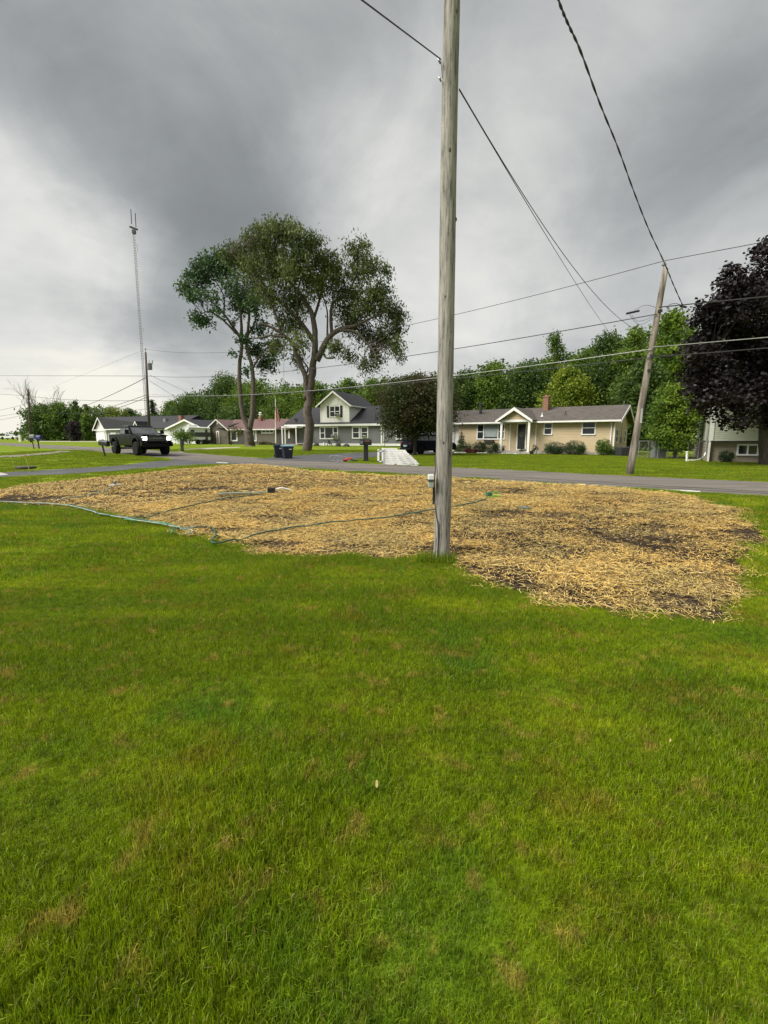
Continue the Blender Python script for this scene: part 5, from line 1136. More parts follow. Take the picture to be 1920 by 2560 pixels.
for qx, qy, kr in ((1141, 27, .016), (1124, 378, .018), (1142, 545, .015), (1112, 250, .007), (1126, 470, .008), (1113, 742, .008), (1108, 1107, .012), (1121, 1310, .012), (1127, 830, .009), (1119, 1000, .008)):
    c_ = onpole(qx, qy); xo = c_.x - dx * c_.z; rr_ = .108 - .0026 * c_.z; xo = max(-rr_ * .93, min(rr_ * .93, xo)); yo = -math.sqrt(rr_ ** 2 - xo ** 2)
    mb = MB(); mb.lathe([(.001, kr * 1.9), (kr * .6, kr * 1.3), (kr * .9, kr * .5), (kr, 0), (kr * .9, -kr * .5), (kr * .6, -kr * 1.3), (.001, -kr * 1.9)], 10, (0, 0, 0)); mb.v = [(dx * c_.z + xo + x, yo * .985 + y * .35, c_.z + z) for x, y, z in mb.v]; mb.build('knot', mat('pole_knot', (.05, .04, .032), .95, (.11, .09, .07), 60), prt, smooth=True)
# leaning pole across the road
rb_ = gnd(1573, 1187); rt_ = atY(1664, 672, rb_.y); rpo = empty('utility_pole', rb_, 'leaning brown grey utility pole across the road on the right, cables crossing it', 'utility pole')
ax = (rt_ - rb_); mb = MB(); mb.tube([ax * (i / 12) + Vector((0, 0, -.2 if i == 0 else 0)) for i in range(13)], [.128 - .043 * i / 12 for i in range(13)], 16); mb.build('pole', m_pole2, rpo, smooth=True)
mb = MB(); tp = ax; mb.tube([tp + Vector((-.08, 0, -.25)), tp + Vector((-.07, 0, .12))], .018, 6); mb.lathe([(.02, 0), (.07, .01), (.075, .05), (.04, .06), (.05, .10), (.02, .13)], 12, tp + Vector((-.07, 0, .10))); mb.build('insulator', m_porc, rpo)
for h in (.80, .59, .52):
    q = ax * h; mb = MB(); mb.box(-.06, .06, -.17, -.08, -.03, .05, T=lambda w_: w_ + q); mb.build('bracket', m_dk, rpo)
mb = MB(); q = ax * .30; mb.box(-.03, .03, -.128, -.115, -.25, .25, T=lambda w_: w_ + q); mb.build('number_tag', mat('tag_grey', (.5, .5, .48), .5), rpo)
# transformer pole on the left
lb_ = onG(*atY(374, 1100, 50).xy); lt_ = atY(363.5, 873, lb_.y); lpo = empty('utility_pole', lb_, 'dark utility pole with a transformer can, behind the black pickup', 'utility pole')
mb = MB(); a = lt_ - lb_; mb.tube([Vector((0, 0, -.2)), a * .5, a * .97], [.16, .13, .10], 10); mb.build('pole', m_pole3, lpo, smooth=True)
mb = MB(); mb.tube([a * .96, a * 1.0], .03, 6); mb.lathe([(.03, 0), (.09, .03), (.09, .1), (.03, .16)], 10, a * .995); mb.build('insulator', m_porc, lpo)
tz_ = atY(370, 925, lb_.y).z - lb_.z; mb = MB(); mb.lathe([(.05, .0), (.24, .02), (.25, .08), (.25, .62), (.22, .68), (.06, .70)], 14, (a.x * tz_ / a.z + .38, -.05, tz_)); o = mb.build('transformer', m_can, lpo, smooth=False)
mb = MB(); mb.lathe([(.05, 0), (.035, .08), (.05, .12), (.035, .2), (.02, .3)], 8, (a.x * tz_ / a.z + .38, -.05, tz_ + .70)); mb.build('bushing', m_porc, o)
mb = MB(); q = Vector((a.x * tz_ / a.z + .72, -.1, tz_ + .55)); mb.tube([q, q + Vector((.02, 0, .45))], .05, 6); mb.tube([q + Vector((-.5, 0, .2)), q + Vector((0, 0, .2))], .025, 5); mb.build('fuse_cutout', m_porc, lpo)
# far pole
fb_ = onG(*atY(77, 1100, 80).xy); ft_ = atY(70, 973, fb_.y); fpo = empty('utility_pole', fb_, 'plain utility pole at the far left, before the leafless tree', 'utility pole')
mb = MB(); a = ft_ - fb_; mb.tube([Vector((0, 0, -.2)), a], [.20, .13], 8); mb.build('pole', m_pole3, fpo, smooth=True)
mb = MB(); mb.box(-.12, .12, -.25, -.1, -.1, .1, T=lambda w_: w_ + a * .9); mb.build('bracket', m_dk, fpo)
# ------------------------------------------------------------------ wires
def proj(p):
    f = Vector((0, math.cos(PITCH), -math.sin(PITCH))); u = Vector((0, math.sin(PITCH), math.cos(PITCH))); q = Vector(p) - Vector((0, 0, HC)); d = q.dot(f); return 960 + F * q.x / d, 1280 - F * q.dot(u) / d
WGp = 'overhead wires along the street'
def wire(A, B, label, via=None, r=.012, m=None, sag=None, group=WGp, wig=0, n=48, name='overhead_wire', off=None):
    A, B = Vector(A), Vector(B); s_ = sag or 0
    if via:
        best = min((abs(proj(A.lerp(B, i / 400))[0] - via[0]), i / 400) for i in range(8, 393)); tt = best[1]; p = A.lerp(B, tt); z = atY(via[0], via[1], p.y).z; s_ = (p.z - z) / (4 * tt * (1 - tt))
    pts = []
    for i in range(n + 1):
        tt = i / n; p = A.lerp(B, tt); p.z -= 4 * s_ * tt * (1 - tt)
        if wig: p += Vector((math.cos(i * 1.9), 0, math.sin(i * 1.9))) * wig
        pts.append(p)
    mb = MB(); o0 = pts[0]; mb.tube([p - o0 for p in pts], r, 5); o = mb.build(name, m or wirem); o.location = o0
    return tag(o, label, 'cable', group)
PR = lambda py: Vector(atY(1573 + (1187 - py) / (1187 - 672) * 91, py, rb_.y - .13))
PL = lambda py: Vector(atY(374 - (1118 - py) / 245 * 10, py, lb_.y - .13))
PF = lambda py: Vector(atY(77 - (1103 - py) / 130 * 7, py, fb_.y - .2))
def out_right(A, py, t=14):
    """continue a wire past the leaning pole, passing the right frame edge at picture height py"""
    Y1 = 13.9 if t > 5 else 13.9; q = atY(1920, py, 13.6); d = q - A; return A + d * (t / 4.)
top = Vector(atY(1661, 652, rb_.y))
wire(PL(873), top, 'thin topmost line wire from the leaning pole to the transformer pole', via=(1060, 804), r=.011)
wire(PL(940), PR(785), 'dark cable strung second from the top between the street poles', via=(794, 920), r=.016)
wire(PL(985), PR(873), 'pale grey cable strung third from the top between the street poles', via=(798, 975), r=.014, m=wirel)
wire(PL(991), PR(894), 'dark low cable strung lowest between the street poles', via=(1300, 930), r=.016)
wire(top, out_right(top, 603), 'thin line wire leaving the leaning pole top towards the right', r=.010)
A = PR(768); wire(A, out_right(A, 741), 'thick spliced cable leaving the leaning pole to the right above the maple', r=.018)
JN = A.lerp(out_right(A, 741), 0.118)
A = PR(868); wire(A, out_right(A, 843), 'pale silver cable leaving the leaning pole across the purple maple', r=.012, m=wirel)
A = PR(893); wire(A, out_right(A, 870), 'dark lowest cable leaving the leaning pole across the purple maple', r=.014)
A = PR(893); wire(A + Vector((.1, 0, 0)), out_right(A, 858), 'thin dark wire drooping just above the lowest cable at right', r=.007, sag=.15)
JQ = Vector(atY(1706, 762, rb_.y - 1.0))
mid_ = Vector(atY(1660, 655, rb_.y - 2.2))
SD = [JQ]
for px, py, Y in ((1684, 713, 14.9), (1660, 655, 14.2), (1622, 574, 13.1), (1585, 480, 11.8), (1545, 370, 10.3), (1500, 260, 8.8), (1452, 130, 7.3), (1420, 60, 6.6), (1396, 0, 6.1), (1360, -130, 5.3), (1300, -330, 4.4)): SD.append(Vector(atY(px, py, Y)))
def polywire(pts, label, r, m=None, group=None, wig=0, name='overhead_wire', k=8):
    q = catmull(pts, k); o0 = q[0]
    mb = MB()
    if wig:
        for ph in (0, math.pi): mb.tube([p - o0 + Vector((math.cos(i * .9 + ph), 0, math.sin(i * .9 + ph))) * wig for i, p in enumerate(q)], r, 5)
    else: mb.tube([p - o0 for p in q], r, 6)
    o = mb.build(name, m or wirem); o.location = o0; return tag(o, label, 'cable', group)
polywire(SD, 'twisted black service cable coming down from the upper right to the spliced street cable', .009, wig=.010, k=10)
polywire([JQ, Vector(atY(1711, 820, JQ.y)), Vector(atY(1716, 900, JQ.y + .1))], 'short cable end hanging down from the splice before the green tree', .008)
polywire([Vector(atY(*q, rb_.y - .3)) for q in ((1672, 773), (1674, 762), (1690, 759), (1706, 764))], 'small hooked wire loop left of the splice beside the leaning pole', .010)
polywire([Vector(atY(*q, rb_.y - .15)) for q in ((1578, 783), (1600, 768), (1618, 763), (1640, 769))], 'arched jumper wire on the upper left of the leaning pole', .006)
polywire([Vector(atY(*q, rb_.y - .15)) for q in ((1580, 788), (1592, 802), (1612, 800), (1636, 788))], 'upper drooping jumper wire left of the leaning pole', .006)
polywire([Vector(atY(*q, rb_.y - .15)) for q in ((1574, 786), (1588, 805), (1605, 811), (1634, 795))], 'lower drooping jumper wire left of the leaning pole', .006)
for (xa, ya), (xb, yb), lb in (((1566, 784), (1598, 777), 'black splice sleeve on the cable left of the leaning pole'), ((1700, 765), (1716, 768), 'black splice sleeve right of the leaning pole')):
    polywire([Vector(atY(xa, ya, rb_.y - .2)), Vector(atY((xa + xb) / 2, (ya + yb) / 2, rb_.y - .2)), Vector(atY(xb, yb, rb_.y - .2))], lb, .035, name='cable_splice')
polywire([Vector(atY(*q, rb_.y - .4)) for q in ((1652, 891), (1668, 891.5), (1684, 890))], 'long black splice case on the lowest cable right of the leaning pole', .05, name='cable_splice')
# service wires from the near pole
PN = Vector(atY(1148, 222, pb.y - .02))
wire(PN, PR(838), 'thin service wire from the near pole to the leaning pole', via=(1350, 545), r=.006, group='service wires of the near pole')
rp_ = RH.world(RH.len + .1, 3.75, rz_ + .3)
wire(PN + Vector((0, 0, -.01)), Vector(atY(1578, 885, RH.world(RH.len, 3.7, 0).y)), 'thin service wire from the near pole to the ranch house gable', via=(1350, 560), r=.006, group='service wires of the near pole')
A = Vector(atY(1102, 148, pb.y - .03)); Bv = Vector(atY(905, 0, 4.2)); wire(A, A + (Bv - A) * 3, 'dark service wire from the near pole towards the upper left', r=.0065, group='service wires of the near pole')
polywire([A, Vector(atY(1104, 170, pb.y - .1)), Vector(atY(1106, 195, pb.y - .1))], 'short wire tail hanging on the near pole below the upper hook', .004)
# wires left of the transformer pole
wire(PL(940), Vector(atY(-60, 939, lb_.y + 25)), 'level wire from the transformer pole to the left frame edge', r=.020)
wire(PL(873), Vector(atY(130, 968, 120)), 'faint thin wire running down left from the transformer pole top', r=.016, m=MATS['wire_bare'])
wire(PL(943), Vector(atY(205, 1017, 92)), 'dark cable slanting down left from the transformer pole to the thicket', r=.034, sag=.2)
wire(PL(986), Vector(atY(215, 1029, 95)), 'lower dark cable slanting down left from the transformer pole', r=.030, sag=.3)
wire(PL(992), Vector(atY(225, 1033, 97)), 'lowest dark cable slanting down left from the transformer pole', r=.030, sag=.4)
wire(PF(990), PL(1001), 'upper wire between the far pole and the transformer pole', r=.022, sag=.3)
wire(PF(1026), PL(1022), 'lower wire between the far pole and the transformer pole', r=.018, sag=.5)
for k, (ya, yb, lb) in enumerate(((990, 979, 'upper wire from the far pole to the left edge'), (1007, 1036, 'second wire from the far pole to the left edge'), (1026, 1046, 'third wire from the far pole to the left edge'), (1033, 1058, 'lowest wire from the far pole to the left edge'))):
    wire(PF(ya), Vector(atY(-90, yb, fb_.y - 6)), lb, r=.020, sag=.35 * (k > 0))
for k, (a_, b_, lb) in enumerate((((375, 938), (472, 982), 'upper faint wire slanting down right behind the transformer pole'), ((374, 952), (455, 1003), 'lower faint wire slanting down right behind the transformer pole'))):
    wire(Vector(atY(*a_, lb_.y)), Vector(atY(*b_, 100)), lb, r=.018)
# ------------------------------------------------------------------ lattice masts
Yt = 120; b0 = onG(*atY(371, 1100, Yt).xy); t0 = atY(334.5, 573, Yt); ax = t0 - b0; mt = empty('radio_mast', b0, 'tall grey lattice radio mast with two whip antennas, left of the trees', 'radio mast')
mb = MB(); sd_ = .30; n = 84; cs = [Vector((sd_ * math.cos(R(90 + 120 * k)), sd_ * math.sin(R(90 + 120 * k)), 0)) for k in range(3)]
for c in cs: mb.tube([c, c + ax], .045, 4)
for i in range(n):
    for k in range(3):
        p = cs[k] + ax * (i / n); q = cs[(k + 1) % 3]; mb.tube([p, q + ax * (i / n)], .028, 3, cap=False); mb.tube([p, q + ax * ((i + 1) / n)], .024, 3, cap=False)
mb.build('lattice', steel, mt)
mb = MB(); mb.tube([ax + Vector((-.9, 0, .55)), ax + Vector((.9, 0, -.1))], .22, 6); mb.box(-.35, .35, -.35, .35, -1.0, -.2, T=lambda w_: w_ + ax); mb.build('antenna_bracket', m_dk, mt)
for qx, q0, q1 in ((329, 560, 523), (340, 568, 533)):
    mb = MB(); mb.tube([Vector(atY(qx, q0, Yt)) - b0, Vector(atY(qx - 2, q1, Yt)) - b0], .09, 5); mb.build('whip_antenna', m_dk, mt)
for py in (612, 620, 820): q = Vector(atY(334.5 + (py - 573) / 527 * 36.5 + 4, py, Yt)) - b0; mb = MB(); mb.tube([q + Vector((-.3, 0, 0)), q + Vector((.2, 0, 0)), q + Vector((.22, 0, -.9))], .05, 4); mb.build('side_antenna', steel, mt)
p = onG(*atY(710, 1100, 160).xy); mb = MB(); mb.tube([Vector((0, 0, 0)), Vector(atY(709.5, 885, 160)) - p], .09, 5); o = mb.build('antenna_mast', MATS['wire_bare']); o.location = p; tag(o, 'very thin distant mast seen between the two airy trees', 'mast')

# ------------------------------------------------------------------ vehicles
m_carb = mat('car_paint_black', (.006, .007, .008), .12, (.005, .006, .006), 1); MATS['car_paint_black'].node_tree.nodes['Principled BSDF'].inputs['Specular IOR Level'].default_value = .09
m_carn = mat('car_paint_navy', (.012, .018, .030), .15, (.010, .015, .025), 1); m_carn.node_tree.nodes['Principled BSDF'].inputs['Specular IOR Level'].default_value = .09
m_carw = mat('car_paint_white', (.75, .76, .76), .25, (.70, .71, .71), 1)
m_tyre = mat('tyre_rubber', (.012, .012, .013), .9, spec=.15, c2=(.018, .018, .019), scale=14, bump=.3)
m_rim = mat('rim_black', (.008, .008, .009), .35, (.012, .012, .013), 3, spec=.2)
m_lampon = mat('headlamp_lit', (.9, .92, .95), .3, emit=((1, 1, 1), 1.1))
m_red_l = mat('tail_lamp', (.30, .01, .01), .25)
m_chrome = mat('chrome_dark', (.25, .26, .27), .2, metal=1)
m_cargl = mat('car_glass', (.085, .095, .095), .03, (.04, .046, .048), 2.5, spec=.9)
def wheel(root, x, y, r, w_, sgn, rimm=None):
    mb = MB(); pr = [(r * .60, -w_ / 2), (r * .93, -w_ / 2), (r, -w_ * .36), (r, w_ * .36), (r * .93, w_ / 2), (r * .60, w_ / 2), (r * .58, w_ * .3)]
    mb.lathe(pr, 28, (0, 0, 0), 'y')
    o = empty_part('wheel', root, (x, y, r)); t_ = mb.build('tyre', m_tyre, o)
    mb = MB(); yy = sgn * w_ * .42; mb.lathe([(r * .58, yy - sgn * .05), (r * .60, yy), (r * .52, yy), (r * .50, yy - sgn * .04), (r * .12, yy - sgn * .03), (r * .10, yy)], 24, (0, 0, 0), 'y')
    for k in range(8):
        a_ = k * math.pi / 4; mb.box(r * .12, r * .53, -.02, .02, -.035, .035, T=lambda q, a_=a_: Vector((q.x * math.cos(a_) - q.z * math.sin(a_), yy - sgn * .01 + q.y, q.x * math.sin(a_) + q.z * math.cos(a_))))
    mb.build('rim', rimm or m_rim, o)
def empty_part(name, parent, loc):
    o = bpy.data.objects.new(name, None); col.objects.link(o); o.parent = parent; o.location = loc; o.empty_display_size = .1; return o
def arch(cx, r, z0, n=9):
    return [(cx + r * math.cos(a), z0 + r * math.sin(a)) for a in [math.pi - math.pi * i / (n - 1) for i in range(n)]]
def place_car(name, label, cat, p, head, group=None):
    rz = math.atan2(head.y, head.x); return empty(name, p, label, cat, group, rz=rz)
def panel(root, name, poly, fn, m, th=.012):
    """thin proud panel: poly 2D -> fn(p, q, t)"""
    mb = MB(); mb.prism(poly, fn, 0, th); return mb.build(name, m, root)
# black pickup: x forward, y to its left
nose = gnd(397, 1141); heading = Vector((.75, -.66, 0)).normalized()
tc_ = nose - heading * 2.95; tc_.z = G(tc_.x, tc_.y) + .0
TR = place_car('pickup_truck', 'black lifted crew cab pickup truck with lit headlamps driving on the road', 'pickup truck', tc_, heading)
Wd = 1.0; wr = .455; fx, rx = 1.88, -1.92; sill = .68; belt = 1.26
low = [(-2.95, .78)] + [(-2.95, 1.35), (-2.93, 1.40), (-.98, 1.40), (-.96, 1.38), (-.9, 1.42), (1.2, 1.38), (1.25, 1.40), (2.3, 1.32), (2.72, 1.24), (2.86, 1.10), (2.88, .85), (2.80, .72)] + arch(fx, .56, .62)[::-1] + [(fx - .6, sill - .02), (rx + .62, sill - .02)] + arch(rx, .56, .62)[::-1] + [(rx - .6, .70)]
mb = MB(); mb.prism(low, lambda p, q, t: Vector((p, t, q)), -.94, .94)
# side fullness: fenders proud of the doors
body = mb.build('body', m_carb, TR, bevel=.05)
for s_ in (1, -1):
    for cx in (fx, rx):
        mb = MB(); n_ = 12
        for i in range(n_):
            a0, a1 = math.pi * i / n_, math.pi * (i + 1) / n_
            for rr0, rr1 in ((.545, .62),):
                P_ = [(cx + r_ * math.cos(a), .62 + r_ * math.sin(a)) for a, r_ in ((a0, rr0), (a1, rr0), (a1, rr1), (a0, rr1))]
                mb.prism(P_, lambda p, q, t: Vector((p, t, q)), s_ * .90, s_ * 1.02)
        mb.build('fender_flare', m_rim, TR)
        wheel(TR, cx, s_ * .88, wr, .34, s_)
# cab greenhouse lofted
def loft(secs):
    mb = MB(); n_ = len(secs[0])
    for s_ in secs: mb.v += [tuple(p) for p in s_]
    for i in range(len(secs) - 1):
        for k in range(n_): mb.f.append((i * n_ + k, i * n_ + (k + 1) % n_, (i + 1) * n_ + (k + 1) % n_, (i + 1) * n_ + k))
    mb.f += [tuple(range(n_))[::-1], tuple(range((len(secs) - 1) * n_, len(secs) * n_))]; return mb
zt_, zb_ = 2.0, 1.38
cabs = [[(-1.0, y, zb_) if i < 2 else (1.22, y, zb_) for i, y in enumerate((-.93, .93, .93, -.93))],
        [(-.93, -.84, 1.86), (-.93, .84, 1.86), (.55, .84, 1.86), (.55, -.84, 1.86)], [(-.82, -.74, zt_ - .02), (-.82, .74, zt_ - .02), (.34, .74, zt_), (.34, -.74, zt_)]]
loft(cabs).build('cab', m_carb, TR, bevel=.05)
def on_side(s_):
    def f(p, q, t): yy = .93 - (q - zb_) / (1.86 - zb_) * .09; return Vector((p, s_ * (yy + .004 + t), q))
    return f
for s_ in (1, -1):
    panel(TR, 'side_window', [(.18, 1.44), (.98, 1.44), (.56, 1.80), (.18, 1.80)], on_side(s_), m_cargl); panel(TR, 'side_window', [(-.82, 1.44), (.10, 1.44), (.10, 1.80), (-.80, 1.80)], on_side(s_), m_cargl)
def on_ws(p, q, t):   # windshield plane: p = y, q = height
    k = (q - zb_) / (1.86 - zb_); x = 1.22 + (.55 - 1.22) * k; return Vector((x + .012 + t, p * (1 - .09 * k), q + .006))
panel(TR, 'windshield', [(-.84, 1.44), (.84, 1.44), (.82, 1.85), (-.82, 1.85)], on_ws, m_cargl)
for s_ in (1, -1):
    mb = MB(); mb.box(-.96, 1.2, s_ * .94, s_ * .95, 1.385, 1.405); mb.build('window_trim', m_chrome, TR)
    for x_ in (.14, 1.16, -.9): mb = MB(); mb.box(x_, x_ + .012, s_ * .9405, s_ * .9425, .74, 1.36); mb.build('door_seam', m_rim, TR)
mb = MB(); mb.box(-2.85, -1.08, -.82, .82, 1.395, 1.42); mb.build('bed_cover', m_rim, TR, bevel=.02)
# hood bulge
mb = MB(); mb.prism([(-.86, 0), (-.80, .07), (-.42, .10), (-.34, .06), (.34, .06), (.42, .10), (.80, .07), (.86, 0)], lambda p, q, t: Vector((t, p, 1.38 - (t - 1.2) * .08 + q)), 1.22, 2.62); mb.build('hood', m_carb, TR, bevel=.02)
mb = MB(); mb.box(2.80, 2.895, -.60, .60, .93, 1.27); gr = mb.build('grille', m_rim, TR, bevel=.02)
mb = MB()
for k in range(5): mb.box(2.896, 2.915, -.55, .55, .965 + k * .06, .985 + k * .06)
mb.box(2.896, 2.92, -.57, -.30, 1.10, 1.13); mb.box(2.896, 2.92, .30, .57, 1.10, 1.13); mb.build('grille_bars', m_chrome, gr)
cu = bpy.data.curves.new('emblem_letters', 'FONT'); cu.body = 'RAM'; cu.size = .17; cu.extrude = .01; cu.align_x = 'CENTER'; cu.align_y = 'CENTER'; cu.space_character = 1.35
tmpo = bpy.data.objects.new('emblem_letters', cu); col.objects.link(tmpo); bpy.context.view_layer.update(); me_ = bpy.data.meshes.new_from_object(tmpo.evaluated_get(bpy.context.evaluated_depsgraph_get())); bpy.data.objects.remove(tmpo); me_.materials.clear(); me_.materials.append(steel); eo = bpy.data.objects.new('emblem_letters', me_); col.objects.link(eo); eo.parent = gr; eo.location = (2.935, 0, 1.12); eo.rotation_euler = (R(90), 0, R(90)); eo.scale = (1.3, 1, 1)
for s_ in (1, -1):
    mb = MB(); mb.box(2.66, 2.87, s_ * .62, s_ * .95, .98, 1.25); hl = mb.build('headlight', m_rim, TR, bevel=.03)
    mb = MB(); mb.box(2.80, 2.885, s_ * .63, s_ * .94, 1.155, 1.225); mb.box(2.80, 2.885, s_ * .63, s_ * .90, 1.01, 1.09); mb.box(2.80, 2.883, s_ * .63, s_ * .67, 1.08, 1.16); mb.build('lamp', m_lampon, hl)
    mb = MB(); mb.box(.98, 1.10, s_ * 1.02, s_ * 1.27, 1.42, 1.70); mb.box(1.02, 1.08, s_ * .9, s_ * 1.04, 1.44, 1.50); mr_ = mb.build('mirror', m_rim, TR, bevel=.03)
    mb = MB(); mb.tube([(-.9, s_ * .90, .50), (1.3, s_ * .90, .50)], .05, 8); mb.build('running_board', m_rim, TR)
    mb = MB(); [mb.box(x_, x_ + .16, s_ * .945, s_ * .965, 1.19, 1.22) for x_ in (-.25, .62)]; mb.build('door_handle', m_chrome, TR)
    mb = MB(); mb.box(-2.90, -2.96, s_ * .78, s_ * .93, 1.0, 1.3); mb.build('tail_light', m_red_l, TR)
mb = MB(); mb.prism([(-1.0, .62), (-1.0, .88), (-.55, .93), (.55, .93), (1.0, .88), (1.0, .62), (.6, .56), (-.6, .56)], lambda p, q, t: Vector((t + (.06 if abs(p) < .8 else 0), p, q)), 2.62, 2.96); mb.build('bumper', m_carb, TR, bevel=.03)
mb = MB(); mb.box(2.975, 3.03, -.42, .42, .66, .74); mb.build('bumper_insert', m_rim, TR)
mb = MB(); mb.tube([(-2.6, 0, .62), (2.4, 0, .62)], .12, 6); mb.tube([(fx, -.8, wr), (fx, .8, wr)], .07, 6); mb.tube([(rx, -.8, wr), (rx, .8, wr)], .09, 6); mb.box(-2.5, 2.5, -.45, .45, .60, .72); mb.build('chassis', m_rim, TR)
for x_ in (-.55, .1, .3): mb = MB(); mb.tube([(x_, .3, 2.0), (x_ - .03, .3, 2.06)], .03, 5); mb.build('roof_marker', m_rim, TR)
# navy suv
sp = gnd(1016, 1136); hd = (NV * .93 + (-DV) * .37).normalized(); sc_ = sp + hd * 2.2 + Vector((0, 0, 0)); sc_.z = G(sc_.x, sc_.y) + .012
SV = place_car('suv', 'dark navy suv parked behind the bronze tree, rear towards the road', 'suv', sc_, hd)
low = [(-2.2, .42), (-2.28, .75), (-2.22, 1.02), (-2.0, 1.08), (1.1, 1.06), (2.05, .92), (2.22, .72), (2.22, .42), (2.1, .33)] + arch(1.38, .40, .36)[::-1] + [(.9, .28), (-.9, .28)] + arch(-1.35, .40, .36)[::-1] + [(-2.0, .34)]
mb = MB(); mb.prism(low, lambda p, q, t: Vector((p, t, q)), -.92, .92); mb.build('body', m_carn, SV, bevel=.06)
cabs = [[(-2.12, -.88, 1.06), (-2.12, .88, 1.06), (1.15, .88, 1.06), (1.15, -.88, 1.06)], [(-1.85, -.76, 1.52), (-1.85, .76, 1.52), (.35, .76, 1.54), (.35, -.76, 1.54)], [(-1.70, -.66, 1.63), (-1.70, .66, 1.63), (.10, .66, 1.66), (.10, -.66, 1.66)]]
loft(cabs).build('cabin', m_carn, SV, bevel=.05)
for s_ in (1, -1):
    f = lambda p, q, t, s_=s_: Vector((p, s_ * (.88 - (q - 1.06) / .46 * .12 + .004 + t), q))
    panel(SV, 'side_window', [(-1.75, 1.12), (-.62, 1.12), (-.62, 1.46), (-1.62, 1.44)], f, m_cargl); panel(SV, 'side_window', [(-.54, 1.12), (.92, 1.12), (.36, 1.47), (-.54, 1.47)], f, m_cargl)
    mb = MB(); mb.box(-2.29, -2.18, s_ * .55, s_ * .90, .86, .96); mb.build('tail_light', m_red_l, SV)
    for cx in (1.38, -1.35): wheel(SV, cx, s_ * .82, .355, .23, s_, steel)
    mb = MB(); mb.box(.82, 1.0, s_ * .95, s_ * 1.10, 1.08, 1.2); mb.build('mirror', m_carn, SV, bevel=.02)
panel(SV, 'rear_window', [(-.74, 1.14), (.74, 1.14), (.66, 1.48), (-.66, 1.48)], lambda p, q, t: Vector((-2.12 + (q - 1.06) / .46 * .27 - .008 - t, p, q)), m_cargl)
mb = MB(); mb.box(-2.33, -2.27, -.26, .26, .62, .76); mb.build('licence_plate', mat('plate_white', (.6, .62, .62), .5), SV)
mb = MB(); mb.box(-2.34, -2.1, -.86, .86, .38, .52); mb.build('bumper', m_rim, SV, bevel=.03)
mb = MB(); mb.box(-1.9, -1.62, -.6, .6, 1.60, 1.64); mb.build('spoiler', m_carn, SV, bevel=.01)
# far white pickup
pf = onG(*atY(26, 1100, 150).xy); FT = place_car('pickup_truck', 'white pickup parked far away at the left edge', 'pickup truck', pf, Vector((1, -.1, 0)))
low = [(-2.9, .5), (-2.9, 1.15), (-.9, 1.15), (1.1, 1.12), (2.6, 1.05), (2.8, .85), (2.8, .5)] + arch(1.8, .46, .45)[::-1] + arch(-1.8, .46, .45)[::-1]
mb = MB(); mb.prism(low, lambda p, q, t: Vector((p, t, q)), -.95, .95); mb.build('body', m_carw, FT, bevel=.04)
loft([[(-1.0, -.9, 1.12), (-1.0, .9, 1.12), (1.25, .9, 1.1), (1.25, -.9, 1.1)], [(-.8, -.72, 1.82), (-.8, .72, 1.82), (.4, .72, 1.82), (.4, -.72, 1.82)]]).build('cab', m_carw, FT, bevel=.05)
panel(FT, 'side_window', [(-.75, 1.2), (.95, 1.2), (.40, 1.68), (-.68, 1.68)], lambda p, q, t: Vector((p, -.9 + (q - 1.12) / .7 * .18 - .006 - t, q)), m_cargl)
for cx in (1.8, -1.8):
    for s_ in (1, -1): wheel(FT, cx, s_ * .86, .40, .26, s_)
# travel trailer
c3t = lambda x, y: (440 + x * .0723, 1030 + y * .0723)
TT = House('travel_trailer', 'white and black travel trailer parked beside the brown bungalow', 'travel trailer', Vector(atY(456, 1111, 66)), Vector(atY(521, 1111, 67.6)))
ta, _ = TT.hit(*c3t(330, 700)); tb_, _ = TT.hit(*c3t(1090, 700)); te, _ = TT.hit(*c3t(1185, 700)); _, tz = TT.hit(*c3t(700, 500)); _, z1 = TT.hit(*c3t(700, 700)); _, z2 = TT.hit(*c3t(700, 860)); _, z3_ = TT.hit(*c3t(700, 960)); zf = .45
m_tdk = mat('trailer_charcoal', (.045, .047, .05), .4); m_tw = mat('trailer_white', (.62, .64, .66), .35, (.56, .58, .60), 1)
mb = MB(); mb.prism([(ta + .5, zf), (ta, 1.3), (ta + .15, tz - .5), (ta + .6, tz), (te, tz - .1), (te, zf)], lambda p, q, t: Vector((p, t, q)), 0, 2.4); mb.build('body', m_tw, TT.root, bevel=.05)
mb = MB(); mb.box(ta + .1, te - .02, -.012, .0, z2, z1); mb.build('dark_band', m_tdk, TT.root)
mb = MB(); mb.box(ta + .5, te - .02, -.014, .0, zf, max(z3_, zf + .2)); mb.build('skirt', m_tdk, TT.root)
a, q1 = TT.hit(*c3t(500, 610)); b, q0 = TT.hit(*c3t(635, 690)); mb = MB(); mb.box(a, b, -.03, -.013, q0, q1); mb.build('window', glass, TT.root)
a, _ = TT.hit(*c3t(1000, 600)); mb = MB(); mb.box(a, tb_, -.035, -.016, .5, tz - .4); mb.build('door', m_tdk, TT.root)
mb = MB(); mb.tube([(ta + .4, -.08, tz - .12), (te, -.08, tz - .22)], .07, 8); mb.build('awning', white, TT.root)
a, _ = TT.hit(*c3t(440, 450)); mb = MB(); mb.box(a, a + 1.2, .5, 1.6, tz - .03, tz + .28); mb.build('roof_unit', white, TT.root, bevel=.08)
for x_ in ((ta + te) / 2 - .1, (ta + te) / 2 + .85): wheel(TT.root, x_, -.02, .36, .2, -1)
ca_ = gnd(*c3t(330, 1080)); mb = MB(); CR = empty('small_car', ca_ + Vector((-.6, -.5, 0)), 'pale car front end parked before the travel trailer', 'car', rz=TT.rz)
low = [(-2.1, .3), (-2.15, .75), (-1.6, .85), (1.2, .85), (1.9, .7), (2.0, .3)]
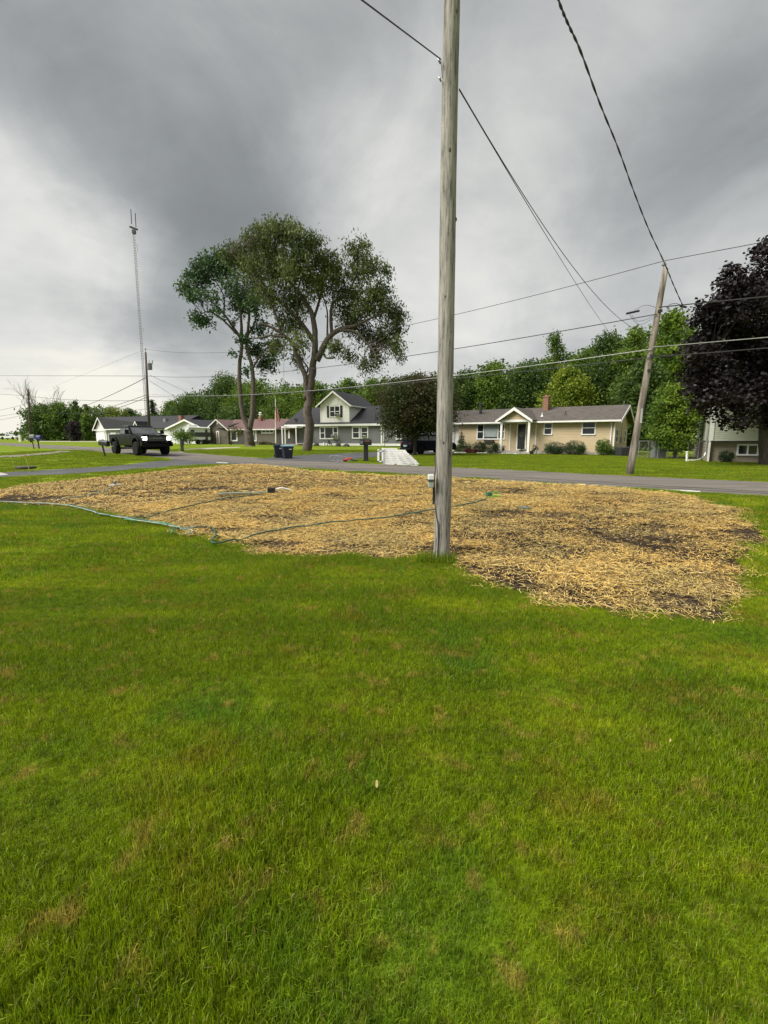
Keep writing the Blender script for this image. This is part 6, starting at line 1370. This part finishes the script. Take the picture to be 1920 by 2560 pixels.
mb.prism(low, lambda p, q, t: Vector((p, t, q)), -.85, .85); mb.build('body', m_carw, CR, bevel=.06)
loft([[(-1.5, -.8, .85), (-1.5, .8, .85), (1.1, .8, .85), (1.1, -.8, .85)], [(-.9, -.62, 1.38), (-.9, .62, 1.38), (.3, .62, 1.38), (.3, -.62, 1.38)]]).build('cabin', m_cargl, CR, bevel=.05)
for cx in (1.3, -1.3): wheel(CR, cx, -.8, .32, .2, -1)

# ------------------------------------------------------------------ street things
m_navy = mat('bin_navy', (.016, .022, .040), .5, (.012, .017, .030), 6)
def bin_(px, py, wpx, label, lid, rz):
    p = gnd(px, py); k = p.y / F; w_ = wpx * k / 2; H_ = 33 * k
    rt = empty('wheelie_bin', p, label, 'bin', 'bins at the kerb', rz=rz)
    mb = MB(); b0, b1 = w_ * .74, w_ * .95
    for (a, z) in ((b0, .02), (b1, H_ * .86)): mb.v += [(-a, -a, z), (a, -a, z), (a, a, z), (-a, a, z)]
    mb.f = [(0, 1, 5, 4), (1, 2, 6, 5), (2, 3, 7, 6), (3, 0, 4, 7), (3, 2, 1, 0), (4, 5, 6, 7)]; mb.box(-w_, w_, -w_, w_, H_ * .80, H_ * .92); mb.box(-b0 * .8, b0 * .8, -w_ * .92, -w_ * .80, H_ * .42, H_ * .46)
    mb.build('body', m_navy, rt, bevel=.015)
    mb = MB(); mb.prism([(-w_ * 1.06, H_ * .925), (-w_ * 1.0, H_ * .965), (-w_ * .3, H_), (w_ * .6, H_), (w_ * 1.12, H_ * .94), (w_ * 1.12, H_ * .925)], lambda p_, q, t: Vector((t, p_, q)), -w_ * 1.04, w_ * 1.04); mb.build('lid', lid, rt, bevel=.01)
    mb = MB(); mb.tube([(-w_ * .8, w_ * 1.12, H_ * .86), (w_ * .8, w_ * 1.12, H_ * .86)], .018, 6); mb.build('handle', blk, rt)
    for s_ in (1, -1): mb = MB(); mb.lathe([(.05, -.03), (.13, -.03), (.13, .03), (.05, .03)], 14, (s_ * w_ * .78, w_ * .95, .13), 'x'); mb.build('wheel', m_tyre, rt)
    mb = MB(); mb.box(w_ * .1, w_ * .62, -w_ * .96 - .02, -w_ * .9, H_ * .66, H_ * .74); mb.build('sticker', mat('sticker_white', (.6, .62, .62), .5), rt); return rt
bin_(697, 1144.5, 23, 'dark navy wheelie bin with a black lid, left of the two at the kerb', blk, R(18))
bin_(719, 1146.5, 26, 'dark navy wheelie bin with a light blue lid, right of the two at the kerb', mat('lid_blue', (.16, .36, .48), .5), R(25))
def mailbox(rt, w_, h_, l_, m, z, yaw=0, tilt=0):
    mb = MB(); pr = [(-w_ / 2, 0), (w_ / 2, 0), (w_ / 2, h_ * .55)] + [(w_ / 2 * math.cos(a), h_ * .55 + h_ * .45 * math.sin(a)) for a in [math.pi * i / 8 for i in range(1, 8)]] + [(-w_ / 2, h_ * .55)]
    c_, s_ = math.cos(yaw), math.sin(yaw)
    f = lambda p, q, t: Vector((t * c_ - p * s_, t * s_ + p * c_, z + q + t * tilt))
    mb.prism(pr, f, -l_ / 2, l_ / 2); o = mb.build('box', m, rt, bevel=.008); mb = MB(); pr2 = [(p * 1.05, q * 1.03) for p, q in pr]; mb.prism(pr2, f, -l_ / 2 - .02, -l_ / 2 - .002); mb.build('door', m, rt); return o
p = gnd(271, 1140.5); k = p.y / F; rt = empty('mailbox', p, 'black mailbox tilted on a leaning post at the near driveway', 'mailbox'); hp = 28 * k
mb = MB(); mb.tube([(0, 0, -.05), (-5 * k, 0, hp)], .05, 8); mb.build('post', blk, rt)
bx_ = mailbox(rt, .26, .36, .72, blk, hp - .06, yaw=R(-20), tilt=-.10); bx_.location.x = -.20; rt.children[-1].location.x = -.20
mb = MB(); mb.box(-.05, .35, -.1, .1, hp - .12, hp - .08); mb.build('newspaper', mat('paper_white', (.7, .7, .66), .7), rt)
p = gnd(98, 1121.5); k = p.y / F; rt = empty('mailbox', p, 'dark blue mailbox on a post with a white hanging hook at far left', 'mailbox'); hp = 24 * k
mb = MB(); mb.tube([(0, 0, -.05), (-.06, 0, hp)], .06, 8); mb.build('post', m_pole3, rt); mailbox(rt, .34, .36, .80, mat('mailbox_blue', (.03, .035, .16), .4), hp - .05, yaw=R(-15)); mb = MB(); mb.tube([(-.05, -.08, hp * .5), (-.12, -.09, hp * .85), (-.3, -.09, hp * .92)], .03, 6); mb.build('white_hook', white, rt)
p = gnd(85, 1122.5); k = p.y / F; rt = empty('mailbox', p, 'dark grey mailbox on a thin post just left of the blue mailbox', 'mailbox'); hp = 27 * k
mb = MB(); mb.tube([(0, 0, -.05), (-.08, 0, hp)], .04, 8); mb.build('post', m_pole3, rt); mailbox(rt, .22, .30, .50, m_can, hp, yaw=R(-15))
p = gnd(915, 1153.5); k = p.y / F; rt = empty('mailbox', p, 'large black plastic mailbox on a thick black post with small red lettering', 'mailbox'); hp = 40 * k
mb = MB(); mb.box(-.13, .13, -.11, .11, -.05, hp); mb.box(-.17, .17, -.15, .15, -.02, .10); mb.build('post', blk, rt, bevel=.02); mailbox(rt, .30, .34, .62, blk, hp, yaw=R(12))
mb = MB(); mb.box(-.235, -.10, -.30, -.165, hp + .08, hp + .24, T=lambda q: Vector((q.x - .06, q.y + .02, q.z))); mb.build('newspaper_slot', m_can, rt)
# illegible red lettering strokes on the mailbox side
mb = MB(); 
for i in range(5): mb.box(-.02 + i * .045, .01 + i * .045, -.168, -.155, hp + .20, hp + .20 + .045 * (1 if i % 2 == 0 else .8))
mb.build('lettering', mat('red_letters', (.5, .08, .06), .5), rt)
p = gnd(456, 1129.5); k = p.y / F; mb = MB(); mb.box(-.09, .09, -.09, .09, -.1, 29 * k); mb.box(-.11, .11, -.11, .11, 29 * k, 31 * k); o = mb.build('post', mat('dark_green_post', (.02, .035, .03), .6)); o.location = p; tag(o, 'thick dark green post at the roadside right of the pickup', 'post')
# far white post
p = gnd(51, 1104.5); k = p.y / F; mb = MB(); mb.box(-.18, .18, -.15, .15, 0, 17 * k); mb.box(-.4, .2, -.12, .12, 14 * k, 15 * k); o = mb.build('sign_post', white); o.location = p; tag(o, 'white post standing beside the far white pickup', 'post')
# marker stakes, ring
for (bx, by), (tx, ty), lb, tm in (((36, 1174), (27, 1140), 'thin yellow marker stake with white tip, left of the pair', white), ((75, 1183), (63, 1138), 'thin yellow marker stake with white and red tip, right of the pair', mat('tape_red', (.5, .12, .08), .6))):
    p = gnd(bx, by); tpt = atY(tx, ty, p.y) - p; rt = empty('marker_stake', p, lb, 'stake', 'yellow marker stakes'); mb = MB(); mb.tube([(0, 0, 0), tpt * .93], .012, 6); mb.build('rod', mat('stake_yellow', (.45, .48, .12), .6), rt); mb = MB(); mb.tube([tpt * .92, tpt], .032, 6); mb.build('tip', tm, rt)
p = gnd(64, 1172); mb = MB(); mb.lathe([(.42, 0), (.44, .10), (.40, .13), (.05, .13)], 20); o = mb.build('tank_lid', mat('old_iron', (.09, .075, .06), .8, (.06, .05, .04), 8)); o.location = p; tag(o, 'low dark round lid in the lawn between the yellow stakes', 'lid')
# flag pole
p = gnd(689.5, 1113); FPo = empty('flag_pole', p, 'white flag pole in front of the brown bungalow', 'flag pole'); tpp = atY(688.5, 997, p.y) - p
mb = MB(); mb.tube([Vector((0, 0, 0)), tpp], [.085, .05], 8); mb.build('pole', white, FPo); mb = MB(); mb.lathe([(.02, 0), (.1, .08), (.1, .14), (.02, .22)], 10, tpp); mb.build('finial', mat('brass', (.5, .38, .15), .3, metal=1), FPo)
m_flag, t, b = nodemat('flag_cloth')
tcf = t.nodes.new('ShaderNodeAttribute'); tcf.attribute_name = 'fl'; t.links.new(tcf.outputs['Color'], b.inputs['Base Color']); b.inputs['Roughness'].default_value = .8
q0 = atY(687, 1016, p.y - .1); q1 = atY(691, 1052, p.y - .1); NXf, NZf = 17, 30; V = []; Fq = []; C_ = []
hgt = q0.z - q1.z
for i in range(NZf + 1):
    for j in range(NXf + 1):
        u, v = j / NXf, i / NZf; fold = math.sin(u * 13 + v * 2.5) * .11; V.append((q0.x - p.x + .02 + u * (.34 + .40 * v) - .05, q0.y - p.y + fold, q0.z - p.z - v * hgt + u * -.15))
for i in range(NZf):
    for j in range(NXf):
        Fq.append((i * (NXf + 1) + j, i * (NXf + 1) + j + 1, (i + 1) * (NXf + 1) + j + 1, (i + 1) * (NXf + 1) + j))
        C_.append((.02, .03, .13, 1) if (i < 7 and j < 6) else ((.42, .02, .03, 1) if ((j + i // 9) % 4) < 2 else (.68, .66, .64, 1)))
me = bpy.data.meshes.new('flag'); me.from_pydata(V, [], Fq); me.materials.append(m_flag); at_ = me.attributes.new('fl', 'FLOAT_COLOR', 'FACE'); at_.data.foreach_set('color', np.array(C_, np.float32).ravel())
fo = bpy.data.objects.new('flag', me); col.objects.link(fo); fo.location = p; tag(fo, 'red and white striped national flag hanging limp on the flag pole', 'flag')
# red hand cart with bent tubes lying by the road
c4b = lambda x, y: (780 + x * .1929, 1090 + y * .1929)
p = gnd(850, 1155); k = p.y / F; HT = empty('hand_truck', p, 'red wheeled hand cart with two curved grey tube hoops lying at the roadside', 'hand cart')
def lc(x, y, off=0): return Vector(atY(*c4b(x, y), p.y + off)) - p
for off, x0 in ((0, 230), (.35, 300)):
    mb = MB(); mb.tube(catmull([lc(x0 + 110, 330, off) + Vector((0, 0, .0)), lc(x0 + 30, 322, off), lc(x0, 290, off), lc(x0 + 12, 262, off), lc(x0 + 45, 254, off), lc(x0 + 130, 272, off), lc(x0 + 215, 300, off)]), .025, 7); mb.build('tube_hoop', steel, HT)
mb = MB(); mb.tube([lc(400, 315), lc(520, 290)], .035, 6); mb.tube([lc(405, 300, .3), lc(515, 285, .3)], .03, 6); mb.tube([lc(440, 290), lc(450, 325, .2)], .03, 6); mb.build('frame', mat('cart_red', (.45, .02, .02), .4), HT)
for x_, y_ in ((435, 320), (415, 312)):
    mb = MB(); mb.lathe([(.03, -.04), (.11, -.04), (.11, .04), (.03, .04)], 14, lc(x_, y_, .1 if x_ > 420 else .3) + Vector((0, 0, .02)), 'x'); mb.build('wheel', mat('cart_wheel', (.35, .03, .03), .5), HT)
mb = MB(); mb.tube([lc(490, 290), lc(515, 310), lc(600, 322)], .03, 6); mb.tube([lc(510, 285, .2), lc(530, 315, .1)], .03, 6); mb.build('black_arm', blk, HT)
# white slotted plastic fence / step panels
p = gnd(995, 1166); ST = empty('slatted_panel', p, 'stack of white slotted plastic panels with round-holed diagonal rails standing by the road', 'panel stack')
def qp(x, y, off): return Vector(atY(*c4b(x, y), p.y + off)) - p
def plate(mb, poly, off, th=.03):
    n_ = len(poly); a = [qp(x, y, off) for x, y in poly]; b = [v + Vector((0, th, 0)) for v in a]
    mb.add(a + b, [tuple(range(n_)), tuple(range(n_, 2 * n_))[::-1]] + [(i, (i + 1) % n_, n_ + (i + 1) % n_, n_ + i) for i in range(n_)])
m_vin = mat('white_vinyl', (.88, .88, .87), .4, (.84, .84, .83), 4)
mb = MB(); rws = [(165, 905, 1105), (187, 905, 1218), (210, 905, 1235), (233, 905, 1262), (256, 903, 1288), (279, 903, 1312), (302, 903, 1335), (325, 903, 1358), (348, 915, 1378)]
for i, (y, a, b_) in enumerate(rws):
    plate(mb, [(a, y - 8), (b_ - 8, y - 8), (b_ + 3, y + 11), (a, y + 11)], .05)
    y2 = y + 23; n_ = 5; r2 = np.random.default_rng(i)
    xs_ = np.linspace(a, b_ - 30, n_) + r2.uniform(-12, 12, n_)
    for x_ in list(xs_): plate(mb, [(x_, y + 10), (x_ + 34, y + 10), (x_ + 34, y2 - 6), (x_, y2 - 6)], .052, .026)
plate(mb, [(920, 365), (1065, 372), (1065, 362), (920, 358)], .05); plate(mb, [(1098, 372), (1372, 388), (1372, 374), (1098, 360)], .05); mb.build('slats', m_vin, ST)
for n0, (xa, ya), (xb, yb) in ((8, (1195, 205), (1365, 378)), (7, (1085, 195), (1255, 368))):
    mb = MB()
    for i in range(n0):
        u = (i + .5) / n0; cx, cy = xa + (xb - xa) * u, ya + (yb - ya) * u; hs = (xb - xa) / n0 / 2 + 1.0; vs = []; ring = 12
        hv = (yb - ya) / n0 / 2 + .5
        sq = []
        for k_ in range(ring):
            a = 2 * math.pi * k_ / ring; c_, s_ = math.cos(a), math.sin(a); m_ = max(abs(c_), abs(s_)); sq.append((cx + c_ * 17, cy + s_ * 17))
        ci = [(cx + 6.5 * math.cos(2 * math.pi * k_ / ring), cy + 9.5 * math.sin(2 * math.pi * k_ / ring)) for k_ in range(ring)]
        A = [qp(x, y, (-.03 if n0 == 8 else -.07) - .003 * (i % 2)) for x, y in sq + ci]; B = [v + Vector((0, .03, 0)) for v in A]; o_ = 2 * ring
        fs = []
        for k_ in range(ring):
            k2 = (k_ + 1) % ring; fs += [(k_, k2, ring + k2, ring + k_), (o_ + k_, o_ + ring + k_, o_ + ring + k2, o_ + k2), (k_, o_ + k_, o_ + k2, k2), (ring + k_, ring + k2, o_ + ring + k2, o_ + ring + k_)]
        mb.add(A + B, fs)
    mb.build('holed_rail', m_vin, ST)
mb = MB()
for poly in ([(848, 170), (872, 170), (872, 335), (846, 335)], [(905, 180), (925, 180), (925, 338), (903, 338)], [(850, 188), (925, 190), (925, 204), (850, 202)], [(846, 322), (920, 324), (920, 338), (846, 336)], [(898, 170), (940, 158), (940, 172), (905, 180)]): plate(mb, poly, .0)
mb.build('end_frame', m_vin, ST)

# ------------------------------------------------------------------ hoses and sprinklers on the straw
m_hg = mat('hose_green', (.03, .11, .085), .45, (.02, .075, .06), 12, world=True); m_hl = mat('hose_pale', (.34, .40, .33), .5, (.16, .24, .19), 9, world=True)
def hose(pts, label, m, r=.011, group='garden hoses on the straw patch'):
    q = [gnd(*a) for a in pts]; q = catmull(q, 8); o0 = q[0]; s_ = random.uniform(0, 9)
    pp = [Vector((a.x, a.y, G(a.x, a.y) + (float(lump(a.x, a.y)) if bool(in_straw(np.array([a.x]), np.array([a.y]))[0]) else .028) + r + .034)) + Vector((math.sin(i * .7 + s_), math.cos(i * .9 + s_), 0)) * .012 for i, a in enumerate(q)]
    mb = MB(); mb.tube([a - o0 for a in pp], r, 8); o = mb.build('garden_hose', m, smooth=True); o.location = o0; return tag(o, label, 'garden hose', group)
z1_ = lambda x, y: (x * .4219, 1140 + y * .4219); z2_ = lambda x, y: (500 + x * .4822, 1150 + y * .4822)
hose([z1_(*q) for q in ((270, 292), (360, 296), (440, 303), (480, 322), (560, 345), (590, 365), (680, 374), (760, 385), (860, 402), (980, 428), (1060, 440), (1150, 442), (1240, 440), (1272, 462), (1280, 495), (1262, 520), (1258, 540), (1290, 543))] + [z2_(*q) for q in ((200, 430), (330, 400), (480, 378), (640, 360), (800, 343), (960, 322), (1100, 300), (1215, 284), (1330, 262), (1440, 240), (1490, 222))], 'longest green hose, running behind the near pole to the bright green sprinkler', m_hg, .012)
hose([z1_(*q) for q in ((800, 386), (900, 372), (1000, 352), (1100, 328), (1200, 306), (1290, 285), (1380, 270), (1470, 255), (1540, 245))], 'green hose branching off towards the grey sprinkler near the road', m_hg, .011)
hose([z1_(*q) for q in ((320, 285), (400, 272), (500, 258), (560, 238), (610, 232), (650, 210), (680, 190))], 'pale grey hose leading to the small sprinkler at the left', m_hl, .013)
hose([z1_(*q) for q in ((-100, 280), (60, 288), (180, 294), (300, 299), (420, 312), (520, 338), (600, 362), (720, 384), (850, 408), (960, 424), (1010, 436), (1070, 446), (1130, 452), (1148, 466), (1130, 482), (1100, 484))], 'pale green hose lying along the lawn edge and ending in a small curl', m_hl, .011)
hose([z1_(*q) for q in ((1020, 482), (1022, 462), (1045, 446), (1000, 424), (930, 412), (860, 408), (780, 400), (740, 395))], 'short bright green hose loop at the lawn edge', mat('hose_bright', (.05, .28, .16), .45, (.04, .20, .12), 9, world=True), .010)
p = onG(*gnd(1232, 1252).xy, .10); rt = empty('sprinkler', p, 'bright green oscillating sprinkler at the end of the longest hose', 'sprinkler', 'lawn sprinklers', rz=R(20))
mb = MB(); mb.tube([(-.14, -.07, .01), (.14, -.07, .01), (.17, 0, .02), (.14, .07, .01), (-.14, .07, .01), (-.14, -.07, .01)], .010, 6); mb.build('base', mat('spr_lime', (.20, .50, .05), .45), rt)
mb = MB(); mb.box(-.17, -.05, -.05, .05, .015, .10); mb.build('motor', mat('spr_green', (.03, .14, .07), .5), rt, bevel=.015); mb = MB(); mb.tube([(-.06, 0, .07), (.05, .0, .10), (.19, 0, .07)], .013, 7); mb.build('spray_bar', MATS['spr_lime'], rt)
p = onG(*gnd(645, 1241).xy, .09); rt = empty('sprinkler', p, 'long grey green sprinkler with a black centre block lying in the straw near the road', 'sprinkler', 'lawn sprinklers', rz=R(14))
mb = MB(); mb.box(-1.0, .25, -.03, .03, -.0, .035); mb.build('rail', m_hl, rt, bevel=.01); mb = MB(); mb.box(.25, .45, -.09, .09, -.02, .14); mb.build('motor', blk, rt, bevel=.02); mb = MB(); mb.tube([(.45, 0, .08), (.62, 0, .13), (.85, .02, .06)], .022, 7); mb.build('spray_bar', white, rt); mb = MB(); mb.box(.45, .9, -.07, .07, -.02, .03); mb.build('foot', m_can, rt)
p = onG(*gnd(289, 1222).xy, .10); rt = empty('sprinkler', p, 'small pale sprinkler at the end of the grey hose at left', 'sprinkler', 'lawn sprinklers', rz=R(30))
mb = MB(); mb.tube([(-.16, -.04, .02), (.0, -.13, .03), (.17, -.05, .03), (.17, .06, .03), (0, .12, .03), (-.16, .04, .02)], .018, 6); mb.build('base', mat('spr_pale', (.55, .55, .52), .5), rt); mb = MB(); mb.lathe([(.03, 0), (.035, .12), (.05, .13), (.02, .17)], 10); mb.build('head', m_can, rt)
p = onG(*gnd(1310, 1281).xy, .08); mb = MB(); mb.lathe([(.11, 0), (.12, .02), (.10, .03), (.08, .028), (.02, .03)], 20); o = mb.build('valve_lid', mat('lid_green', (.10, .15, .13), .5, (.07, .11, .095), 14)); o.location = p; tag(o, 'small round green grey valve lid lying in the straw', 'lid')
# tuft of taller grass at the foot of the near pole
V, Fq = [], []
mbt = tuft(520, .26, .07, .22, .006, .35, 90); keep_ = np.array(mbt[0]); o = None
me = bpy.data.meshes.new('tall_grass'); me.from_pydata([(x * (1.1) , y * .55 - .13, z) for x, y, z in mbt[0]], [], mbt[1]); me.materials.append(m_blade); o = bpy.data.objects.new('tall_grass', me); col.objects.link(o); o.location = onG(pb.x - .10, pb.y); tag(o, 'taller uncut grass around the foot of the near pole', 'grass', kind='stuff')
mbt = tuft(260, .5, .06, .16, .008, .4, 91); me = bpy.data.meshes.new('tall_grass'); me.from_pydata(mbt[0], [], mbt[1]); me.materials.append(m_blade); o = bpy.data.objects.new('tall_grass', me); col.objects.link(o); o.location = onG(bR.x, bR.y - .3); o.scale = (1.6, 1, 1.6); tag(o, 'taller grass around the base of the spreading tree', 'grass', kind='stuff')
# a few pale fallen leaves on the lawn
for i, (px, py, lb) in enumerate(((942, 1984, 'pale tan fallen leaf standing in the grass near the bottom centre'), (1388, 1763, 'small round cream fallen leaf in the lawn right of centre'), (274, 1928, 'pale fallen leaf in the lawn at lower left'), (733, 2272, 'tan leaf blade low in the lawn left of centre'), (1673, 1873, 'small tan fallen leaf in the lawn at right'))):
    p = onG(*gnd(px, py).xy, .05); mb = MB(); L_ = .020 if i in (0, 3) else .012
    n_ = 7; pts = [(-L_ * math.cos(math.pi * j / (n_ - 1)), L_ * .35 * math.sin(math.pi * j / (n_ - 1))) for j in range(n_)]; pts += [(x, -y) for x, y in pts[1:-1][::-1]]
    mb.prism(pts, lambda a, b_, t: Vector((b_, t + a * .3, a * .8 + abs(b_) * .3)), 0, .0012); o = mb.build('fallen_leaf', mat('dry_leaf', (.52, .42, .20), .7, (.40, .30, .13), 40)); o.location = p; o.rotation_euler = (0, 0, i * 1.3); tag(o, lb, 'leaf', 'fallen leaves on the lawn')
